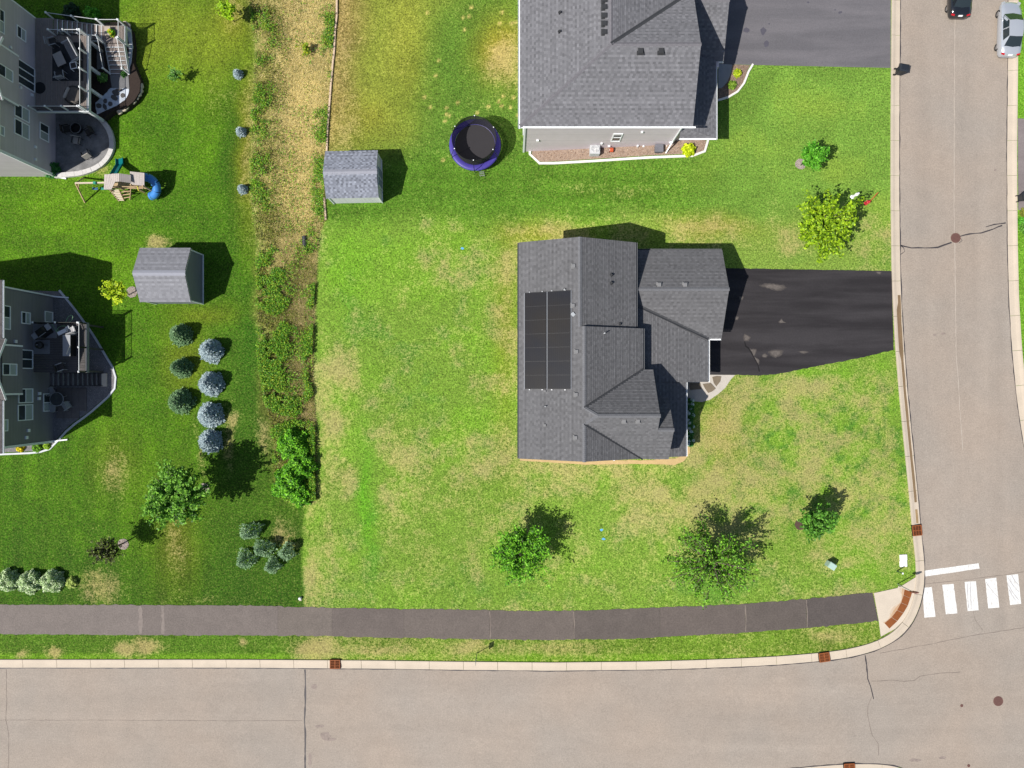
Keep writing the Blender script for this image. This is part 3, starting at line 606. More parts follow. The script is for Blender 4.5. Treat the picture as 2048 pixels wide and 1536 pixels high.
# ================================================================== HOUSES
def clip_convex(poly, clip):
    out = poly
    for i in range(len(clip)):
        a = clip[i]; b = clip[(i+1) % len(clip)]; ex, ey = b[0]-a[0], b[1]-a[1]; inp = out; out = []
        if not inp: return []
        for j in range(len(inp)):
            p = inp[j]; q = inp[(j+1) % len(inp)]
            dp = ex*(p[1]-a[1])-ey*(p[0]-a[0]); dq = ex*(q[1]-a[1])-ey*(q[0]-a[0])
            if dp >= 0: out.append(p)
            if dp*dq < 0: t = dp/(dp-dq); out.append((p[0]+(q[0]-p[0])*t, p[1]+(q[1]-p[1])*t))
    return out
SHM = {}
def shingle_mat():
    if 'm' not in SHM: SHM['m'] = M('shingle', (1, 1, 1), .92, .08, 1.2, .18, 24, .25, 40, spec=.1, attr='col')
    return SHM['m']
def slope(parent, pts, c0, spread=.13, expo=.165, tabw=.24, thick=.16, name='roof_slope', under=None, tint=None):
    """one roof plane: a slab with shingle courses laid on it. pts: 3D, planar, convex"""
    V3 = [Vector(p) for p in pts]; n = Vector((0, 0, 0))
    for i in range(len(V3)): n += V3[i].cross(V3[(i+1) % len(V3)])
    n.normalize()
    if n.z < 0: V3 = V3[::-1]; n = -n
    a = Vector((0, 0, 1)).cross(n); a = a.normalized() if a.length > 1e-4 else Vector((1, 0, 0)); d = a.cross(n).normalized()   # d: downhill
    if d.z > 0: d = -d; a = -a
    o = V3[0]; P2 = [((p-o).dot(a), (p-o).dot(d)) for p in V3]
    ar = sum(P2[i][0]*P2[(i+1) % len(P2)][1]-P2[(i+1) % len(P2)][0]*P2[i][1] for i in range(len(P2)))
    if ar < 0: P2 = P2[::-1]
    mb = MB(); k = len(V3); off = n*thick
    mb.v = [tuple(p) for p in V3]+[tuple(p-off) for p in V3]; mb.f = [tuple(range(k)), tuple(range(2*k-1, k-1, -1))]+[(i, k+i, k+(i+1) % k, (i+1) % k) for i in range(k)]
    slab = mb.build(name, under or M('roof_edge', (.10, .10, .105), .8, .05), parent)
    amin = min(p[0] for p in P2); amax = max(p[0] for p in P2); dmin = min(p[1] for p in P2); dmax = max(p[1] for p in P2)
    vs, fs, cs = [], [], []; y = dmax; row = 0; rr = random.Random(int(abs(o.x*31+o.y*17+o.z*5)*10) % 9999)
    while y > dmin:
        y0 = y-expo; x = amin-rr.random()*tabw*2; alt = 0; rowg = rr.uniform(.93, 1.07)*(.94 if row % 2 else 1.05)
        while x < amax:
            wv = tabw*rr.uniform(.82, 1.18); alt = 1-alt; q = clip_convex([(x, y0), (x+wv, y0), (x+wv, y), (x, y)], P2)
            if len(q) >= 3:
                hi = .016+rr.choice((0, .007)); b0 = len(vs)
                for (s, e) in q:
                    h = .005+(e-y0)/expo*hi; vs.append(tuple(o+a*s+d*e+n*h))
                fs.append(tuple(range(b0, b0+len(q))))
                g = (1+spread*(.5*(1 if alt else -1)+.8*(rr.random()*2-1)))*rowg
                tc = c0 if tint is None or rr.random() > .3 else tint
                cs.append((tc[0]*g, tc[1]*g, tc[2]*g))
            x += wv
        y = y0; row += 1
    me = bpy.data.meshes.new('shingles'); off3 = Vector(parent['_org']); me.from_pydata([tuple(Vector(q)-off3) for q in vs], [], fs); me.update()
    ca = me.color_attributes.new('col', 'FLOAT_COLOR', 'CORNER'); arr = []
    for f, c in zip(fs, cs): arr += [c[0], c[1], c[2], 1.0]*len(f)
    ca.data.foreach_set('color', arr); me.materials.append(shingle_mat())
    sh = link('shingles', me, slab); sh['kind'] = 'stuff'; return slab
def caps(parent, a, b, mat, w=.30, exp=.15, name='ridge_cap', sag=.07, lift=.03):
    """overlapping cap shingles along a ridge or hip"""
    a = Vector(a); b = Vector(b); d = (b-a); L = d.length; d.normalize(); r = d.cross(Vector((0, 0, 1))).normalized(); n = max(2, int(L/exp)); mb = MB()
    for i in range(n):
        p = a+d*(L*i/n)+Vector((0, 0, lift)); q = a+d*(L*(i+1.25)/n)+Vector((0, 0, lift)); e0 = .004; e1 = .016
        for s in (-1, 1):
            mb.quad(p+Vector((0, 0, e1)), p+r*s*w/2+Vector((0, 0, e1-sag)), q+r*s*w/2+Vector((0, 0, e0-sag)), q+Vector((0, 0, e0)))
    return mb.build(name, mat, parent)
def gutter(parent, a, b, mat, out, name='gutter', wd=.13):
    a = Vector(a); b = Vector(b); o = Vector(out)*wd; z = Vector((0, 0, 1)); mb = MB()
    mb.loft([[p+z*-.02, p+o*.0+z*-.13, p+o*.75+z*-.13, p+o+z*-.02, p+o+z*.0, p+o*.9+z*.0, p+o*.85+z*-.04, p+o*.7+z*-.11, p+o*.08+z*-.11, p+o*.08] for p in (a, b)], close=True, caps=True)
    return mb.build(name, mat, parent)
m_trim = M('white_trim', (.74, .76, .78), .5, .03, 2); m_glass = None
def glass_mat():
    global m_glass
    if m_glass: return m_glass
    m, t, b = _nodes('window_glass'); b.inputs['Base Color'].default_value = (.035, .045, .05, 1); b.inputs['Roughness'].default_value = .06; b.inputs['Specular IOR Level'].default_value = .7
    m_glass = m; return m
def blind_mat(): return M('window_blind', (.32, .36, .36), .25, .1, 2, spec=.6)
def window(parent, nrm, off, a0, a1, z0, z1, split='v', frame=.07, blind=False, name='window', mat=None):
    """window on an axis-aligned wall. nrm: '+x','-x','+y','-y'; off: wall plane; a0..a1 along the wall"""
    sgn = 1 if nrm[0] == '+' else -1; ax = nrm[1]; a0, a1 = min(a0, a1), max(a0, a1)
    def bx(mb, p0, p1, q0, q1, d0, d1):
        d0, d1 = off+sgn*d0, off+sgn*d1
        if ax == 'x': mb.bb(d0, d1, p0, p1, q0, q1)
        else: mb.bb(p0, p1, d0, d1, q0, q1)
    f = MB(); bx(f, a0, a1, z1-frame, z1, -.02, .06); bx(f, a0, a1, z0, z0+frame, -.02, .075); bx(f, a0, a0+frame, z0+frame, z1-frame, -.02, .06); bx(f, a1-frame, a1, z0+frame, z1-frame, -.02, .06)
    if split == 'v': mid = (a0+a1)/2; bx(f, mid-frame*.45, mid+frame*.45, z0+frame, z1-frame, -.02, .055)
    elif split == 'h': mid = (z0+z1)/2; bx(f, a0+frame, a1-frame, mid-frame*.45, mid+frame*.45, -.02, .055)
    o = f.build(name, mat or m_trim, parent)
    pn = []
    if split == 'v': m_ = (a0+a1)/2; pn = [(a0+frame, m_-frame*.45, z0+frame, z1-frame), (m_+frame*.45, a1-frame, z0+frame, z1-frame)]
    elif split == 'h': m_ = (z0+z1)/2; pn = [(a0+frame, a1-frame, z0+frame, m_-frame*.45), (a0+frame, a1-frame, m_+frame*.45, z1-frame)]
    else: pn = [(a0+frame, a1-frame, z0+frame, z1-frame)]
    for i, (p0, p1, q0, q1) in enumerate(pn):
        g = MB(); bx(g, p0, p1, q0, q1, .0, .02); g.build('pane', blind_mat() if (blind and i == 0) else glass_mat(), o)
    return o
def gable_wall(parent, name, pts, mat, thick=(0, 0, 0)):
    mb = MB(); k = len(pts); t = Vector(thick); mb.v = [tuple(p) for p in pts]+[tuple(Vector(p)+t) for p in pts]
    mb.f = [tuple(range(k)), tuple(range(2*k-1, k-1, -1))]+[(i, k+i, k+(i+1) % k, (i+1) % k) for i in range(k)]
    return mb.build(name, mat, parent)
def roof_vent(parent, c, s=.30, h=.16, rz=0, mat=None, name='roof_vent', ny=None):
    mb = MB(); c = Vector(c); mb.box(c+Vector((0, 0, .02)), (s*1.35, s*1.35, .03), rz); mb.box(c+Vector((0, 0, h*.5)), (s*.8, s*.8, h), rz); mb.box(c+Vector((0, 0, h)), (s, s, .06), rz, .8)
    return mb.build(name, mat, parent)
def vent_pipe(parent, c, h=.4, r=.045, mat=None):
    c = Vector(c); p = MB().lathe([(r*2.6, -.06), (r*2.0, .02), (r*1.1, .08)], c, 10, False).build('pipe_boot', M('boot', (.05, .05, .055), .7), parent)
    return MB().lathe([(r, -.05), (r, h), (r*.75, h), (r*.75, h-.08)], c, 10).build('vent_pipe', mat or m_trim, parent)
# ---------------------------------------------------------------- the grey house with the solar array
SH1 = S(113, 113, 116, 1.5)
zgnd = -2.2
hm = thing('house', 'charcoal-roofed house with the black solar array on its roof', 'house', (5.3, 2.6, -1.6))
m_sid1 = siding('siding_charcoal', (.14, .15, .16)); pW = .448
Xw, Xn, Xs = .56, 5.25, 5.58; ze = 4.6; zn = 6.70; zs = 6.85; Yn, Yc, Ys = 11.36, 4.45, -5.99
XeN, zeN = 9.95, 4.594; XeS, zeS = 10.51, 4.642
cY, cz = -2.44, 7.28; Xh = Xw+(cz-ze)/pW
# walls
def wallbox(parent, x0, x1, y0, y1, z1, mat, z0=None, name='wall'):
    return MB().bb(x0, x1, y0, y1, zgnd-.3 if z0 is None else z0, z1).build(name, mat, parent)
wallbox(hm, Xw+.42, XeN-.42, Yc, Yn-.35, 4.52, m_sid1); wallbox(hm, Xw+.42, XeS-.42, Ys+.35, Yc-.004, 4.54, m_sid1); wallbox(hm, XeS-.42+.004, 11.0, Ys+.40, .85, 4.44, m_sid1); wallbox(hm, 11.004, 12.3, -5.55, -1.35, 4.42, m_sid1)
wallbox(hm, 9.54, 17.15, 4.1, 10.75, 2.4, m_sid1); wallbox(hm, 10.1, 16.1, .45, 4.09, 2.3, m_sid1)
for yy, Xr, zr, XE, zE, th in ((Yn-.38, Xn, zn, XeN, zeN, (0, -.2, 0)), (Ys+.38, Xs, zs, XeS, zeS, (0, .2, 0))):
    gable_wall(hm, 'gable', [(Xw+.42, yy, 4.5), (XE-.42, yy, 4.5), (XE-.42, yy, zE-.02), (Xr, yy, zr-.2), (Xw+.42, yy, ze-.02)], m_sid1, th)
gable_wall(hm, 'gable', [(11.0, -6.0+.45, 4.4), (11.0, .8, 4.4), (11.0, .8, 4.5), (11.0, cY, cz-.25), (11.0, -5.6, 4.6)], m_sid1, (-.2, 0, 0))
gable_wall(hm, 'gable', [(12.3, -5.6, 4.38), (12.3, -1.3, 4.38), (12.3, -1.35, 4.4), (12.3, -3.57, 6.2), (12.3, -5.6, 4.5)], m_sid1, (-.2, 0, 0))
gable_wall(hm, 'gable', [(17.15, 4.1, 2.35), (17.15, 10.75, 2.35), (17.15, 10.75, 2.5), (17.15, 7.65, 4.15), (17.15, 4.1, 2.3)], m_sid1, (-.2, 0, 0))
# roof planes
slope(hm, [(Xw, Yn, ze), (Xw, Yc, ze), (Xn, Yc, zn), (Xn, Yn, zn)], SH1)
slope(hm, [(Xw, Yc, ze), (Xw, Ys, ze), (Xs, Ys, zs), (Xs, cY-.585, zs), (Xh, cY, cz), (Xs, cY+.585, zs), (Xs, Yc, zs)][:3]+[(Xs, Yc, zs)], SH1)
slope(hm, [(Xs, cY-.585, zs), (Xh, cY, cz), (Xs, cY+.585, zs)], SH1)
slope(hm, [(Xn, Yn, zn), (Xn, Yc, zn), (XeN, Yc, zeN), (XeN, Yn, zeN)], SH1)
Yv = cY+(cz-zeS)/.737
slope(hm, [(Xs, Yc, zs), (Xs, cY+.585, zs), (XeS, Yv, zeS), (XeS, Yc, zeS)], SH1)
slope(hm, [(Xs, cY-.585, zs), (Xs, Ys, zs), (XeS, Ys, zeS)], SH1)
slope(hm, [(Xs, cY+.585, zs), (Xh, cY, cz), (11.32, cY, cz), (11.32, Yv, zeS), (XeS, Yv, zeS)], SH1)
y2 = -3.57; z2 = cz-.737*(cY-y2); ye2 = -1.04; ze2 = z2-.737*(ye2-y2); yS = -6.02; zS = cz-.737*(cY-yS)
slope(hm, [(Xs, cY-.585, zs), (XeS-.02, yS+.02, zS+.015), (11.32, yS, zS), (11.32, cY, cz), (Xh, cY, cz)], SH1)
slope(hm, [(11.324, y2, z2), (11.324, yS, zS), (12.56, yS, zS), (12.56, y2, z2)], SH1)
slope(hm, [(10.9, y2, z2), (12.56, y2, z2), (12.56, ye2, ze2), (10.9, ye2, ze2)], SH1)
Xp, zp, pp = 14.49, 2.55, .30
slope(hm, [(10.95, .17, zp+pp*(Xp-10.95)), (Xp, .17, zp), (Xp, -6.03, zp), (10.95, -6.03, zp+pp*(Xp-10.95))], SH1)
gX, gz, gY, ge, gYn, gYs, gzs = 17.5, 4.38, 7.65, 2.57, 11.13, 3.78, 2.37
slope(hm, [(9.5, gY, gz), (gX, gY, gz), (gX, gYn, ge), (9.5, gYn, ge)], SH1)
p3_ = .221; X3, z3 = 16.41, 2.37
vt = (10.62, 6.23, 3.645)
slope(hm, [(9.5, gY, gz), (9.5, 6.76, 3.917), vt, (X3, gYs, gzs), (gX, gYs, gzs), (gX, gY, gz)], SH1)
slope(hm, [(9.5, 6.76, 3.917-.02), (9.5, .17, z3+p3_*(X3-9.5)-.02), (X3, .17, z3-.02), (X3, gYs, gzs-.02), (vt[0], vt[1], vt[2]-.02)], SH1)
m_cap1 = M('ridge_shingle', S(118, 119, 124, 1.5), .92, .16, 5, .15, 20)
for a, b in (((Xn, Yn, zn), (Xn, Yc, zn)), ((Xs, Yc, zs), (Xs, cY+.585, zs)), ((Xs, cY-.585, zs), (Xs, Ys, zs)), ((Xh, cY, cz), (11.32, cY, cz)), ((11.34, y2, z2), (12.56, y2, z2)), ((9.6, gY, gz), (gX, gY, gz)), ((Xs, cY+.585, zs), (Xh, cY, cz)), ((Xs, cY-.585, zs), (Xh, cY, cz))): caps(hm, a, b, m_cap1)
m_valley = M('valley_metal', (.045, .046, .05), .5, .1, 2)
def valley(parent, a, b, w=.26, lift=.035):
    a = Vector(a); b = Vector(b); d = (b-a).normalized(); r = d.cross(Vector((0, 0, 1))).normalized()*w/2; z = Vector((0, 0, lift)); z2 = Vector((0, 0, lift+.05))
    mb = MB(); mb.quad(a+z, b+z, b+r+z2, a+r+z2); mb.quad(a+z, b+z, b-r+z2, a-r+z2); return mb.build('valley_flashing', m_valley, parent)
valley(hm, (Xs, cY+.585, zs), (XeS, Yv, zeS)); valley(hm, (Xs, cY-.585, zs), (XeS, Ys, zeS)); valley(hm, vt, (X3, gYs, gzs)); valley(hm, (9.6, 6.76, 3.92), vt)
gutter(hm, (Xp, -6.03, zp-.03), (Xp, .15, zp-.03), m_trim, (1, 0, 0)); gutter(hm, (X3, .17, z3-.05), (X3, gYs-.05, z3-.05), m_trim, (1, 0, 0)); gutter(hm, (X3+.15, gYs, gzs-.03), (gX, gYs, gzs-.03), m_trim, (0, -1, 0))
m_dkg = M('dark_gutter', (.13, .135, .145), .5, .03); gutter(hm, (Xw, Ys, ze-.03), (Xw, Yn, ze-.03), m_dkg, (-1, 0, 0)); gutter(hm, (XeN, Yc, zeN-.03), (XeN, Yn, zeN-.03), m_dkg, (1, 0, 0)); gutter(hm, (XeS, Yv, zeS-.03), (XeS, Yc, zeS-.03), m_dkg, (1, 0, 0)); gutter(hm, (9.6, gYn, ge-.03), (gX, gYn, ge-.03), m_dkg, (0, 1, 0))
MB().bb(8.9, 9.05, -6.75, -6.0, zg(9, -6)+.05, zg(9, -6)+.16).build('downspout_outlet', m_trim, hm)
MB().bb(8.92, 9.03, -6.04, -5.93, zg(9, -6)+.1, 4.4).build('downspout', m_trim, hm)
m_vent1 = M('vent_grey', (.17, .17, .175), .6, .1, 3); m_vdk = M('vent_black', (.03, .031, .034), .6, .1, 3)
def onplane(u, v, f):   # roof point under a photo pixel, given the plane's height function f(x,y)
    z = 5.0
    for _ in range(12): x, y, _z = P(u, v, z); z = f(x, y)
    return (x, y, z)
fW = lambda x, y: ze+pW*(x-Xw); fEN = lambda x, y: zn-pW*(x-Xn); fES = lambda x, y: zs-pW*(x-Xs); fCS = lambda x, y: cz-.737*(cY-y); fGN = lambda x, y: gz-.52*(y-gY)
for (u, v) in ((1147, 532), (1146, 611), (1153, 703), (1152, 789), (1151, 875)): roof_vent(hm, onplane(u, v, fW), .30, .15, 0, m_vent1)
for (u, v) in ((1248, 842), (1276, 842)): roof_vent(hm, onplane(u, v, fCS), .30, .13, 0, m_vent1)
for (u, v) in ((1318, 570), (1370, 570)): roof_vent(hm, onplane(u, v, fGN), .34, .16, 0, m_vent1)
for (u, v) in ((1222, 550), (1222, 566)): roof_vent(hm, onplane(u, v, fEN), .20, .16, R(45), m_vdk)
roof_vent(hm, onplane(1239, 648, fEN), .16, .14, 0, m_vdk); roof_vent(hm, onplane(1090, 850, fW), .18, .12, 0, m_vent1); roof_vent(hm, onplane(1090, 782, fW), .16, .12, 0, m_vent1)
vent_pipe(hm, onplane(1208, 667, fES), .45); vent_pipe(hm, onplane(1090, 813, fW), .35); vent_pipe(hm, onplane(1128, 580, fW), .30)
MB().box(Vector(onplane(1146, 629, fW))+Vector((0, 0, .09)), (.25, .3, .16), R(40)).build('junction_box', M('box_grey', (.33, .35, .37), .6), hm)
# windows and doors of the house
for (y0, y1) in ((9.2, 10.6), (6.4, 7.6), (2.6, 4.0), (-.6, .8), (-4.4, -3.0)):
    window(hm, '-x', Xw+.42, y0, y1, 2.4, 3.8); window(hm, '-x', Xw+.42, y0, y1, -.9, .7)
for (x0, x1) in ((2.2, 3.6), (6.4, 7.8)):
    window(hm, '+y', Yn-.35, x0, x1, 2.4, 3.8); window(hm, '-y', Ys+.35, x0, x1, 2.4, 3.8)
def panel_door(parent, name, x, y0, y1, z0, z1, rows, cols, mat):
    d = MB().bb(x, x+.06, y0, y1, z0, z1).build(name, mat, parent); w_ = (y1-y0)/cols; h_ = (z1-z0)/rows
    for i in range(rows):
        for j in range(cols): MB().bb(x+.06, x+.075, y0+w_*(j+.08), y0+w_*(j+.92), z0+h_*(i+.1), z0+h_*(i+.9)).build('panel', mat, d)
panel_door(hm, 'garage_door', 17.15, 4.6, 9.6, .03, 2.2, 4, 8, m_trim); panel_door(hm, 'garage_door', 16.1, .9, 3.5, .03, 2.15, 4, 4, m_trim)
panel_door(hm, 'front_door', 12.3, -1.9+.2, -.8, -.3, 1.8, 3, 2, M('door_red', (.18, .05, .04), .5))
for y0 in (-5.6, -3.4, -1.0): MB().bb(14.1, 14.25, y0, y0+.15, -.4, 2.5).build('porch_post', m_trim, hm)
# solar array, two columns of seven
sa = thing('solar_array', 'black solar array of two columns bolted to the charcoal roof', 'solar array', onplane(1095, 680, fW))
def panel_mat():
    m, t, b = _nodes('solar_cells'); p = pos(t); sp = N(t, 'ShaderNodeSeparateXYZ'); t.links.new(p, sp.inputs[0])
    l1 = mathn(t, 'GREATER_THAN', mathn(t, 'FRACT', mathn(t, 'DIVIDE', sp.outputs['Y'], .087)), .90); l2 = mathn(t, 'GREATER_THAN', mathn(t, 'FRACT', mathn(t, 'DIVIDE', sp.outputs['X'], .158)), .95)
    k = mathn(t, 'MAXIMUM', l1, l2); base = mixc(t, ramp(t, noise(t, p, .25, 3, .5), [(.35, 0.0), (.65, 1.0)]), (.010, .011, .016), (.016, .014, .013))
    c = mixc(t, k, base, (.03, .03, .032)); t.links.new(c, b.inputs['Base Color']); b.inputs['Roughness'].default_value = .3; b.inputs['Specular IOR Level'].default_value = .2; return m
mp = panel_mat(); m_rail = M('aluminium', (.45, .46, .48), .35, .05, 2, metal=.6)
yT = onplane(1096, 584, fW)[1]; yB = onplane(1094, 778, fW)[1]; rowh = (yT-yB)/7
xa0, xa1 = onplane(1051, 680, fW)[0], onplane(1093, 680, fW)[0]; xb0, xb1 = onplane(1096.5, 680, fW)[0], onplane(1141.5, 680, fW)[0]
nW = Vector((-pW, 0, 1)).normalized()
for (x0, x1) in ((xa0, xa1), (xb0, xb1)):
    for r_ in range(7):
        y0 = yB+rowh*r_+.005; y1 = yB+rowh*(r_+1)-.005; mb = MB(); A = []
        for h in (.09, .13):
            A.append([Vector((x, y, fW(x, y)))+nW*h for (x, y) in ((x0, y0), (x1, y0), (x1, y1), (x0, y1))])
        mb.loft(A, close=True, caps=True); pn = mb.build('panel', mp, sa)
        fr = MB()
        for (i, j) in ((0, 1), (1, 2), (2, 3), (3, 0)): fr.bar(A[1][i], A[1][j], .02, .012)
        fr.build('panel_frame', M('panel_frame', (.03, .03, .032), .4), pn)
for x in (xa0-.06, (xa1+xb0)/2, xb1+.05):
    MB().bar(Vector((x, yB-.02, fW(x, 0)))+nW*.075, Vector((x, yT+.02, fW(x, 0)))+nW*.075, .05 if x != (xa1+xb0)/2 else .05, .05).build('rail', m_rail, sa)
for x in (xa0+.35, xa1-.3, xb0+.3, xb1-.4):
    for yy in (yB-.06, yT+.06): MB().bar(Vector((x-.05, yy, fW(x-.05, 0)))+nW*.08, Vector((x+.05, yy, fW(x+.05, 0)))+nW*.08, .06, .04).build('clamp', m_rail, sa)
# ---------------------------------------------------------------- the pale house to the north
SH2 = S(126, 126, 131, 1.5)
hc = thing('house', 'pale grey house with a rock bed and air conditioner along its side wall', 'house', (7.5, 27, -1.2))
m_sid2 = siding('siding_pale', (.53, .475, .51), .19)
cx0, cye, cze = .635, 20.48, 5.2; cxr, cyr, czr = 7.53, 25.85, 7.5; cxe = 14.37; cyn = 31.22; cyN = 42.0
wallbox(hc, cx0+.4, cxe-.4, cye+.38, cyN-.4, 5.1, m_sid2); wallbox(hc, cxe-.404, 16.5, 21.2, 26.4, 2.55, m_sid2); wallbox(hc, cxe-.404, 17.25, 26.41, 35.4, 2.5, m_sid2)
gable_wall(hc, 'gable', [(cxe-.4, cye+.4, 5.05), (cxe-.4, cyn-.4, 5.05), (cxe-.4, cyn-.4, 5.3), (cxe-.4, cyr, czr-.2), (cxe-.4, cye+.4, 5.3)], m_sid2, (-.2, 0, 0))
gable_wall(hc, 'gable', [(17.25, 26.9, 2.45), (17.25, 35.3, 2.45), (17.25, 35.3, 2.6), (17.25, 31.1, 4.0), (17.25, 26.9, 2.6)], m_sid2, (-.2, 0, 0))
gable_wall(hc, 'gable', [(cx0+.4, cyN-.42, 5.05), (cxe-.4, cyN-.42, 5.05), (cxe-.4, cyN-.42, 5.25), (cxr, cyN-.42, czr-.2), (cx0+.4, cyN-.42, 5.25)], m_sid2, (0, -.2, 0))
slope(hc, [(cx0, cye, cze), (cxr, cyr, czr), (cxr, cyN, czr), (cx0, cyN, cze)], SH2, .16)
slope(hc, [(cx0, cye, cze), (cxe, cye, cze), (cxe, cyr, czr), (cxr, cyr, czr)], SH2, .16)
slope(hc, [(cxr, cyr, czr), (cxe, cyr, czr), (cxe, cyn, cze)], SH2, .16)
slope(hc, [(cxr, cyr, czr), (cxe, cyn, cze), (cxe, cyN, cze), (cxr, cyN, czr)], SH2, .16)
m_cap2 = M('ridge_shingle_pale', S(122, 120, 126, 1.5), .92, .16, 5, .15, 20)
caps(hc, (cxr, cyr, czr), (cxe, cyr, czr), m_cap2); caps(hc, (cx0, cye, cze), (cxr, cyr, czr), m_cap2); caps(hc, (cxr, cyN, czr), (cxr, cyr, czr), m_cap2); valley(hc, (cxr, cyr, czr), (cxe, cyn, cze))
# lower roofs on the street side
lx, lz, ly0, ly1 = 16.97, 2.6, 20.47, 26.9; lp = .42
slope(hc, [(cxe-.5, 21.1, lz+lp*(lx-cxe+.5)*.6), (cxe-.5, ly1+.2, lz+lp*(lx-cxe+.5)*.6), (lx, ly1+.2, lz), (lx, ly0, lz)], SH2, .16)
slope(hc, [(13.95, ly0, lz), (lx, ly0, lz), (cxe-.5, 21.1+.0, lz+lp*(lx-cxe+.5)*.6)], SH2, .16)
grY, grz, gx1, gyS, gyN = 31.1, 4.15, 17.6, 26.87, 35.3; 
slope(hc, [(cxe-.6, grY, grz), (gx1, grY, grz), (gx1, gyS, 2.6), (cxe-.6, gyS, 2.6)], SH2, .16); slope(hc, [(cxe-.6, grY, grz), (gx1, grY, grz), (gx1, gyN, 2.6), (cxe-.6, gyN, 2.6)], SH2, .16); caps(hc, (cxe, grY, grz), (gx1, grY, grz), m_cap2)
gutter(hc, (cx0, cye, cze-.02), (cxe+.25, cye, cze-.02), m_trim, (0, -1, 0), wd=.16); gutter(hc, (cx0, cye-.16, cze-.02), (cx0, cyN, cze-.02), m_trim, (-1, 0, 0), wd=.15); gutter(hc, (lx, ly0-.1, lz-.02), (lx, ly1, lz-.02), m_trim, (1, 0, 0), wd=.12); gutter(hc, (13.95, ly0, lz-.02), (lx+.12, ly0, lz-.02), m_trim, (0, -1, 0), wd=.14); gutter(hc, (lx+.2, gyS, 2.58), (gx1, gyS, 2.58), m_trim, (0, -1, 0), wd=.14)
MB().bar((13.75, cye+.30, 5.0), (13.75, cye+.30, 1.0), .10, .08).build('downspout', m_trim, hc); MB().bar((13.75, cye+.30, 1.0), (13.4, cye-.35, -.1), .10, .08).build('downspout', m_trim, hc)
MB().bb(cx0+.33, cx0+.48, cye+.30, cye+.42, -2.3, 5.0).build('corner_board', m_trim, hc)
fN = lambda x, y: cze+(czr-cze)*(x-cx0)/(cxr-cx0); fS2 = lambda x, y: cze+(czr-cze)*(y-cye)/(cyr-cye)
for v in (1, 15, 32, 48, 65): roof_vent(hc, onplane(1209, v, fN), .38, .17, 0, m_vdk)
for u in (1281, 1322): roof_vent(hc, onplane(u, 103, fS2), .42, .17, 0, m_vdk)
for (u, v) in ((1120, 26), (1119, 64)): roof_vent(hc, onplane(u, v, fN), .18, .2, R(20), m_vdk)
def wallz(v, Yp): return HC-Yp/(KT*(768-v))
def wallx(u, z): return (u-1024)*KT*(HC-z)
Ysw = cye+.38
z0, z1 = wallz(282, Ysw), wallz(267, Ysw); window(hc, '-y', Ysw, wallx(1224, (z0+z1)/2), wallx(1243, (z0+z1)/2), z0, z1, 'h', .08)
for (u, v, sx_, sz_) in ((1284, 263, .16, .2), (1203, 286, .14, .2), (1218, 291, .2, .14), (1275, 291, .12, .3), (1286, 293, .14, .5), (1075, 280, .2, .18), (1341, 284, .18, .2), (1335, 291, .3, .3)):
    z = wallz(v, Ysw); MB().box((wallx(u, z), Ysw-.06, z), (sx_, .12, sz_)).build('wall_fitting', m_trim, hc)
panel_door(hc, 'garage_door', 17.25, 28.0, 34.2, .03, 2.2, 4, 8, m_trim)
for (y0, y1) in ((23.0, 24.4), (28.5, 29.9)): window(hc, '+x', cxe-.4, y0, y1, 3.3, 4.7)
for (y0, y1) in ((22.0, 23.4), (26.0, 27.6), (30.5, 32.0), (35.0, 36.4)):
    window(hc, '-x', cx0+.4, y0, y1, 2.3, 3.8); window(hc, '-x', cx0+.4, y0, y1, -1.0, .6)
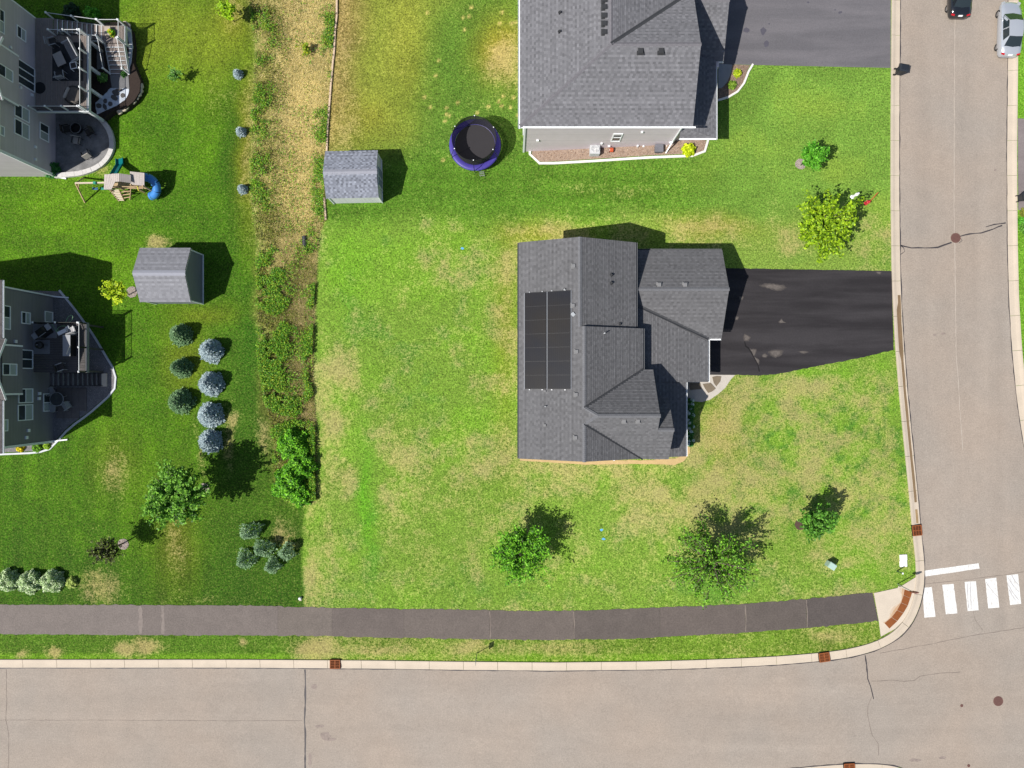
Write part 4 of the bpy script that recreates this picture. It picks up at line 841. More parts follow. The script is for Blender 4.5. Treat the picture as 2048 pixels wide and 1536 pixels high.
# ---------------------------------------------------------------- the two houses on the west side
def ez(u, X): return HC-X/(KT*(u-1024))
def ey(v, z): return (768-v)*KT*(HC-z)
def wwin(parent, X, ul, ur, vt, vb, split, blind=True, name='window'):
    z1, z0 = ez(ul, X), ez(ur, X); zm = (z0+z1)/2; return window(parent, '+x', X, ey(vb, zm), ey(vt, zm), z0, z1, split, .075, blind, name)
m_sidA = siding('siding_grey', (.43, .395, .43), .16); m_sidB = siding('siding_slate', (.170, .165, .182), .16)
def west_house(name_label, X, y0, y1, xw, eX, eZ, rX, rZ, sid, shc, bump, bumproof):
    t = thing('house', name_label, 'house', ((X+xw)/2, (y0+y1)/2, -2.0)); oh = .4
    wallbox(t, xw, X, y0, y1, eZ-.05, sid)
    for yy, s in ((y0, -1), (y1, 1)): gable_wall(t, 'gable', [(xw, yy, eZ-.1), (X, yy, eZ-.1), (X, yy, eZ+.1), (rX, yy, rZ-.2), (xw, yy, eZ+.1)], sid, (0, -s*.2, 0))
    wX = 2*rX-eX
    slope(t, [(eX, y0-oh, eZ), (eX, y1+oh, eZ), (rX, y1+oh, rZ), (rX, y0-oh, rZ)], shc); slope(t, [(wX, y0-oh, eZ), (wX, y1+oh, eZ), (rX, y1+oh, rZ), (rX, y0-oh, rZ)], shc)
    caps(t, (rX, y0-oh, rZ), (rX, y1+oh, rZ), m_cap1)
    bX, b0, b1, bz = bump
    MB().bb(X-.3, bX, b0, b1, bz, eZ).build('bay', sid, t)
    for b in (b0, b1): MB().bb(bX-.05, bX+.03, b-.07, b+.07, bz, eZ).build('corner_board', m_trim, t)
    for yy in (y0, y1): MB().bb(X-.08, X+.03, yy-.09, yy+.03 if yy == y0 else yy+.03, -2.3, eZ).build('corner_board', m_trim, t)
    bm_ = (b0+b1)/2; hw = (b1-b0)/2+.45; gz_ = eZ+.5*hw; gx = bX+.32; inner = rX
    for s in (-1, 1): slope(t, [(gx, bm_, gz_), (gx, bm_+s*hw, eZ), (eX-.8, bm_+s*hw, eZ), (eX-.8-(gz_-eZ)/.45, bm_, gz_)], shc)
    gable_wall(t, 'gable', [(bX, b0, eZ-.05), (bX, b1, eZ-.05), (bX, bm_, gz_-.25)], sid, (-.2, 0, 0))
    for s in (-1, 1): MB().bar((gx+.01, bm_, gz_-.1), (gx+.01, bm_+s*hw, eZ-.1), .03, .2).build('fascia', m_trim, t)
    gutter(t, (eX, y0-oh, eZ-.03), (eX, b0-.5, eZ-.03), m_trim, (1, 0, 0)); gutter(t, (eX, b1+.5, eZ-.03), (eX, y1+oh, eZ-.03), m_trim, (1, 0, 0))
    return t
XB = -41.24
hb = west_house('slate grey house with dark deck and round patio table behind it', XB, -5.17, 7.92, -50.9, -40.8, 4.79, -46.05, 7.05, m_sidB, S(110, 106, 106, 1.5), (-40.86, -.83, 3.16, 2.4), None)
for a in ((5, 20, 611, 659, 'v'), (42, 60, 624, 648, 'h'), (89, 105, 623, 645, None), (36, 65, 777, 806, 'h'), (35, 65, 809, 841, 'h'), (86, 101, 787, 823, 'v'), (0, 15, 839, 863, 'h')): wwin(hb, XB, *a)
wwin(hb, -40.86, 4, 33, 727, 751, 'h')
def slider(parent, X, ya, yb, z0, z1, n=2):
    o = MB(); f = .08
    o.bb(X-.02, X+.07, ya, yb, z1-f, z1); o.bb(X-.02, X+.07, ya, yb, z0, z0+f)
    for i in range(n+1): y = ya+(yb-ya)*i/n; o.bb(X-.02, X+.065, y-f/2, y+f/2, z0+f, z1-f)
    d = o.build('patio_door', m_trim, parent)
    for i in range(n): MB().bb(X, X+.02, ya+(yb-ya)*i/n+f/2, ya+(yb-ya)*(i+1)/n-f/2, z0+f, z1-f).build('pane', glass_mat(), d)
slider(hb, XB, ey(737, .8), ey(701, .8), .68, 2.35)
for (u, v) in ((30, 683), (78, 787), (77, 797), (52, 875), (56, 861)):
    z = ez(u, XB); MB().box((XB+.06, ey(v, z), z), (.12, .26, .26)).build('wall_fitting', m_trim, hb)
MB().bar((XB+.06, 7.85, -1.8), (XB+1.4, 7.75, -1.93), .12, .1).build('downspout', m_trim, hb); MB().bar((XB+.06, -5.12, -1.8), (XB+1.3, -5.0, -1.93), .12, .1).build('downspout', m_trim, hb)
MB().bar((XB+.07, 7.86, 4.6), (XB+.07, 7.86, -1.8), .1, .12).build('downspout', m_trim, hb); MB().bar((XB+.07, -5.11, 4.6), (XB+.07, -5.11, -1.8), .1, .12).build('downspout', m_trim, hb)
XA = -41.0
ha = west_house('light grey house with wooden deck, outdoor stairs and curved stone patio', XA, 18.66, 31.5, -50.8, -40.63, 5.5, -45.9, 7.76, m_sidA, S(118, 118, 120, 1.5), (-40.6, 22.9, 26.96, 3.2), None)
for a in ((-12, 8, 15.5, 62.5, 'v'), (33, 51, 55, 79, 'h'), (28, 58, 212, 239, 'h'), (28, 58, 243, 274, 'h'), (79, 97, 248, 281, 'v'), (-8, 8, 250, 270, 'h')): wwin(ha, XA, *a)
wwin(ha, -40.6, -5, 25, 133, 157, 'h')
slider(ha, XA, ey(185, .8), ey(139, .8), .78, 2.95, 3)
for (u, v) in ((70, 294), (70, 319), (20, 95), (40, 175), (63, 190)):
    z = ez(u, XA); MB().box((XA+.06, ey(v, z), z), (.12, .2, .2)).build('wall_fitting', m_trim, ha)
MB().bar((XA+.06, 18.72, 5.3), (XA+.06, 18.72, -1.8), .1, .12).build('downspout', m_trim, ha); MB().bar((XA+.06, 18.6, -1.85), (XA+.95, 18.45, -1.93), .13, .1).build('downspout', m_trim, ha)
# ---------------------------------------------------------------- decks
def boards(parent, x0, x1, y0, y1, z, along, pitch, mat, gap=.022, name='board'):
    a0, a1 = (x0, x1) if along == 'y' else (y0, y1); n = int(round((a1-a0)/pitch)); base = None
    for i in range(n):
        c = a0+(a1-a0)*(i+.5)/n; w_ = (a1-a0)/n-gap
        if base is None:
            L = (y1-y0) if along == 'y' else (x1-x0); mb = MB(); mb.box((0, 0, 0), (w_, L, .03) if along == 'y' else (L, w_, .03)); me_ = bpy.data.meshes.new(name); me_.from_pydata(mb.v, [], mb.f); me_.materials.append(mat); base = me_
        o = link(name, base, parent); og = Vector(parent['_org']); p = Vector((c, (y0+y1)/2, z)) if along == 'y' else Vector(((x0+x1)/2, c, z)); o.location = p-og
m_deckA = M('deck_board_brown', (.245, .205, .185), .7, .12, 2.5, .12, 20); m_deckB = M('deck_board_dark', (.075, .068, .068), .7, .15, 2, .12, 20); m_black = M('black_metal', (.012, .012, .013), .45, .1, 3); m_postw = M('white_vinyl', (.60, .62, .64), .5, .03, 2)
def railing(parent, a, b, z, posts, h=1.0, top=m_postw, pm=m_postw, bal=True, slopez=None):
    """posts, rails and balusters from a to b (x,y); slopez: height at b"""
    a = Vector((a[0], a[1], z)); b = Vector((b[0], b[1], z if slopez is None else slopez)); up = Vector((0, 0, 1))
    for i in range(posts):
        p = a+(b-a)*(i/(posts-1)); MB().bb(p.x-.055, p.x+.055, p.y-.055, p.y+.055, p.z-.25, p.z+h+.05).build('post', pm, parent)
        MB().box((p.x, p.y, p.z+h+.09), (.16, .16, .07), 0, .5).build('post_cap', m_trim, parent)
    MB().bar(a+up*h, b+up*h, .034, .04).build('top_rail', top, parent); MB().bar(a+up*.1, b+up*.1, .045, .04).build('bottom_rail', m_black, parent)
    L = (b-a).length; n = int(L/.11); mb = MB()
    for i in range(1, n): p = a+(b-a)*(i/n); mb.box((p.x, p.y, p.z+h/2+.05), (.018, .018, h-.1))
    o = mb.build('balusters', m_black, parent); o['kind'] = 'stuff'
dA = .72; dax0, dax1 = XA+.05, -36.5
da = thing('deck', 'brown board deck with white posts and stairs behind the light grey house', 'deck', (-38.5, 27, -1.4))
boards(da, dax0, dax1-.1, 23.55, 30.0, dA, 'y', .145, m_deckA); boards(da, dax0, -39.45, 30.01, 31.45, dA, 'y', .145, m_deckA)
MB().bb(dax1-.09, dax1+.12, 23.40, 30.08, dA-.32, dA+.02).build('rim_board', m_postw, da); MB().bb(dax0, dax1-.095, 23.40, 23.54, dA-.32, dA+.02).build('rim_board', m_postw, da); MB().bb(dax0, -36.6, 29.98, 30.0, dA-.3, dA-.02).build('rim_board', m_deckA, da)
for y in (23.5, 25.5, 27.4, 29.6):
    MB().bb(dax1-.12, dax1+.10, y-.11, y+.11, -1.5, dA-.325).build('support_post', m_postw, da)
railing(da, (dax1-.02, 23.5), (dax1-.02, 29.95), dA, 5); railing(da, (dax0+.1, 23.48), (dax1-.2, 23.48), dA, 4); railing(da, (-39.2, 29.95), (dax1-.2, 29.95), dA, 3)
# stairs: one flight east to a landing, one flight south to the garden
lzA = -.45; n1 = 10; sx0, sx1 = -39.45, -35.95
for i in range(n1):
    x0 = sx0+(sx1-sx0)*i/n1; x1 = sx0+(sx1-sx0)*(i+1)/n1; z = dA-(dA-lzA)*(i+.6)/n1
    MB().bb(x0-.01, x1-.06, 30.08, 31.4, z-.04, z).build('tread', m_deckA, da); MB().bb(x1-.055, x1, 30.08, 31.4, z-.05, z+.004).build('nosing', m_postw, da)
for y in (30.04, 31.44): MB().bar((sx0, y, dA-.15), (sx1, y, lzA-.12), .05, .28).build('stringer', m_postw, da)
railing(da, (sx0, 31.44), (sx1+.1, 31.44), dA-.1, 3, slopez=lzA); railing(da, (sx0+.9, 30.04), (sx1+.1, 30.04), dA-.4, 3, slopez=lzA)
boards(da, sx1, -34.0, 29.9, 31.4, lzA, 'y', .145, m_deckA); MB().bb(-34.0, -33.88, 29.8, 31.45, lzA-.3, lzA+.01).build('rim_board', m_postw, da)
railing(da, (sx1+.2, 31.42), (-34.0, 31.42), lzA, 2); railing(da, (-33.95, 31.4), (-33.95, 29.9), lzA, 2)
for (x, y) in ((-34.0, 31.35), (-34.0, 29.95), (-35.9, 31.35), (-35.9, 29.95)): MB().bb(x-.09, x+.09, y-.09, y+.09, -1.9, lzA-.05).build('support_post', m_postw, da)
ty = -1.36; n2 = 7
for i in range(n2):
    y0 = 29.88-.33*i; z = lzA-(lzA-ty)*(i+.7)/n2
    MB().bb(-35.7, -34.15, y0-.27, y0+.01, z-.04, z).build('tread', m_deckA, da); MB().bb(-35.7, -34.15, y0-.325, y0-.275, z-.05, z+.004).build('nosing', m_postw, da)
for x in (-35.75, -34.08): MB().bar((x, 29.9, lzA-.15), (x, 27.55, ty-.05), .06 if x < -35 else .14, .28).build('stringer', m_postw, da)
railing(da, (-35.75, 29.85), (-35.75, 27.6), lzA-.02, 2, slopez=ty+.1); railing(da, (-34.08, 29.85), (-34.08, 27.6), lzA-.02, 2, slopez=ty+.1)
# raised garden terrace with boulders
m_mulch = M('dark_mulch', (.030, .020, .016), .95, .3, 8, .3, 30, .8, 25, bdist=.05); m_paver = M('paver_grey', (.16, .16, .165), .85, .1, 2, .1, 12)
tpx = [(173, 60), (215, 44), (250, 44), (262, 60), (266, 90), (264, 120), (272, 140), (281, 162), (279, 184), (268, 202), (250, 217), (228, 220), (208, 236), (176, 228)]
tw = [P(u, v, ty)[:2] for (u, v) in tpx]
terr = thing('garden_bed', 'raised dark mulch bed with flagstones beside the brown deck', 'garden bed', (-35.3, 27, -2))
MB().prism(tw, -2.2, ty).build('mulch', m_mulch, terr)
def tsheet(name, px, z, h, mat, par=terr): return MB().prism([P(u, v, z)[:2] for (u, v) in px], z-.05, z+h).build(name, mat, par)
tsheet('walkway', [(220, 150), (257, 150), (259, 178), (224, 176)], ty, .03, m_paver)
tsheet('concrete_edge', [(243, 46), (262, 58), (266, 92), (263, 125), (256, 146), (250, 146), (257, 120), (259, 92), (255, 66), (240, 54)], ty, .05, M('bed_edging', (.5, .52, .55), .85, .1, 2))
tsheet('gravel', rough([(191, 206), (203, 194), (222, 176), (258, 176), (257, 188), (250, 200), (232, 212), (214, 220), (194, 229)], .8, 5, True), ty, .025, M('white_gravel', (.52, .56, .62), .9, .15, 5, .35, 30, .9, 30, bdist=.04))
tsheet('gravel', [(194, 96), (206, 104), (210, 135), (194, 140)], ty, .02, m_paver)
m_flag = M('flagstone', (.095, .088, .085), .85, .15, 4, .1, 15)
for (u, v, a, b, an) in ((232, 186, 8, 6, .4), (229, 196, 8, 5, .6), (246, 191, 5, 5, 0), (211, 202, 4, 5, 0), (221, 208, 5, 5, .4), (210, 214, 4, 7, -.4), (198, 212, 6, 5, 0), (239, 180, 8, 3, 0)):
    pts = [(u+math.cos(an)*a*math.cos(t)*random.uniform(.85, 1.1)-math.sin(an)*b*math.sin(t), v+math.sin(an)*a*math.cos(t)+math.cos(an)*b*math.sin(t)*random.uniform(.85, 1.1)) for t in np.linspace(0, 2*math.pi, 9)[:-1]]
    tsheet('flagstone', pts, ty, .055, m_flag)
m_bould = M('boulder', (.50, .43, .33), .9, .18, 2, .15, 12, .5, 8, bdist=.06)
def boulder_mesh(seed):
    r = random.Random(seed); bm = bmesh.new(); bmesh.ops.create_icosphere(bm, subdivisions=2, radius=1)
    for v in bm.verts: v.co *= r.uniform(.82, 1.12); v.co.z *= .62
    for q in range(3):
        n = Vector((r.uniform(-1, 1), r.uniform(-1, 1), r.uniform(.2, 1))).normalized()
        for v in bm.verts:
            d = v.co.dot(n)
            if d > .72: v.co -= n*(d-.72)
    me_ = bpy.data.meshes.new('boulder'); bm.to_mesh(me_); bm.free(); me_.materials.append(m_bould); me_.polygons.foreach_set('use_smooth', [True]*len(me_.polygons)); return me_
BM = [boulder_mesh(i) for i in range(4)]
bl = [(264, 143), (268, 150), (272, 157), (276, 164), (278, 172), (279, 180), (275, 187), (271, 194), (265, 200), (258, 205), (252, 210), (245, 216), (238, 220), (249, 46), (256, 50)]
for i, (u, v) in enumerate(bl):
    o = link('boulder', BM[i % 4], terr); p = P(u, v, -1.5); o.location = Vector((p[0], p[1], -1.62))-Vector(terr['_org']); o.rotation_euler = (0, 0, i*1.7); s = random.uniform(.22, .34); o.scale = (s*1.2, s, s)
# curved patio with block wall
pt = thing('patio', 'curved dark stone patio with pale block edge below the light grey house', 'patio', (-39, 21, -2))
m_stone = M('patio_stone', (.17, .168, .17), .75, .42, 1.1, .25, 8); m_block = M('pale_block', (.50, .485, .47), .9, .10, 3, .12, 15, .3, 20)
pc = G(150, 286); rA, rB = 3.15, 2.55
outer = [(112, 226), (175, 226), (190, 234), (204, 246), (216, 262), (222, 280), (222, 298), (214, 315), (200, 329), (182, 338), (160, 344), (138, 346), (112, 348)]
MB().prism([G(u, v)[:2] for (u, v) in outer], -2.3, -1.93).build('paving', m_stone, pt)
rim = resample([G(u, v)[:2] for (u, v) in outer[1:]], .12); rim = smooth_line(rim, 6); acc = 0; seg = [rim[0]]
ro = offset_line(rim, .42); i0 = 0
for i in range(1, len(rim)):
    if math.hypot(rim[i][0]-rim[i0][0], rim[i][1]-rim[i0][1]) > .34 or i == len(rim)-1:
        a0, a1, b1, b0 = rim[i0], rim[i], ro[i], ro[i0]; cx = (a0[0]+a1[0]+b0[0]+b1[0])/4; cy = (a0[1]+a1[1]+b0[1]+b1[1])/4
        MB().prism([(cx+(p[0]-cx)*.97, cy+(p[1]-cy)*.985) for p in (a0, a1, b1, b0)], -2.2, -1.72+random.uniform(-.012, .012)).build('block', m_block, pt); i0 = i
# gravel yard of the slate house
m_grav = M('grey_gravel', (.17, .165, .17), .95, .2, 3, .4, 20, .9, 22, bdist=.05)
def stones(parent, px, n, size, cols, z=None, name='stones', seed=3):
    """loose stones lying on a bed"""
    r = np.random.default_rng(seed); P2 = [p[:2] for p in px]; xs_ = [p[0] for p in P2]; ys_ = [p[1] for p in P2]
    pts = []
    X_ = r.uniform(min(xs_), max(xs_), n*4); Y_ = r.uniform(min(ys_), max(ys_), n*4); ins = np.zeros(n*4, bool); k = len(P2)
    for i in range(k):
        x1, y1 = P2[i]; x2, y2 = P2[(i+1) % k]; c = ((y1 > Y_) != (y2 > Y_)); xi = (x2-x1)*(Y_-y1)/(y2-y1+1e-12)+x1; ins ^= c & (X_ < xi)
    X_ = X_[ins][:n]; Y_ = Y_[ins][:n]; m = len(X_); Z_ = zg(X_, Y_)+.03 if z is None else (np.full(m, z) if not callable(z) else z(X_, Y_))
    s = r.uniform(.5, 1.2, m)*size; a = r.uniform(0, 6.28, m); C = np.array(cols)[r.integers(0, len(cols), m)]*r.uniform(.75, 1.2, (m, 1))
    top = np.stack([X_, Y_, Z_+s*.45], -1); rings = [np.stack([X_+np.cos(a+k_*2.094)*s, Y_+np.sin(a+k_*2.094)*s*.8, Z_], -1) for k_ in range(3)]
    V = np.concatenate([np.stack([top, rings[i], rings[(i+1) % 3]], 1) for i in range(3)], 0); C = np.concatenate([C]*3, 0)
    return quads_obj(name, V, C, M('stone_attr', (1, 1, 1), .9, .05, 3, attr='col'), parent, kind='stuff')
gy = thing('gravel_bed', 'grey gravel yard around the slate grey house with pale edging', 'gravel bed', (-39, 1, -2))
gpx = [(40, 580), (118, 583), (150, 622), (186, 672), (214, 720), (229, 744), (230, 778), (214, 792), (176, 825), (140, 850), (122, 868), (112, 880), (100, 897), (70, 902), (-30, 906), (-30, 880), (90, 880), (90, 600)]
gw = [G(u, v)[:2] for (u, v) in gpx]
MB().prism(gw, lambda x, y: -2.2, lambda x, y: float(zg(x, y))+.035).build('gravel', m_grav, gy)
stones(gy, gw, 9000, .05, [(.26, .25, .26), (.16, .155, .165), (.34, .31, .31), (.11, .11, .12)])
edge = [(118, 582), (150, 621), (186, 671), (214, 719), (230, 743), (232, 778), (215, 793), (177, 827), (141, 852), (123, 870), (113, 882), (101, 899), (70, 904), (-30, 908)]
ew = smooth_line(resample([G(u, v)[:2] for (u, v) in edge], .5)); eo = offset_line(ew, .16)
for i in range(0, len(ew)-2, 2): MB().prism([ew[i], ew[i+2], eo[i+2], eo[i]], -2.2, -1.90).build('edging', M('bed_edging', (.5, .52, .55), .85, .1, 2), gy)
# dark deck of the slate house
dB = .6
db = thing('deck', 'dark board deck with outdoor kitchen behind the slate grey house', 'deck', (-39, 3, -2))
boards(db, XB+.05, -36.72, 1.0, 5.25, dB, 'x', .145, m_deckB); MB().bb(-36.71, -36.6, .98, 5.3, dB-.3, dB+.01).build('rim_board', M('grey_board', (.2, .21, .23), .6), db)
for (x, y) in ((-36.8, 1.1), (-36.8, 3.1), (-36.8, 5.1), (-38.9, 1.1), (-38.9, 5.1)): MB().bb(x-.07, x+.07, y-.07, y+.07, -2.1, dB-.02).build('support_post', m_deckB, db)
railing(db, (-36.7, 1.05), (-36.7, 5.2), dB, 3, .95, m_postw, m_black); railing(db, (-40.6, 5.22), (-36.8, 5.22), dB, 3, .95, m_black, m_black)
for i in range(11):
    x0 = -39.9+.28*i; z = dB-(dB+1.92)*(i+.6)/11; MB().bb(x0, x0+.25, -.12, .93, z-.04, z).build('tread', m_deckB, db); MB().bb(x0+.255, x0+.285, -.12, .93, z-.05, z+.003).build('nosing', M('grey_board', (.2, .21, .23), .6), db)
for y in (-.15, .96): MB().bar((-39.9, y, dB-.12), (-36.8, y, -1.95), .05, .28).build('stringer', m_black, db)
lp0 = [G(u, v)[:2] for (u, v) in ((204, 747), (215, 747), (215, 773), (204, 773))]
MB().prism(lp0, -2.2, -1.84).build('landing_slab', M('sand_slab', (.55, .49, .40), .85, .08, 2), db)
# patio by the slate house: square pavers
for i in range(4):
    for j in range(4):
        c = G(122+i*15, 790+j*15-6)
        if i+j < 6: MB().box((c[0], c[1], -1.96+.03), (.66, .66, .08)).build('paver', M('paver_brown', (.13, .115, .11), .85, .15, 3), gy)
# ---------------------------------------------------------------- garden furniture
m_fab = M('cushion_beige', (.36, .33, .30), .9, .1, 5); m_dk = M('wicker_dark', (.035, .032, .032), .7, .2, 12, .2, 40); m_alu = M('chair_frame', (.40, .41, .43), .45, .05, 3, metal=.3); m_sling = M('sling_grey', (.30, .30, .31), .8, .1, 6)
def chair(label, loc, rz, frame, seat, w_=.6, group=None, slats=0):
    t = thing('patio_chair', label, 'chair', (0, 0, 0), group)
    MB().box((0, .02, .42), (w_, .56, .06)).build('seat', seat, t)
    if slats:
        for i in range(slats): MB().box((-w_/2+w_*(i+.5)/slats, -.30, .68), (w_/slats*.45, .03, .5), 0, 1, R(-12)).build('back_slat', frame, t)
        MB().box((0, -.36, .94), (w_+.04, .05, .06)).build('back_rail', frame, t)
    else: MB().box((0, -.32, .68), (w_, .06, .55), 0, 1, R(-14)).build('backrest', seat, t)
    for s in (-1, 1):
        MB().bar((s*w_/2, -.32, .62), (s*w_/2, .30, .62), .06, .035).build('armrest', frame, t)
        for y in (-.27, .27): MB().bar((s*w_/2, y, 0), (s*w_/2, y, .62), .035).build('leg', frame, t)
    place(t, loc, rz); return t
def on(u, v, z): return P(u, v, z)
rg = MB(); a = on(105, 85, dA); b = on(167, 162, dA); rg.bb(a[0], b[0], b[1], a[1], dA+.017, dA+.027); rg.build('rug', M('black_rug', (.03, .032, .036), .95, .5, 3.0, .2, 20), None, 'black patterned rug lying on the brown board deck', 'rug')
c = on(119, 118, dA+.4); t = thing('coffee_table', 'beige low table on the black rug of the brown deck', 'table', (c[0], c[1], dA+.03)); MB().box((c[0], c[1], dA+.42), (.78, 1.15, .05), R(25)).build('table_top', M('table_beige', (.34, .31, .29), .6, .06, 3), t)
for sx_ in (-1, 1):
    for sy_ in (-1, 1):
        q = Matrix.Rotation(R(25), 3, 'Z') @ Vector((sx_*.33, sy_*.5, 0)); MB().bb(c[0]+q.x-.03, c[0]+q.x+.03, c[1]+q.y-.03, c[1]+q.y+.03, dA+.03, dA+.40).build('leg', m_dk, t)
c = on(141, 101, dA+.5); t = thing('outdoor_sofa', 'slatted grey outdoor sofa angled on the black rug', 'sofa', (c[0], c[1], dA+.03))
an = R(28); Mz = Matrix.Rotation(an, 3, 'Z'); cv = Vector((c[0], c[1], dA+.03))
def L3(x, y, z): return tuple(cv+Mz @ Vector((x, y, z)))
MB().box(L3(0, 0, .30), (.75, 1.75, .12), an).build('seat', m_dk, t)
for i in range(7): MB().box(L3(-.26+.085*i, 0, .40), (.045, 1.7, .03), an).build('slat', m_sling, t)
MB().box(L3(.38, 0, .55), (.07, 1.8, .5), an).build('backrest', m_alu, t)
for s in (-1, 1): MB().box(L3(0, s*.9, .42), (.78, .06, .3), an).build('armrest', m_alu, t)
for sx_ in (-.33, .33):
    for sy_ in (-.85, .85): MB().box(L3(sx_, sy_, .12), (.06, .06, .24), an).build('leg', m_alu, t)
c = on(112, 89, dA); chair('grey slatted armchair at the stair end of the black rug', (c[0], c[1], dA+.028), R(-75), m_alu, m_dk, .62, slats=5)
c = on(128, 155, dA); chair('grey slatted armchair across the beige table from the sofa', (c[0], c[1], dA+.028), R(10), m_alu, m_dk, .7, slats=6)
c = on(147, 131, dA+.45); t = thing('side_table', 'small square white-edged side table on the black rug', 'table', (c[0], c[1], dA+.03)); MB().box((c[0], c[1], dA+.45), (.5, .5, .03), R(12)).build('table_top', m_dk, t)
for i in range(4):
    q = [Matrix.Rotation(R(12)+i*math.pi/2+k, 3, 'Z') @ Vector((.26, .26, 0)) for k in (0, math.pi/2)]; MB().bar((c[0]+q[0].x, c[1]+q[0].y, dA+.47), (c[0]+q[1].x, c[1]+q[1].y, dA+.47), .05, .05).build('edge', m_trim, t); MB().bb(c[0]+q[0].x-.025, c[0]+q[0].x+.025, c[1]+q[0].y-.025, c[1]+q[0].y+.025, dA+.03, dA+.46).build('leg', m_trim, t)
c = on(146, 190, dA+.3); t = thing('daybed', 'round dark wicker daybed with beige bolster in the deck corner', 'daybed', (c[0], c[1], dA+.02)); MB().lathe([(.72, .02), (.80, .12), (.80, .34), (.72, .38), (0, .38)], (c[0], c[1], dA), 20).build('base', m_dk, t); MB().lathe([(.66, .385), (.68, .44), (.6, .5), (0, .51)], (c[0]+.1, c[1]-.05, dA), 18).build('mattress', M('cushion_brown', (.10, .088, .08), .95, .15, 5), t, smooth=True); MB().box((c[0]-.42, c[1]+.1, dA+.55), (.24, 1.0, .14), R(-25)).build('bolster', M('cushion_beige', (.36, .33, .30), .9), t, bevel=.04)
MB().lathe([(.5, .0), (.5, .025), (.47, .03), (0, .03)], (XA+.42, on(70, 176, dA)[1], dA+.02), 24).build('door_mat', M('mat_black', (.02, .02, .022), .95), None, 'round black mat in front of the glass patio door', 'mat')
t = thing('planter', 'planter of leafy green plants standing on the stair landing', 'planter', P(222, 68, lzA)); c = P(222, 66, lzA)
MB().box((c[0]-.1, c[1], lzA+.2), (.5, .75, .38)).build('box', M('planter_tan', (.34, .29, .25), .8), t)
PLANT_A = (t, P(225, 68, lzA))
# patio fire pit, chairs
c = G(158, 260); t = thing('fire_pit', 'round black fire pit on the curved stone patio', 'fire pit', (c[0], c[1], -1.93)); MB().lathe([(.30, 0), (.42, .05), (.46, .4), (.42, .42), (.36, .2), (0, .18)], (c[0], c[1], -1.93), 18).build('bowl', m_black, t); MB().lathe([(.45, .40), (.50, .43), (.45, .46)], (c[0], c[1], -1.93), 18, False).build('rim', M('steel_rim', (.2, .2, .2), .4), t)
for (u, v, rz, nm) in ((180, 312, R(30), 'dark sling patio chair half in sunlight by the pale block edge'), (140, 262, R(-80), 'dark patio chair between the fire pit and the house wall'), (185, 268, R(120), 'dark patio chair on the far side of the fire pit'), (160, 285, R(170), 'dark patio chair with pale cushion just south of the fire pit')):
    c = G(u, v); chair(nm, (c[0], c[1], -1.93), rz, m_black, m_dk if 'pale' not in nm else m_fab)
# slate house: grill, kitchen counter, table set, hose
for (u, v, rz, nm, cc) in ((83, 663, R(35), 'large black barbecue with grey side shelves on a pale mat', 1), (78, 690, R(10), 'round black kettle barbecue by the patio door', 0)):
    c = P(u, v, dB+.8); t = thing('barbecue', nm, 'barbecue', (c[0], c[1], dB+.02)); og = Vector((c[0], c[1], dB)); Q = Matrix.Rotation(rz, 3, 'Z')
    def L4(x, y, z): return tuple(og+Q @ Vector((x, y, z)))
    if cc:
        MB().box(L4(0, 0, .45), (.9, .6, .8), rz).build('cabinet', m_black, t); MB().box(L4(0, 0, .98), (.9, .55, .28), rz, .7).build('lid', m_black, t, bevel=.05); MB().bar(L4(-.35, -.34, .98), L4(.35, -.34, .98), .03).build('handle', m_alu, t)
        for s in (-1, 1): MB().box(L4(s*.68, 0, .84), (.42, .5, .04), rz).build('shelf', m_sling, t)
    else:
        MB().lathe([(.08, .45), (.28, .55), (.33, .75), (.28, .95), (.08, 1.05), (0, 1.05)], og, 16).build('kettle', m_black, t, smooth=True)
        for k in range(3): MB().bar(L4(.25*math.cos(k*2.09), .25*math.sin(k*2.09), 0), L4(.15*math.cos(k*2.09), .15*math.sin(k*2.09), .6), .03).build('leg', m_black, t)
        MB().box(L4(0, 0, 1.07), (.14, .03, .04), rz).build('handle', m_alu, t)
m_mat = M('floor_mat', (.20, .20, .21), .9, .08, 3)
for (q, nm) in (([(62, 648), (114, 648), (114, 676), (62, 676)], 'grey floor mat under the large black barbecue'), ([(52, 680), (100, 680), (100, 708), (52, 708)], 'grey floor mat under the kettle barbecue')):
    MB().prism([P(u, v, dB)[:2] for (u, v) in q], dB+.017, dB+.028).build('floor_mat', m_mat, None, nm, 'mat')
c = P(133, 691, dB+.9); t = thing('counter', 'long grey kitchen counter standing on the dark deck', 'counter', (c[0], c[1], dB+.02)); MB().bb(c[0]-.27, c[0]+.27, c[1]-.86, c[1]+.86, dB+.02, dB+.86).build('cabinet', m_black, t); MB().bb(c[0]-.32, c[0]+.32, c[1]-.9, c[1]+.9, dB+.865, dB+.91).build('worktop', M('worktop_grey', (.24, .25, .27), .6, .08, 3), t)
MB().bar((c[0]+.02, c[1]-.75, dB+.93), (c[0]+.28, c[1]-.1, dB+.93), .09, .03).build('cutting_board', M('board_cream', (.5, .47, .38), .7), None, 'narrow cream board lying across the grey kitchen counter', 'board')
for (u, v, rz, nm) in ((150, 662, R(20), 'grey deck chair beside the white railing post of the dark deck'), (128, 735, R(-70), 'black deck chair at the stair end of the dark deck')):
    c = P(u, v, dB); chair(nm, (c[0], c[1], dB+.018), rz, m_alu, m_sling if 'grey' in nm else m_dk)
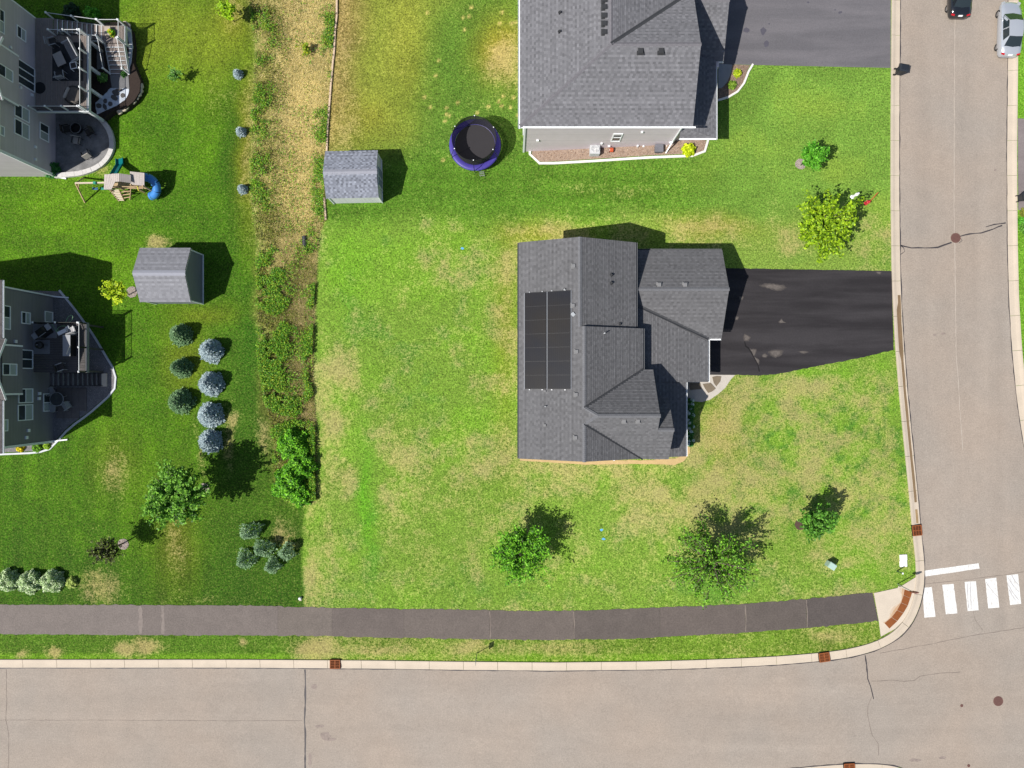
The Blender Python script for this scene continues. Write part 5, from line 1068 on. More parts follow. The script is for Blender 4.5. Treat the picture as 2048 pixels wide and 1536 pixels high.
c = P(130, 664, dB); t = thing('lounger', 'white folded lounger lying next to the kitchen counter', 'lounger', (c[0], c[1], dB+.02)); MB().box((c[0], c[1], dB+.3), (.9, .32, .08), R(25)).build('seat', m_trim, t); MB().box((c[0]+.5, c[1]+.3, dB+.42), (.4, .3, .08), R(25), 1, 0, R(-20)).build('backrest', m_trim, t)
for (dx, dy) in ((-.4, -.25), (-.4, .0), (.4, .05), (.4, .35)): MB().bb(c[0]+dx-.02, c[0]+dx+.02, c[1]+dy-.02, c[1]+dy+.02, dB+.02, dB+.3).build('leg', m_alu, t)
hp = [(104, 648), (108, 655), (112, 662), (118, 668), (124, 670), (121, 664), (117, 660), (114, 664)]; hp2 = [(112, 664), (116, 656), (123, 652), (131, 652), (135, 658), (133, 663)]; hp3 = [(131, 645), (136, 634), (142, 630), (146, 633), (144, 640), (138, 645), (131, 646)]
hs = thing('garden_hose', 'pale green garden hose looped over deck rail and gravel', 'hose', P(125, 655, dB)); m_hose = M('hose_green', (.22, .42, .24), .5, .1, 3)
for q, z in ((hp, dB+.05), (hp2, dB+.06), (hp3, dB+.06)): MB().tube([P(u, v, z) for (u, v) in q], .022, 6).build('loop', m_hose, hs)
c = G(126, 798); t = thing('patio_table', 'round glass patio table on brown pavers by the gravel', 'table', (c[0], c[1], -1.9)); z_ = -1.16
MB().lathe([(.60, 0), (.62, .02), (.58, .03)], (c[0], c[1], z_), 24, False).build('rim', m_alu, t); MB().lathe([(.0, .018), (.58, .02)], (c[0], c[1], z_), 24, False).build('glass', M('smoked_glass', (.05, .055, .06), .1, spec=.6), t)
for k in range(4): MB().bar((c[0], c[1], z_-.05), (c[0]+.5*math.cos(k*1.571+.6), c[1]+.5*math.sin(k*1.571+.6), -1.9), .03).build('leg', m_alu, t)
for (u, v, rz, nm) in ((110, 783, R(-60), 'grey sling chair at the round glass table, on its house side'), (112, 816, R(-100), 'grey sling chair at the round glass table, beside the lower window'), (140, 812, R(125), 'grey sling chair at the round glass table, nearest the gravel')):
    c = G(u, v); chair(nm, (c[0], c[1], -1.9), rz, m_alu, m_sling, .58)
# ================================================================== SHEDS
def shed(label, c, rz, L, W, eave, ridge, oh, sid, shc, door, spread=.22, expo=.185, tabw=.27):
    """gable shed, ridge along local x; c = ground point; built in place with a turned frame"""
    t = thing('shed', label, 'shed', c); Q = Matrix.Rotation(rz, 3, 'Z'); o = Vector(c)
    def T(x, y, z): return o+Q @ Vector((x, y, z))
    def wall(pts): mb = MB(); mb.poly([T(*p) for p in pts]); return mb
    l, w_ = L/2, W/2; rr = ridge-(ridge-eave)*0; k = (ridge-eave)/(w_+oh)
    we = ridge-k*w_-.03
    for s in (-1, 1):
        mb = MB(); a = [T(-l, s*w_, -.2), T(l, s*w_, -.2), T(l, s*w_, we), T(-l, s*w_, we)]; b = [p-(Q @ Vector((0, s*.1, 0))) for p in a]; mb.loft([a, b], close=True, caps=True); mb.build('wall', sid, t)
        mb = MB(); a = [T(s*l, -w_+.1, -.2), T(s*l, w_-.1, -.2), T(s*l, w_-.1, we), T(s*l, 0, ridge-.12), T(s*l, -w_+.1, we)]; b = [p-(Q @ Vector((s*.1, 0, 0))) for p in a]; mb.loft([a, b], close=True, caps=True); mb.build('wall', sid, t)
        slope(t, [T(-l-.12, 0, ridge), T(l+.12, 0, ridge), T(l+.12, s*(w_+oh), eave), T(-l-.12, s*(w_+oh), eave)], shc, spread, expo, tabw, .09)
        for sx_ in (-1, 1):
            mb = MB(); mb.bar(T(sx_*(l+.02), s*(w_+.02), -.1), T(sx_*(l+.02), s*(w_+.02), we), .09, .09); mb.build('corner_trim', m_trim, t)
            mb = MB(); mb.bar(T(sx_*(l+.09), 0, ridge-.13), T(sx_*(l+.09), s*(w_+oh-.02), eave-.12), .03, .10); mb.build('fascia', m_trim, t)
    MB().bar(T(l+.03, -w_, .05), T(l+.03, w_, .05), .06, .14).build('base_trim', m_trim, t)
    mb = MB(); caps(t, T(-l-.12, 0, ridge), T(l+.12, 0, ridge), M('shed_ridge', S(170, 172, 184, 1.6), .9, .06, 5), .46, .2, lift=.02, sag=.10)
    if door < 0: l = -l-.06; door = -door
    d = MB(); d.bar(T(l+.03, -door/2, 1.0), T(l+.03, door/2, 1.0), .04, 1.95); dd = d.build('door', M('shed_door', (.20, .23, .32), .6, .05), t)
    for y in (-door/2, 0, door/2): MB().bar(T(l+.06, y, .05), T(l+.06, y, 1.97), .03, .08).build('door_trim', m_trim, dd)
    MB().bar(T(l+.06, -door/2, 1.97), T(l+.06, door/2, 1.97), .03, .08).build('door_trim', m_trim, dd)
    return t
# north shed: mottled blue-grey roof
zS_ = -2.2
a = P(647, 345, zS_+3.15); b = P(753.5, 343, zS_+3.15); ang = math.atan2(b[1]-a[1], b[0]-a[0]); Lr = math.hypot(b[0]-a[0], b[1]-a[1])
cx, cy = (a[0]+b[0])/2, (a[1]+b[1])/2; e0 = P(702, 303, zS_+2.35); e1 = P(705, 397, zS_+2.35); hw = (e0[1]-e1[1])/2; cym = (e0[1]+e1[1])/2
shed('garden shed with mottled blue-grey roof and white walls beside the trampoline lawn', (cx, cym, float(zg(cx, cym))), ang, Lr-.24, 2*hw-.36, 2.30, 3.12, .18, siding('siding_white_v', (.62, .62, .66), .12, 'X', .04, .3), S(146, 151, 164, 1.6), 1.7, .30, .155, .20)
a = P(265, 546, 1.75); b = P(369, 544.5, 1.75); Lr = math.hypot(b[0]-a[0], b[1]-a[1]); e0 = P(333, 496, .6); e1 = P(333, 604, .6)
shed('garden shed with plain light grey roof and slate siding near the yellow sapling', ((a[0]+b[0])/2, (e0[1]+e1[1])/2, float(zg(a[0], a[1]))), 0, Lr-.24, (e0[1]-e1[1])-.3, 2.62, 3.76, .15, siding('siding_slate_shed', (.16, .175, .20), .17), S(150, 151, 158, 1.6), -1.6, .10)
# ================================================================== TRAMPOLINE
m_pad = M('pad_purple', S(78, 68, 164, 1.5), .45, .08, 2, spec=.4); m_net = None
def net_mat():
    m, t, b = _nodes('safety_net'); b.inputs['Base Color'].default_value = (.012, .012, .014, 1); b.inputs['Roughness'].default_value = .9
    tr = N(t, 'ShaderNodeBsdfTransparent'); mx = N(t, 'ShaderNodeMixShader'); mx.inputs[0].default_value = .86
    t.links.new(tr.outputs[0], mx.inputs[1]); t.links.new(b.outputs[0], mx.inputs[2]); t.links.new(mx.outputs[0], t.nodes['Material Output'].inputs[0]); return m
c = G(951, 284); tz = c[2]; rT = 2.20
tc = P(950, 289, tz+.95); c = (tc[0], tc[1], tz)
tp = thing('trampoline', 'round trampoline with purple padding and black safety net on the lawn', 'trampoline', c)
MB().lathe([(0, .86), (rT-.42, .86)], c, 40, False).build('jump_mat', M('mat_dark', (.026, .024, .028), .8, .05, 2), tp)
for k in range(8):
    t0, t1 = k*math.pi/4+.3, (k+1)*math.pi/4+.3-.006; rings = []
    for j in range(9):
        t_ = t0+(t1-t0)*j/8; rings.append([(c[0]+r_*math.cos(t_), c[1]+r_*math.sin(t_), c[2]+z_) for (r_, z_) in ((rT-.42, .90), (rT-.3, .955), (rT-.02, .955), (rT+.09, .90), (rT+.09, .80))])
    MB().loft(rings).build('pad', m_pad, tp, smooth=True)
MB().tube([(c[0]+rT*math.cos(t_), c[1]+rT*math.sin(t_), c[2]+.85) for t_ in np.linspace(0, 2*math.pi, 41)], .03, 6, False).build('frame_ring', M('galvanised', (.45, .46, .48), .4, metal=.7), tp)
mg = MATS['galvanised']
for k in range(6):
    t_ = k*math.pi/3+.5; x, y = c[0]+(rT+.04)*math.cos(t_), c[1]+(rT+.04)*math.sin(t_); x2, y2_ = c[0]+(rT+.10)*math.cos(t_), c[1]+(rT+.10)*math.sin(t_); x3, y3 = c[0]+(rT-.28)*math.cos(t_), c[1]+(rT-.28)*math.sin(t_)
    MB().tube([(x, y, c[2]), (x, y, c[2]+.86)], .03, 8).build('leg', mg, tp); MB().tube([(x2, y2_, c[2]+.5), (x2, y2_, c[2]+1.6), (x3, y3, c[2]+2.55)], .028, 8).build('pole', m_black, tp)
    MB().lathe([(.04, 0), (.05, .05), (0, .08)], (x3, y3, c[2]+2.55), 8).build('pole_cap', m_trim, tp)
rings = [[(c[0]+r_*math.cos(t_), c[1]+r_*math.sin(t_), c[2]+z_) for t_ in np.linspace(0, 2*math.pi, 49)] for (r_, z_) in ((rT-.40, .90), (rT-.34, 1.6), (rT-.28, 2.5))]
MB().loft(rings).build('net', net_mat(), tp, smooth=True)
MB().tube([(c[0]+(rT-.28)*math.cos(t_), c[1]+(rT-.28)*math.sin(t_), c[2]+2.5) for t_ in np.linspace(0, 2*math.pi, 41)], .02, 6, False).build('net_hoop', m_black, tp)
lx_, ly_ = c[0]+.55, c[1]-rT-.12
for s in (-.2, .2): MB().bar((lx_+s, ly_, c[2]+.85), (lx_+s+.1, ly_-.28, c[2]), .03).build('ladder_rail', mg, tp)
for i in range(3): z_ = .2+.25*i; MB().bar((lx_-.18, ly_-.2+.08*i, c[2]+z_), (lx_+.25, ly_-.2+.08*i, c[2]+z_), .05, .02).build('rung', mg, tp)
# ================================================================== PLAYSET
ps = thing('playset', 'wooden play tower with swing beam, teal slide and blue tube slide', 'playset', G(250, 370)); pz = float(zg(-34.5, 18)); m_wd = M('weathered_wood', (.37, .33, .31), .85, .12, 3, .15, 15); m_wd2 = M('cedar', (.42, .30, .18), .8, .12, 3, .15, 15)
def pp3(u, v, h): return P(u, v, pz+h)
def plank_roof(pts_a, pts_b, n, h0, h1, name='roof_plank'):
    """planks spanning between two edges"""
    for i in range(n):
        t0, t1 = i/n, (i+1)/n-.06/n*1.2; qa = [Vector(pts_a[0]).lerp(Vector(pts_a[1]), t_) for t_ in (t0, t1)]; qb = [Vector(pts_b[0]).lerp(Vector(pts_b[1]), t_) for t_ in (t0, t1)]
        a_ = [qa[0], qa[1], qb[1], qb[0]]; MB().loft([[p+Vector((0, 0, .02)) for p in a_], [p-Vector((0, 0, .02)) for p in a_]], close=True, caps=True).build(name, m_wd, ps)
# west roof: two pitches meeting over the ladder, planks running up the slope
plank_roof((pp3(209, 349, 2.4), pp3(239, 347, 2.9)), (pp3(208, 379, 2.4), pp3(223, 379, 2.65)), 5, 0, 0)
plank_roof((pp3(224, 347.5, 2.66), pp3(239, 347, 2.92)), (pp3(224, 364, 2.66), pp3(239, 363, 2.92)), 4, 0, 0)
plank_roof((pp3(239.5, 347, 2.92), pp3(262, 350, 2.5)), (pp3(239.5, 363, 2.92), pp3(262, 366, 2.5)), 6, 0, 0)
plank_roof((pp3(260, 343, 2.35), pp3(289, 346, 2.35)), (pp3(261, 369, 2.2), pp3(289, 372, 2.2)), 9, 0, 0)
for (u, v) in ((213, 352), (213, 376), (236, 352), (236, 374), (262, 347), (262, 370), (286, 350), (286, 372)):
    x, y, _ = pp3(u, v, 2.2); MB().bb(x-.05, x+.05, y-.05, y+.05, pz-.1, pz+2.3).build('post', m_wd2, ps)
xa, ya, _ = pp3(225, 376, 1.5); xb, yb, _ = pp3(288, 350, 1.5)
for i in range(9):
    y0 = ya+(yb-ya)*i/9; MB().bb(xa, xb, y0+.005, y0+(yb-ya)/9-.012, pz+1.42, pz+1.46).build('floor_board', m_wd2, ps)
MB().bar((xa, ya-.02, pz+2.0), (xb+.3, ya-.05, pz+2.0), .06, .1).build('rail', m_wd2, ps); MB().bar((xa, ya-.02, pz+1.55), (xb+.3, ya-.05, pz+1.55), .06, .1).build('rail', m_wd2, ps)
b0 = Vector(pp3(151, 366.5, 2.3)); b1 = Vector(pp3(211, 365.5, 2.3)); MB().bar(b0, b1, .12, .16).build('swing_beam', M('beam_pine', (.52, .44, .34), .8, .1, 3), ps)
MB().bar(b0, G(170, 405), .1).build('beam_leg', m_wd2, ps); MB().bar(b0, G(168, 355), .1).build('beam_leg', m_wd2, ps); MB().bar(b0+Vector((.3, 0, 0)), b0.lerp(Vector(G(170, 405)), .3), .07).build('brace', m_wd2, ps)
for u in (166, 184):
    p = Vector(pp3(u, 366, 2.25)); 
    for s in (-.22, .22): MB().tube([p+Vector((s, 0, 0)), p+Vector((s, 0, -1.7))], .012, 5).build('swing_rope', m_black, ps)
    MB().box(p+Vector((0, 0, -1.72)), (.5, .2, .04)).build('swing_seat', M('seat_green', (.02, .22, .16), .5) if u > 180 else M('seat_blue', (.03, .10, .22), .5), ps)
MB().box(Vector(pp3(190, 366, 2.38)), (.22, .2, .25)).build('swing_bracket', MATS['seat_green'], ps)
# ladder wall
la = [Vector(pp3(219, 379, 1.45)), Vector(pp3(238, 379, 1.45))]; lb = [Vector(G(238, 402)), Vector(G(249, 402))]
for i in range(7):
    t_ = (i+.4)/7; MB().bar(la[0].lerp(lb[0], t_), la[1].lerp(lb[1], t_), .11, .03).build('ladder_step', M('beam_pine', (.52, .44, .34)), ps)
for k in range(2): MB().bar(la[k], lb[k], .05, .1).build('ladder_rail', m_wd2, ps)
ra = [Vector(pp3(240, 378, 1.45)), Vector(pp3(262, 376, 1.45))]
for i in range(4): MB().bar(ra[0].lerp(lb[1], i/4), ra[1].lerp(lb[1]+Vector((.5, .1, 0)), i/4), .07, .05).build('climb_bar', m_wd2, ps)
MB().bar(ra[1], lb[1]+Vector((.5, .1, 0)), .06, .06).build('climb_rail', m_wd2, ps)
# teal slide (north)
s0 = Vector(pp3(229, 348, 1.5)); s3 = Vector(G(242, 318)); pts = [s0, s0.lerp(s3, .3)+Vector((0, 0, -.05)), s0.lerp(s3, .7)+Vector((0, 0, -.18)), s3+Vector((0, .0, .16))]
rings = []
for i, p in enumerate(pts):
    d = (s3-s0); d.z = 0; d.normalize(); r_ = Vector((d.y, -d.x, 0)); rings.append([p-r_*.30+Vector((0, 0, .18)), p-r_*.27, p-r_*.1+Vector((0, 0, -.02)), p+r_*.1+Vector((0, 0, -.02)), p+r_*.27, p+r_*.30+Vector((0, 0, .18)), p+r_*.33+Vector((0, 0, .18)), p+r_*.3+Vector((0, 0, -.06)), p-r_*.3+Vector((0, 0, -.06)), p-r_*.33+Vector((0, 0, .18))])
MB().loft(rings, close=True, caps=True).build('slide', M('teal_plastic', (.004, .15, .16), .35, .04, 2), ps, smooth=False)
# blue tube slide (east): descending half turn
m_tube = M('blue_plastic', (.045, .19, .50), .35, .03, 2); cc = Vector(pp3(294, 372, 1.2)); tp_ = []
for j in range(13):
    t_ = j/12; an = R(115-215*t_); rr_ = .62; tp_.append(Vector((cc.x+rr_*math.cos(an)+.12, cc.y+rr_*math.sin(an)*1.05, pz+1.75-1.35*t_)))
tp_ = [tp_[0]+Vector((-.5, .05, .1))]+tp_
for i in range(0, 12, 3): MB().tube(tp_[i:i+4], .36, 14, False).build('tube_section', m_tube, ps, smooth=True)
MB().tube(tp_[12:14], [.36, .40], 14, False).build('tube_exit', m_tube, ps, smooth=True)
for i in (3, 6, 9, 12): MB().tube([tp_[i]-(tp_[i+1]-tp_[i])*.06, tp_[i]+(tp_[i+1]-tp_[i])*.06], .385, 14, False).build('tube_flange', m_tube, ps)
MB().bar(pp3(274, 372, 2.15), pp3(277, 381, 1.9), .06).build('telescope', M('yellow_plastic', (.55, .5, .06), .4), ps); MB().bar(pp3(277, 381, 1.9), G(297, 392), .05).build('handrail', MATS['yellow_plastic'], ps)
# ================================================================== CARS
m_tire = M('tyre', (.022, .022, .023), .85, .1, 6); m_rim = M('alloy', (.35, .35, .36), .35, .05, metal=.7)
def car(label, paint, loc, rz, L=4.75, win=(.02, .028, .032)):
    t = thing('car', label, 'car', (0, 0, 0)); gl = M('car_glass', win, .05, .02, spec=.8)
    st = [(0, .60, .34, .62), (.04, .72, .28, .80), (.22, .84, .24, .97), (.75, .895, .22, 1.00), (1.5, .905, .2, .98), (2.6, .905, .2, .95), (3.35, .90, .2, .93), (3.9, .885, .22, .86), (4.4, .83, .25, .74), (4.66, .70, .28, .62), (4.75, .52, .34, .54)]
    rings = []
    for (y, hw_, zb, zt) in st:
        y = y*L/4.75-L/2; h = [(hw_*.90, zb), (hw_*.985, zb+.12), (hw_, (zb+zt)/2), (hw_*.985, zt-.14), (hw_*.93, zt-.04), (hw_*.6, zt+.01), (0, zt+.025)]
        rings.append([(x, y, z) for (x, z) in h]+[(-x, y, z) for (x, z) in h[-2::-1]])
    MB().loft(rings, close=True, caps=True).build('body', paint, t, smooth=True)
    def cab(y0, y1, hwb, hwt, z, inset=0): return (y0, y1, hwb, hwt, z)
    yb0, yt0, yt1, yb1 = .42-L/2+.25, 1.35-L/2, 2.70-L/2, 3.45-L/2; zb, zt = .97, 1.44
    B = {'rb': (.70, yb0, zb), 'rt': (.56, yt0, zt), 'ft': (.58, yt1, zt), 'fb': (.76, yb1, .93), 'mb': (.83, (yb0+yb1)/2-.1, .96), 'mt': (.61, (yt0+yt1)/2, zt+.03)}
    def q(k, s=1, out=0): x, y, z = B[k]; return Vector((s*(x+out), y, z))
    rf = MB(); rf.loft([[q('rt', -1), (0, yt0-.04, zt+.03), q('rt')], [q('mt', -1), (0, B['mt'][1], zt+.075), q('mt')], [q('ft', -1), (0, yt1+.05, zt+.03), q('ft')]]); rf.build('roof', paint, t, smooth=True)
    for k0, k1, nm in (('ft', 'fb', 'windscreen'), ('rt', 'rb', 'rear_window')):
        dy = .10 if nm == 'windscreen' else -.10; e = .03
        MB().loft([[q(k0, -1)*1, (0, B[k0][1]+dy*.45, zt+.03), q(k0)], [q(k1, -1), (0, B[k1][1]+dy, B[k1][2]+.02), q(k1)]]).build(nm, gl, t, smooth=True)
    for s in (-1, 1):
        bl_ = Vector((s*.80, yb0+.45, .97)); fr_ = Vector((s*.84, yb1-.38, .95)); sh_ = [q('rb', s), bl_, q('mb', s), fr_, q('fb', s), q('ft', s), q('mt', s), q('rt', s)]
        MB().poly(sh_).build('side_panel', paint, t)
        n_ = Vector((s*.012, 0, .004)); mid_b = q('mb', s).lerp(fr_, .12); mid_t = q('mt', s).lerp(q('ft', s), .10)
        ce = lambda pts: [p+(sum(pts, Vector())/len(pts)-p)*.09+n_ for p in pts]
        MB().poly(ce([bl_, q('mb', s), mid_b, mid_t, q('mt', s), q('rt', s)])).build('rear_side_window', gl, t); MB().poly(ce([mid_b, fr_, q('fb', s), q('ft', s), mid_t])).build('front_side_window', gl, t)
        for y, nm in ((-L/2+.92, 'rear'), (L/2-.93, 'front')):
            w_ = MB(); c_ = (s*.765, y, .32); prof = [(.20, -.10), (.30, -.10), (.325, -.06), (.325, .06), (.30, .10), (.20, .10)]
            n0 = 18; b0_ = len(w_.v)
            for (r_, a_) in prof:
                for j in range(n0): th = 2*math.pi*j/n0; w_.v.append((c_[0]+s*a_+s*.02, c_[1]+r_*math.cos(th), c_[2]+r_*math.sin(th)))
            for i in range(len(prof)-1):
                for j in range(n0): k = (j+1) % n0; w_.f.append((i*n0+j, i*n0+k, (i+1)*n0+k, (i+1)*n0+j))
            wo = w_.build('wheel', m_tire, t, smooth=True); r2 = MB(); r2.v = [(c_[0]+s*.095, c_[1]+.205*math.cos(2*math.pi*j/14), c_[2]+.205*math.sin(2*math.pi*j/14)) for j in range(14)]; r2.f = [tuple(range(14))]; r2.build('rim', m_rim, wo)
        MB().box((s*.96, yb1-.42, 1.0), (.20, .12, .13), 0, .8).build('mirror', paint, t, bevel=.02)
        MB().box((s*.66, L/2-.20, .70), (.30, .28, .10), s*R(-25), .8).build('headlight', M('headlight', (.30, .32, .34), .1, spec=.6), t, bevel=.02)
        MB().box((s*.66, -L/2+.095, .84), (.30, .14, .11), s*R(18), .9).build('taillight', M('taillight', (.45, .012, .02), .2, spec=.6), t, bevel=.02)
        MB().bar((s*.915, yb0+.9, .80), (s*.915, yb0+1.08, .80), .02, .03).build('door_handle', paint, t)
    MB().box((0, -L/2+.03, .80), (.36, .03, .13), 0, 1, R(-30)).build('number_plate', m_trim, t); MB().box((0, -L/2+.02, .48), (1.1, .08, .10)).build('bumper', paint, t, bevel=.02)
    place(t, loc, rz); return t
pm = M('silver_paint', (.50, .53, .58), .25, .02, 1, metal=.45, coat=.8); pb = M('black_paint', (.010, .012, .016), .15, .02, 1, coat=1.0)
c = P(2012, 62, .3); car('silver saloon car parked against the east kerb', pm, (c[0]+.08, c[1], .02), R(-2), 4.72)
c = P(1914, -12, .3); car('black car with red tail lights driving up the side street', pb, (c[0], c[1]+.1, .02), R(-1), 4.6)
# ================================================================== BINS, SIGNS, HYDRANTS
def bin_(label, loc, rz, col):
    t = thing('wheelie_bin', label, 'bin', (0, 0, 0)); m_ = M('bin_plastic', col, .5, .05, 3)
    MB().loft([[(x*.24, y*.26, .08) for (x, y) in ((-1, -1), (1, -1), (1, 1), (-1, 1))], [(x*.30, y*.36, .98) for (x, y) in ((-1, -1), (1, -1), (1, 1), (-1, 1))]], close=True, caps=True).build('body', m_, t, bevel=.02)
    MB().loft([[(x*.33, y*.40, .99) for (x, y) in ((-1, -1), (1, -1), (1, 1), (-1, 1))], [(x*.32, y*.39, 1.03) for (x, y) in ((-1, -1), (1, -1), (1, 1), (-1, 1))], [(x*.22, y*.28, 1.09) for (x, y) in ((-1, -1), (1, -1), (1, 1), (-1, 1))]], close=True, caps=True).build('lid', m_, t, bevel=.01)
    MB().bar((-.3, .46, .96), (.3, .46, .96), .035).build('handle', m_, t)
    for s in (-1, 1):
        MB().tube([(s*.26-.03, .33, .12), (s*.26+.03, .33, .12)], .12, 12).build('wheel', m_tire, t); MB().bar((s*.25, .36, .95), (s*.25, .46, .96), .03).build('handle_arm', m_, t)
    MB().box((.05, -.372, .75), (.2, .01, .14)).build('sticker', m_trim, t)
    place(t, loc, rz)
c = G(1793, 147); bin_('black wheelie bin standing on the west kerb below the grey driveway', (c[0]+.05, c[1], c[2]+.1), R(80), (.014, .018, .026))
c = G(2046, 398); bin_('dark wheelie bin on the driveway across the street', (c[0]-.3, c[1], c[2]+.03), R(95), (.018, .02, .03))
m_galv = M('sign_steel', (.30, .31, .33), .5, .05, metal=.5)
c = G(1795, 1168); t = thing('stop_sign', 'red octagonal sign on a steel post at the corner ramp', 'sign', c); MB().bar(c, (c[0], c[1], c[2]+2.75), .06, .05).build('post', m_galv, t)
oc = [(c[0]+.38*math.cos(a_), c[1]+.04, c[2]+2.45+.38*math.sin(a_)) for a_ in np.arange(8)*math.pi/4+math.pi/8]
oc = [(x, y, z) for (x, y, z) in oc]; ybk = [(x, y+.012, z) for (x, y, z) in oc]
MB().loft([oc, ybk], close=True, caps=True).build('sign_plate', M('sign_red', (.42, .02, .025), .4, .04), t)
def text(body, size, loc, rot, mat, parent, name='lettering'):
    cu = bpy.data.curves.new(name, 'FONT'); cu.body = body; cu.size = size; cu.align_x = 'CENTER'; cu.align_y = 'CENTER'; cu.extrude = .002; ob = bpy.data.objects.new(name, cu)
    me_ = ob.to_mesh().copy() if False else None
    COL.objects.link(ob); dg = bpy.context.evaluated_depsgraph_get(); me_ = bpy.data.meshes.new_from_object(ob.evaluated_get(dg)); bpy.data.objects.remove(ob)
    me_.materials.clear(); me_.materials.append(mat); o = link(name, me_, parent); o.location = Vector(loc)-Vector(parent['_org']); o.rotation_euler = rot; return o
# the plate faces traffic coming from the north
text('STOP', .26, (c[0], c[1]+.056, c[2]+2.45), (R(90), 0, R(180)), m_trim, t)
c = G(954, 1306); t = thing('road_sign', 'small steel sign post on the verge between footpath and kerb', 'sign', c); MB().bar(c, (c[0], c[1], c[2]+2.2), .05, .04).build('post', m_galv, t)
MB().bb(c[0]-.02, c[0]+.0, c[1]-.24, c[1]+.24, c[2]+1.6, c[2]+2.2).build('sign_plate', M('plate_back', (.12, .16, .16), .45, metal=.3), t)
def hydrant(label, u, v, col, h, name='hydrant', cat='hydrant', cap=True):
    c = G(u, v); t = thing(name, label, cat, c); m_ = M('cast_'+name+str(u), col, .45, .05, 5)
    MB().lathe([(.17, 0), (.17, .05), (.11, .07), (.10, h*.62), (.14, h*.64), (.14, h*.7), (.11, h*.73), (.09, h*.9), (.03, h), (0, h)], c, 14).build('barrel', m_, t, smooth=False)
    if cap:
        for an_ in (0, 2.1, 4.2): MB().tube([(c[0]+.08*math.cos(an_), c[1]+.08*math.sin(an_), c[2]+h*.55), (c[0]+.19*math.cos(an_), c[1]+.19*math.sin(an_), c[2]+h*.55)], .06, 10).build('nozzle', m_, t)
        MB().tube([(c[0]+.05, c[1], c[2]+h*.8), (c[0]+.30, c[1]+.55, c[2]+1.5)], .025, 6).build('marker_rod', M('rod_red', (.55, .06, .04), .4), t)
    return t
hydrant('red fire hydrant with marker rod on the lawn by the kerb', 1731, 407, (.45, .03, .04), .75)
hydrant('white utility post standing on the lawn beside the yellow-green tree', 1704, 394, (.78, .8, .82), 1.25, 'utility_post', 'post', False)
c = G(1657, 1128); t = thing('utility_pedestal', 'pale green utility box on the lawn near the corner', 'utility box', c); mp_ = M('pale_green_box', (.34, .47, .42), .5, .04, 3); MB().box((c[0], c[1], c[2]+.36), (.62, .5, .72), R(-32)).build('cabinet', mp_, t, bevel=.03); MB().box((c[0], c[1], c[2]+.76), (.68, .56, .1), R(-32), .85).build('lid', mp_, t, bevel=.02)
c = G(1806, 1121); t = thing('utility_vault', 'white flat utility vault cover in the grass beside the kerb', 'vault cover', c)
for k in (-1, 1): MB().box((c[0], c[1]+k*.27, c[2]+.05), (.64, .52, .1), R(3)).build('cover', M('vault_white', (.75, .74, .73), .8, .05, 4), t, bevel=.02)
c = G(1793, 1141); t = thing('marker_post', 'thin dark marker post leaning beside the vault cover', 'post', c); MB().bar((c[0]+.05, c[1]-.05, c[2]), (c[0]+.02, c[1]+.0, c[2]+.9), .05, .12).build('blade', M('marker_green', (.02, .06, .05), .5), t); MB().box((c[0]+.02, c[1], c[2]+.92), (.09, .14, .08)).build('cap', m_trim, t)
m_bluep = M('blue_paint_grass', (.10, .32, .55), .9, .2, 9, .3, 30)
for (u, v, nm) in ((925, 497, 'blue survey paint mark on the lawn behind the solar roof'), (1203, 1060, 'blue survey paint mark on grass east of the leafy street tree, upper of two'), (1207, 1078, 'blue survey paint mark on grass east of the leafy street tree, lower of two')):
    o = drape('paint_mark', GP([(u+random.uniform(2.5, 4.2)*math.cos(a_), v+random.uniform(2, 3.2)*math.sin(a_)) for a_ in np.linspace(0, 6.28, 11)[:-1]]), .015, m_bluep, 2, None, nm, 'paint mark')
c = G(601, 1196); t = thing('utility_marker', 'small white marker where the dark lawn meets the footpath', 'marker', c); MB().lathe([(.13, 0), (.13, .22), (.09, .28), (0, .29)], c, 12).build('cap', m_trim, t); MB().box((c[0], c[1]-.14, c[2]+.03), (.2, .2, .06)).build('base', m_conc, t)
# ================================================================== BEDS AND WALKS
rb = thing('rock_bed', 'tan rock bed with white edging along the pale house wall', 'garden bed', G(1230, 312))
bed = [(1064, 262), (1064, 316), (1072, 323), (1090, 324), (1190, 318), (1300, 311), (1392, 308), (1406, 302), (1411, 292), (1411, 272), (1340, 262)]
bw = [G(u, v)[:2] for (u, v) in bed]; drape('gravel', bw, .05, M('tan_gravel', S(176, 152, 134), .95, .2, 4, .4, 20, .8, 20, bdist=.05), 1.0, rb)
stones(rb, bw, 5200, .055, [S(196, 168, 148), S(160, 132, 116), S(214, 194, 178), S(140, 112, 98), S(186, 170, 160)], z=lambda x, y: zg(x, y)+.055, seed=8)
eo_ = smooth_line(resample([G(u, v)[:2] for (u, v) in ((1061, 258), (1061, 300), (1062, 317), (1069, 324), (1080, 326), (1190, 320), (1300, 313), (1394, 310), (1408, 304), (1414, 294), (1414, 270))], .4), 2); ei_ = offset_line(eo_, -.20)
for i in range(0, len(eo_)-1, 3):
    j = min(i+3, len(eo_)-1); mb = MB(); z_ = [float(zg(*eo_[k])) for k in (i, j)]
    mb.loft([[(eo_[k][0], eo_[k][1], zz-.1), (eo_[k][0], eo_[k][1], zz+.10), (ei_[k][0], ei_[k][1], zz+.10), (ei_[k][0], ei_[k][1], zz-.1)] for k, zz in ((i, z_[0]), (j, z_[1]))], close=True, caps=True); mb.build('edging', M('edging_white', (.62, .60, .58), .85, .06, 2), rb)
c = G(1188, 304); t = thing('air_conditioner', 'grey air conditioner unit standing in the tan rock bed', 'air conditioner', c); z0_ = c[2]
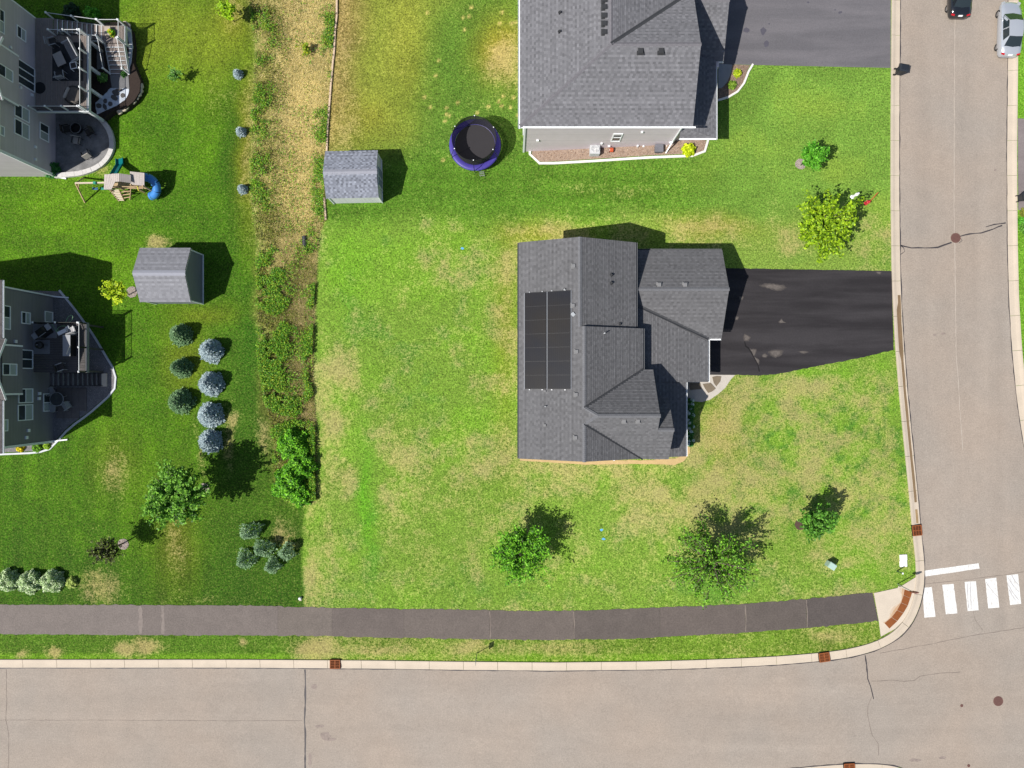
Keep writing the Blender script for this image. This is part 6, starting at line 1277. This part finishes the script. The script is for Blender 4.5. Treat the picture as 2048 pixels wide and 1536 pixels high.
MB().box((c[0], c[1], z0_+.45), (.86, .86, .8)).build('casing', M('ac_grey', (.45, .46, .48), .55, .05, 4), t, bevel=.03); MB().lathe([(.36, 0), (.36, .02), (.30, .03), (.28, .0)], (c[0], c[1], z0_+.855), 20, False).build('fan_shroud', M('ac_light', (.56, .57, .58), .5), t)
for k in range(4): MB().box((c[0]+.15*math.cos(k*1.571), c[1]+.15*math.sin(k*1.571), z0_+.86), (.26, .10, .02), k*1.571, 1, R(18)).build('fan_blade', M('fan_white', (.62, .62, .62), .5), t)
for r_ in (.10, .18, .26, .34): MB().tube([(c[0]+r_*math.cos(a_), c[1]+r_*math.sin(a_), z0_+.9) for a_ in np.linspace(0, 6.2832, 19)], .006, 4, False).build('fan_guard', m_galv, t)
for (u, v) in ((1316, 300),): 
    c = G(u, v); t = thing('utility_box', 'flat dark grey utility box on the tan rock bed', 'utility box', c); MB().box((c[0], c[1], c[2]+.25), (.66, .6, .45)).build('cabinet', M('box_dark', (.10, .10, .12), .6, .05), t, bevel=.02); MB().box((c[0], c[1], c[2]+.5), (.72, .66, .05)).build('lid', M('box_dark2', (.13, .13, .15), .6), t)
c = G(1222, 302); t = thing('hose_reel', 'orange-red hose reel beside the air conditioner', 'hose reel', c); MB().tube([(c[0]-.14, c[1], c[2]+.28), (c[0]+.14, c[1], c[2]+.28)], .20, 14).build('drum', M('reel_red', (.45, .08, .03), .5, .1, 6), t); MB().tube([(c[0]-.17, c[1], c[2]+.28), (c[0]+.17, c[1], c[2]+.28)], .06, 10).build('axle', m_trim, t)
for s in (-1, 1): MB().bar((c[0]+s*.17, c[1]-.2, c[2]), (c[0]+s*.17, c[1], c[2]+.3), .03).build('stand', m_black, t)
eb = thing('mulch_bed', 'curved mulch bed with white edging at the grey driveway', 'garden bed', G(1465, 165))
bpx = [(1436, 128), (1500, 131), (1494, 142), (1490, 160), (1480, 178), (1462, 192), (1436, 200)]; ebw = [G(u, v)[:2] for (u, v) in bpx]
drape('mulch', ebw, .045, M('brown_mulch', S(150, 128, 112), .95, .3, 5, .4, 25, .8, 22, bdist=.05), 1.5, eb); stones(eb, ebw, 900, .05, [S(176, 150, 134), S(130, 106, 92), S(196, 176, 160)], z=lambda x, y: zg(x, y)+.05, seed=5)
drape('walk', GP([(1436, 128), (1464, 130), (1462, 146), (1454, 165), (1444, 176), (1436, 178)]), .075, M('walk_grey', (.26, .27, .29), .85, .06, 2), 1.5, eb)
eo_ = smooth_line(resample(GP([(1436, 203), (1464, 195), (1482, 181), (1493, 162), (1497, 143), (1507, 130)]), .35), 3); ei_ = offset_line(eo_, .17)
for i in range(0, len(eo_)-1, 3):
    j = min(i+3, len(eo_)-1); mb = MB(); mb.loft([[(eo_[k][0], eo_[k][1], -.1), (eo_[k][0], eo_[k][1], .12), (ei_[k][0], ei_[k][1], .12), (ei_[k][0], ei_[k][1], -.1)] for k in (i, j)], close=True, caps=True); mb.build('edging', MATS['edging_white'], eb)
fw = structure(drape('front_walk', GP([(1376, 749), (1415, 749.5), (1470, 750), (1462, 758), (1450, 776), (1436, 788), (1420, 799), (1404, 804), (1380, 802), (1372, 790)]), .035, M('walk_concrete', S(214, 206, 196), .85, .08, 1.5, .15, 14), 1.0)); fw['_org'] = [0., 0., 0.]
m_slab = M('damp_slab', S(136, 122, 104), .8, .12, 3)
for q in ([(1424, 754), (1433, 752), (1442, 753), (1440, 763), (1432, 773), (1427, 766)], [(1405, 768), (1421, 766), (1431, 777), (1424, 783), (1416, 786), (1410, 778)], [(1378, 766), (1400, 766), (1403, 778), (1380, 780)]): drape('slab', GP(q), .075, m_slab, 2, fw)
sb = thing('border_strip', 'tan sandy border strip around the corner of the charcoal-roofed house', 'garden bed', G(1280, 922))
drape('sand', GP(rough([(1040, 914), (1165, 921), (1300, 920), (1352, 917), (1372, 905), (1376, 885), (1382, 886), (1380, 905), (1368, 922), (1350, 930), (1290, 928), (1165, 929), (1040, 921)], .6, 6, True)), .03, M('sand_tan', S(214, 184, 132), .95, .12, 3, .2, 18), 1.5, sb)
drape('mulch', GP([(1370, 803), (1384, 803), (1383, 850), (1381, 888), (1370, 890)]), .04, m_mulch, 1.5, sb)
# timber edging along the north lot
te = thing('timber_edging', 'pale timber edging line between the dry lawn and the wild strip', 'edging', G(662, 200))
tl = resample(GP([(676, -30), (674, 0), (674, 30), (671, 60), (669, 100), (665, 140), (661, 190), (657, 240), (655, 275), (654, 303)]), 1.2); tl2 = resample(GP([(649, 396), (650, 415), (652, 440)]), .8)
for T_ in (tl, tl2):
    for i in range(len(T_)-1):
        a_ = Vector((T_[i][0], T_[i][1], 0)); b_ = Vector((T_[i+1][0], T_[i+1][1], 0)); a_.z = float(zg(a_.x, a_.y))+.08; b_.z = float(zg(b_.x, b_.y))+.08; d = (b_-a_)*.02
        MB().bar(a_+d+Vector((random.uniform(-.02, .02), 0, random.uniform(-.02, .02))), b_-d, .15, .16).build('timber', M('timber_pale', S(232, 206, 178), .85, .14, 4, .15, 15), te)
c = G(610, 483); t = thing('culvert_pipe', 'short dark culvert pipe lying in the wild strip', 'pipe', c); MB().tube([(c[0]-.02, c[1]+.45, c[2]+.15), (c[0]+.05, c[1]-.5, c[2]+.15)], .2, 12).build('pipe', M('pipe_black', (.04, .04, .045), .6, .1, 4), t)
for k in (-.3, 0, .3): MB().tube([(c[0], c[1]+k-.04, c[2]+.15), (c[0], c[1]+k+.04, c[2]+.15)], .225, 12, False).build('rib', MATS['pipe_black'], t)
# ================================================================== VEGETATION
def LS(r, g, b): return S(r, g, b, 1.02)
def leaf_quads(r, C, size, upbias=.6, aspect=.62):
    """diamond leaves centred on C with random tilt"""
    n = len(C); nrm = r.normal(0, 1, (n, 3)); nrm[:, 2] = np.abs(nrm[:, 2])+upbias*2; nrm /= np.linalg.norm(nrm, axis=1)[:, None]
    a = r.normal(0, 1, (n, 3)); a -= nrm*(a*nrm).sum(1)[:, None]; a /= np.linalg.norm(a, axis=1)[:, None]; b = np.cross(nrm, a)
    s = (size*r.uniform(.65, 1.3, n))[:, None]; 
    return np.stack([C-a*s, C+b*s*aspect, C+a*s, C-b*s*aspect], 1)
def leaf_cols(r, cols, n, var=.25):
    return np.array(cols)[r.integers(0, len(cols), n)]*r.uniform(1-var, 1+var, (n, 1))
m_bark = M('bark', (.13, .10, .08), .9, .2, 6, .2, 25, .6, 20)
LEAF = leaf_mat()
def tree(label, px, hc, rx, rzv, n_br, per, size, cols, seed, tr=.07, sig=.22, base=None, group=None, skew=(0, 0), name='tree'):
    r = np.random.default_rng(seed); z = -1.0
    for _ in range(6): x, y, _z = P(px[0], px[1], z+hc); z = float(zg(x, y))
    t = thing(name, label, 'tree', (x, y, z), group); c = np.array([x, y, z+hc]); mb = MB(); top = Vector((x, y, z+hc+rzv*.5))
    mb.tube([(x, y, z-.1), (x+.03, y, z+hc*.5), tuple(top)], [tr*1.25, tr, tr*.35], 8); pts = []
    for i in range(n_br):
        ph = i*2.399+r.uniform(-.4, .4); st = r.uniform(-.55, .95); ct = math.sqrt(1-min(.98, st*st)); f = r.uniform(.62, 1.06)
        e = c+np.array([rx*ct*math.cos(ph)*f+skew[0]*ct, rx*ct*math.sin(ph)*f+skew[1]*ct, rzv*st*f]); zs_ = z+max(.35*hc, hc-rzv*.9)+(hc-max(.35*hc, hc-rzv*.9))*r.uniform(0, 1)*.9
        s = np.array([x, y, min(zs_, e[2]-.05)]); m = s*.45+e*.55+np.array([0, 0, .12*rx]); mb.tube([tuple(s), tuple(m), tuple(e)], [tr*.5, tr*.3, tr*.1], 5, False)
        k = per; tt = r.beta(2.2, 1.1, k); q = s[None]*((1-tt)**2)[:, None]+m[None]*(2*tt*(1-tt))[:, None]+e[None]*(tt**2)[:, None]
        nt = 5; off = r.normal(0, sig*1.5, (nt, 3)); w_ = r.integers(0, nt, k); pts.append(q+off[w_]*(.4+tt)[:, None]+r.normal(0, sig*.55, (k, 3)))
    mb.build('trunk', m_bark, t, smooth=True); C = np.concatenate(pts); C[:, 2] = np.maximum(C[:, 2], z+.12)
    quads_obj('crown', leaf_quads(r, C, size), leaf_cols(r, cols, len(C)), LEAF, t); return t
def mulch_ring(label, u, v, rpx, mat, name='mulch_ring', n=16, stn=None, stc=None, ry=None):
    pts = [(u+rpx*random.uniform(.93, 1.05)*math.cos(a), v+(ry or rpx)*random.uniform(.93, 1.05)*math.sin(a)) for a in np.linspace(0, 2*math.pi, n+1)[:-1]]
    c = G(u, v); t = thing(name, label, 'mulch ring', c); w_ = GP(pts); drape('mulch', w_, .035, mat, 2, t)
    if stn: stones(t, w_, stn, .05, stc, z=lambda x, y: zg(x, y)+.04, seed=int(u))
GRN = [LS(84, 158, 34), LS(104, 178, 44), LS(66, 132, 26), LS(120, 190, 62)]
m_rockm = M('rock_mulch', S(182, 168, 160), .95, .25, 6, .35, 25, .8, 25, bdist=.05); RC = [S(190, 174, 166), S(150, 136, 128), S(212, 200, 192)]
tree('large green maple with a pale rock ring on the dark western lawn', (352, 992), 4.3, 2.55, 1.7, 46, 210, .12, [LS(84, 138, 34), LS(106, 160, 46), LS(62, 106, 26), LS(132, 182, 66)], 1, .10, .20)
mulch_ring('pale rock ring at the foot of the large green maple', 408, 977, 11, m_rockm, 'rock_ring', 14, 160, RC)
tree('small dark bronze tree with a pale rock ring above the variegated shrubs', (211, 1101), 2.7, 1.05, .85, 26, 110, .085, [LS(80, 92, 34), LS(58, 60, 32), LS(126, 150, 58), LS(50, 52, 28)], 2, .055, .13)
mulch_ring('pale rock ring at the foot of the small dark bronze tree', 247, 1088, 11, m_rockm, 'rock_ring', 14, 160, RC)
tree('yellow-leaved sapling with a pale rock ring beside the grey shed', (230, 582), 2.3, .82, .75, 20, 90, .10, [LS(176, 204, 26), LS(200, 216, 44), LS(130, 162, 24)], 3, .04, .13)
mulch_ring('pale rock ring at the foot of the yellow-leaved sapling', 264, 584, 11.5, m_rockm, 'rock_ring', 14, 170, RC)
tree('leafy bright green street tree on the south lawn below the house', (1040, 1106), 3.0, 2.35, 1.6, 46, 190, .095, [LS(110, 176, 36), LS(84, 146, 30), LS(136, 196, 52), LS(58, 96, 24)], 4, .09, .20)
tree('wide sparse green tree on the south lawn with thin airy crown', (1428, 1124), 3.2, 3.8, 1.7, 58, 112, .095, [LS(104, 162, 38), LS(80, 126, 34), LS(134, 188, 56), LS(72, 84, 34)], 5, .12, .15, skew=(-.2, -.2))
tree('young dark green tree with a dark mulch ring near the corner', (1636, 1046), 2.6, 1.05, 1.2, 26, 170, .115, [LS(86, 142, 42), LS(64, 112, 36), LS(110, 164, 56)], 6, .05, .16)
mulch_ring('dark brown mulch ring at the foot of the young dark green tree', 1600, 1049, 11, M('ring_brown', S(96, 76, 66), .95, .2, 6, .3, 25), 'mulch_ring')
tree('yellow-green maple with dense crown on the lawn near the hydrant', (1653, 449), 3.3, 2.35, 1.5, 44, 190, .12, [LS(142, 178, 26), LS(120, 158, 24), LS(166, 196, 40), LS(88, 122, 20)], 7, .09, .19)
tree('small bright green tree beside a heart-shaped rock ring', (1627, 311), 2.4, .80, .8, 24, 130, .10, [LS(86, 158, 34), LS(66, 130, 28), LS(112, 180, 52)], 8, .05, .14)
mulch_ring('heart-shaped pale rock ring at the foot of the small bright green tree', 1601, 328, 11, m_rockm, 'rock_ring', 16, 170, RC)
tree('thin yellow-green sapling at the edge of the dry strip', (451, 20), 1.9, .6, .9, 12, 70, .11, [LS(170, 206, 36), LS(140, 180, 30)], 9, .035, .12)
tree('tiny pale green sapling alone on the upper western lawn', (349, 148), 1.3, .42, .6, 10, 45, .08, [LS(110, 160, 70), LS(90, 140, 56)], 10, .03, .1)
tree('small yellow-green shrub tree among weeds in the dry strip', (612, 96), .7, .35, .4, 8, 40, .09, [LS(170, 180, 40), LS(120, 150, 40)], 12, .03, .1)
# conifers
def spruce(label, px, h, rad, cols, seed, group=None, n=2600, name='spruce', gap=.0):
    """rounded young conifer: tiers of short upturned twigs over a dome"""
    r = np.random.default_rng(seed); z = -2.0
    for _ in range(6): x, y, _z = P(px[0], px[1], z+h*.45); z = float(zg(x, y))
    t = thing(name, label, 'tree', (x, y, z), group); MB().tube([(x, y, z-.05), (x, y, z+h*.95)], [.06, .015], 6).build('trunk', m_bark, t)
    b = r.uniform(0, 1, n)**1.25; b = b*.35+.65*np.round(b*9+r.normal(0, .18, n))/9; b = np.clip(b, 0, 1); ph = r.uniform(0, 6.283, n); lob = 1+.12*np.sin(ph*5+b*20+seed)+.07*np.sin(ph*9-b*31)
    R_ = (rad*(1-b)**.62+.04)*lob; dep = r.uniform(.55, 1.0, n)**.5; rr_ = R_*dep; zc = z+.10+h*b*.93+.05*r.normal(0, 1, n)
    lx_, ly_ = r.normal(0, .06, 2); C = np.stack([x+rr_*np.cos(ph)*(1+gap*np.sin(ph*3+seed))+lx_*b*h, y+rr_*np.sin(ph)*(1+gap*np.cos(ph*2+seed))+ly_*b*h, zc], -1)
    d = np.stack([np.cos(ph)+r.normal(0, .55, n), np.sin(ph)+r.normal(0, .55, n), r.normal(.45, .35, n)], -1); d /= np.linalg.norm(d, axis=1)[:, None]
    L = ((.07+.045*rad)*r.uniform(.7, 1.3, n))[:, None]; nn = np.stack([np.cos(ph)*.5, np.sin(ph)*.5, np.ones(n)], -1)+r.normal(0, .35, (n, 3)); sd = np.cross(d, nn); sd /= np.linalg.norm(sd, axis=1)[:, None]
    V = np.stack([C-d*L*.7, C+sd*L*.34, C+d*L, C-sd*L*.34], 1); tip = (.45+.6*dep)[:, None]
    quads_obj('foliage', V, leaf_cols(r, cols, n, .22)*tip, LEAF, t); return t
BLU = [LS(176, 194, 200), LS(154, 174, 182), LS(198, 212, 216)]; DGR = [LS(118, 154, 108), LS(96, 132, 90), LS(142, 174, 128)]
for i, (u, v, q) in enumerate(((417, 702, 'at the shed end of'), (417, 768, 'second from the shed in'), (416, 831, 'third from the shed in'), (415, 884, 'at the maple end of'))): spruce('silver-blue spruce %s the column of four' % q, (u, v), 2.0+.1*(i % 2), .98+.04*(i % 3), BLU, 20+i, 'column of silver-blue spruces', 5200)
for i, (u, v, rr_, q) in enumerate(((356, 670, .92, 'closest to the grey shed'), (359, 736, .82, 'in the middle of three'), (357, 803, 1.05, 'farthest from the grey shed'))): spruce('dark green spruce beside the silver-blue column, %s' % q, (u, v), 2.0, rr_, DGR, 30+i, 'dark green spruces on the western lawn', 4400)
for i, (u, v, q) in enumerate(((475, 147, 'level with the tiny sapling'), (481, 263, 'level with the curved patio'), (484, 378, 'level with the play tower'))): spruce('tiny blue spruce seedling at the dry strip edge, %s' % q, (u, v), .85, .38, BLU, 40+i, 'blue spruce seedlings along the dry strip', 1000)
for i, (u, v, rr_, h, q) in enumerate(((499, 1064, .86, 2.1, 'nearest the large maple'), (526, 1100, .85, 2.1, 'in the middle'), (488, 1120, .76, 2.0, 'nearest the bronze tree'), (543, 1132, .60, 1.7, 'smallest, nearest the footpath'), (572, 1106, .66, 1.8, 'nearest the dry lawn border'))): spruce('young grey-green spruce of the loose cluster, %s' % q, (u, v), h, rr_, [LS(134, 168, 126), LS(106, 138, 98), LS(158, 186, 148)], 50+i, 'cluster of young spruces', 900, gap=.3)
# shrubs
def shrub(label, c, rad, h, n, size, cols, seed, group=None, cat='shrub', name='shrub', parent=None, part='foliage', flowers=None):
    r = np.random.default_rng(seed); t = parent or thing(name, label, cat, tuple(c), group)
    d = r.normal(0, 1, (n, 3)); d[:, 2] = np.abs(d[:, 2]); d /= np.linalg.norm(d, axis=1)[:, None]; lump = 1+.18*np.sin(d[:, 0]*7+seed)*np.cos(d[:, 1]*6+seed*2)
    C = np.array(c)+d*np.array([rad, rad, h])*(lump*r.uniform(.55, 1.03, n)**.6)[:, None]; C[:, 2] += .04
    quads_obj(part, leaf_quads(r, C, size, .7), leaf_cols(r, cols, n), LEAF, t)
    if parent is None:
        mb = MB()
        for k in range(5): a = k*1.257; mb.tube([(c[0], c[1], c[2]-.05), (c[0]+rad*.5*math.cos(a), c[1]+rad*.5*math.sin(a), c[2]+h*.6)], [.03, .01], 5, False)
        mb.build('stem', m_bark, t)
    if flowers:
        for k in range(flowers):
            a = r.uniform(0, 6.28); q = np.array(c)+np.array([rad*.75*math.cos(a), rad*.75*math.sin(a), h*r.uniform(.7, 1.0)]); m_ = 90; dd = r.normal(0, 1, (m_, 3)); dd /= np.linalg.norm(dd, axis=1)[:, None]
            quads_obj('flower_head', leaf_quads(r, q+dd*.11, .05, .4), leaf_cols(r, [(.62, .72, .72), (.5, .62, .6)], m_, .1), LEAF, t)
    return t
VAR = [LS(196, 214, 168), LS(168, 194, 134), LS(214, 228, 190), LS(126, 158, 94)]
for i, (u, v, q) in enumerate(((23, 1159, 'farthest from the small end shrub'), (66, 1162, 'in the middle of the row'), (110, 1160, 'next to the small end shrub'))): shrub('round cream-variegated shrub by the footpath, '+q, G(u, v), .98, 1.15, 2600, .085, VAR, 60+i, 'row of variegated shrubs')
shrub('small cream-variegated shrub at the end of the row', G(146, 1164), .48, .5, 700, .075, [LS(186, 204, 110), LS(160, 180, 90)], 64)
shrub('lime-yellow shrub in the rock bed by the downspout', G(1376, 302), .56, .7, 1000, .09, [LS(196, 214, 20), LS(168, 192, 18), LS(216, 226, 50)], 65)
shrub('small lime shrub in the curved mulch bed, closest to the driveway', G(1474, 148), .34, .4, 380, .08, [LS(190, 204, 40), LS(150, 176, 36)], 66); shrub('small green shrub in the curved mulch bed, away from the driveway', G(1463, 172), .36, .4, 380, .08, [LS(130, 160, 50), LS(100, 134, 40)], 67)
shrub('dark green shrub at the corner of the light grey house by the patio', G(107, 340), .75, .8, 1100, .10, [LS(60, 130, 60), LS(40, 104, 50), LS(84, 150, 70)], 68)
shrub('bright green bush in the shade north of the deck stairs', G(188, 33), .62, .9, 800, .11, [LS(110, 190, 50), LS(80, 150, 40)], 69); shrub('dark juniper bush beside the bright green bush north of the deck', G(145, 26), .8, .5, 800, .10, [LS(36, 74, 40), LS(28, 60, 34)], 70)
shrub('low lime hosta in the dark mulch bed by the deck', (*P(206, 156, ty)[:2], ty), .42, .35, 420, .11, [LS(110, 160, 70), LS(90, 140, 60), LS(140, 180, 90)], 71); shrub('small spiky plant at the foot of the deck stairs', (*P(249, 149, ty)[:2], ty), .25, .3, 160, .10, [LS(70, 120, 50), LS(50, 96, 40)], 72)
shrub('golden shrub in the gravel at the slate house corner', G(43, 896), .34, .4, 380, .08, [LS(222, 206, 20), LS(190, 180, 24)], 73); shrub('green shrub in the gravel between golden shrub and downspout', G(77, 895), .42, .45, 480, .08, [LS(120, 170, 40), LS(90, 140, 36)], 74); shrub('lime shrub in the gravel right under the downspout', G(96, 892), .30, .35, 300, .08, [LS(160, 196, 50), LS(130, 170, 40)], 75)
shrub('flowering shrub with pale blooms across the street', G(2052, 455), .7, .7, 900, .1, [LS(110, 160, 60), LS(80, 130, 50)], 76, flowers=4); shrub('bright green shrub by the east kerb', G(2042, 443), .36, .4, 300, .09, [LS(100, 180, 50), LS(80, 150, 40)], 77); shrub('olive shrub beside the driveway across the street', G(2050, 428), .5, .5, 500, .09, [LS(150, 150, 60), LS(110, 120, 50)], 78)
shrub('', PLANT_A[1], .3, .5, 260, .11, [LS(110, 190, 40), LS(160, 190, 50), LS(200, 180, 40)], 79, parent=PLANT_A[0], part='plant')
for i, (v, rr_) in enumerate(((804, .28), (813, .34), (823, .36), (831, .36), (841, .28), (851, .3), (868, .32), (878, .3), (886, .3))): shrub('white-flowered hydrangea in the shaded house bed, %s from the front walk' % ('first', 'second', 'third', 'fourth', 'fifth', 'sixth', 'seventh', 'eighth', 'ninth')[i], G(1378, v), rr_, .7, 300, .09, [LS(70, 130, 60), LS(50, 104, 46)], 80+i, 'hydrangeas along the house front', name='hydrangea', flowers=2 if i % 2 else 3)
# tall bushes at the foot of the wild strip
BU = [LS(108, 178, 28), LS(80, 146, 24), LS(132, 196, 44), LS(52, 100, 20)]
for i, (u, v, rr_, h, nm) in enumerate(((590, 888, 1.45, 1.6, 'upper of the tall bushes'), (606, 930, 1.3, 1.5, 'middle of the tall bushes'), (585, 962, 1.5, 1.7, 'widest of the tall bushes'), (604, 990, 1.0, 1.2, 'last of the tall bushes before the lawn'), (561, 978, .7, .9, 'small bush beside the widest tall bush'))):
    shrub('bright green wild bush, %s in the wild strip' % nm, G(u, v), rr_, h, 3600 if rr_ > 1 else 1500, .10, BU, 100+i, name='wild_bush', cat='bush')
# weeds and dry grass of the wild strip
r = np.random.default_rng(5)
def strip_points(n, f):
    v = r.uniform(-30, 1000, n); t = r.uniform(0, 1, n); lo = np.interp(v, *SW_L); hi = np.interp(v, *SW_R); u = lo+(hi-lo)*t; k = r.uniform(0, 1, n) < f(u, v, t); u, v = u[k], v[k]; z = np.full(len(u), -2.2)
    for _ in range(3):
        x = (u-1024)*KT*(HC-z); y = (768-v)*KT*(HC-z); z = zg(x, y)
    return x, y, z, u, v
def nz(x, y, c, s): return fbm(x, y, c, s, 3)
def dens_green(u, v, t):
    x = u*.045; y = v*.045; n = nz(x, y, 2.2, 77); n2 = nz(x, y, .8, 78)
    low = sstep(430, 520, v)*(.10+1.1*sstep(.66, .36, t+.12*np.sin(v/37)))*(1-.35*sstep(780, 840, v))+sstep(760, 830, v)*.35
    right = sstep(.78, .95, t)*(.55+.3*sstep(330, 470, v))
    left = sstep(.34, .08, t)*.45
    return np.clip((low+right+left+.05)*sstep(.32, .58, n)*sstep(.26, .55, n2)*1.8, 0, 1)
x, y, z, u, v = strip_points(150000, dens_green); n = len(x)
C = np.stack([x, y, z+r.uniform(.02, .45, n)**1.0], -1); C[:, 2] += .25*sstep(560, 700, v)*r.uniform(0, 1, n)
cw = leaf_cols(r, [LS(104, 160, 36), LS(84, 136, 34), LS(130, 176, 48), LS(150, 168, 50), LS(66, 112, 30)], n, .3)
quads_obj('wild_weeds', leaf_quads(r, C, .066, .5), cw, LEAF, None, kind='stuff', label='green leafy weeds growing along the wild strip', cat='weeds')
def dens_dry(u, v, t): return .18+.82*sstep(.2, .5, t)*(1-sstep(500, 700, v)*.4)
x, y, z, u, v = strip_points(120000, dens_dry); n = len(x); a = r.uniform(0, 6.28, n); L = r.uniform(.10, .34, n); le = r.uniform(.6, .98, n); w_ = .011
B = np.stack([x, y, z], -1); T_ = B+np.stack([np.cos(a)*L*le, np.sin(a)*L*le, L*np.sqrt(1-le**2)], -1); sd = np.stack([-np.sin(a), np.cos(a), 0*a], -1)*w_
yy = sstep(380, 620, v)[:, None]; cd = leaf_cols(r, [LS(238, 220, 160), LS(224, 204, 142), LS(206, 192, 124), LS(186, 174, 108)], n, .25)*(1-yy)+leaf_cols(r, [LS(184, 164, 118), LS(144, 142, 72), LS(200, 178, 134), LS(124, 132, 60)], n, .25)*yy
quads_obj('dry_grass', np.stack([B-sd, B+sd, T_+sd*.3, T_-sd*.3], 1), cd, LEAF, None, kind='stuff', label='dry straw-coloured grass covering the wild strip', cat='grass')

def dens_olive(u, v, t): x = u*.045; y = v*.045; return np.clip((sstep(.55, .2, t)*.8+sstep(420, 520, v)*.45+.08)*sstep(.36, .6, nz(x, y, 1.3, 91))*1.4, 0, 1)
x, y, z, u, v = strip_points(60000, dens_olive); n = len(x); C = np.stack([x, y, z+r.uniform(.02, .22, n)], -1)
quads_obj('low_weeds', leaf_quads(r, C, .055, .5), leaf_cols(r, [LS(128, 132, 56), LS(102, 106, 46), LS(150, 152, 66), LS(84, 84, 42), LS(116, 140, 50)], n, .3), LEAF, None, kind='stuff', label='low olive weeds mostly on the western side of the wild strip', cat='weeds')
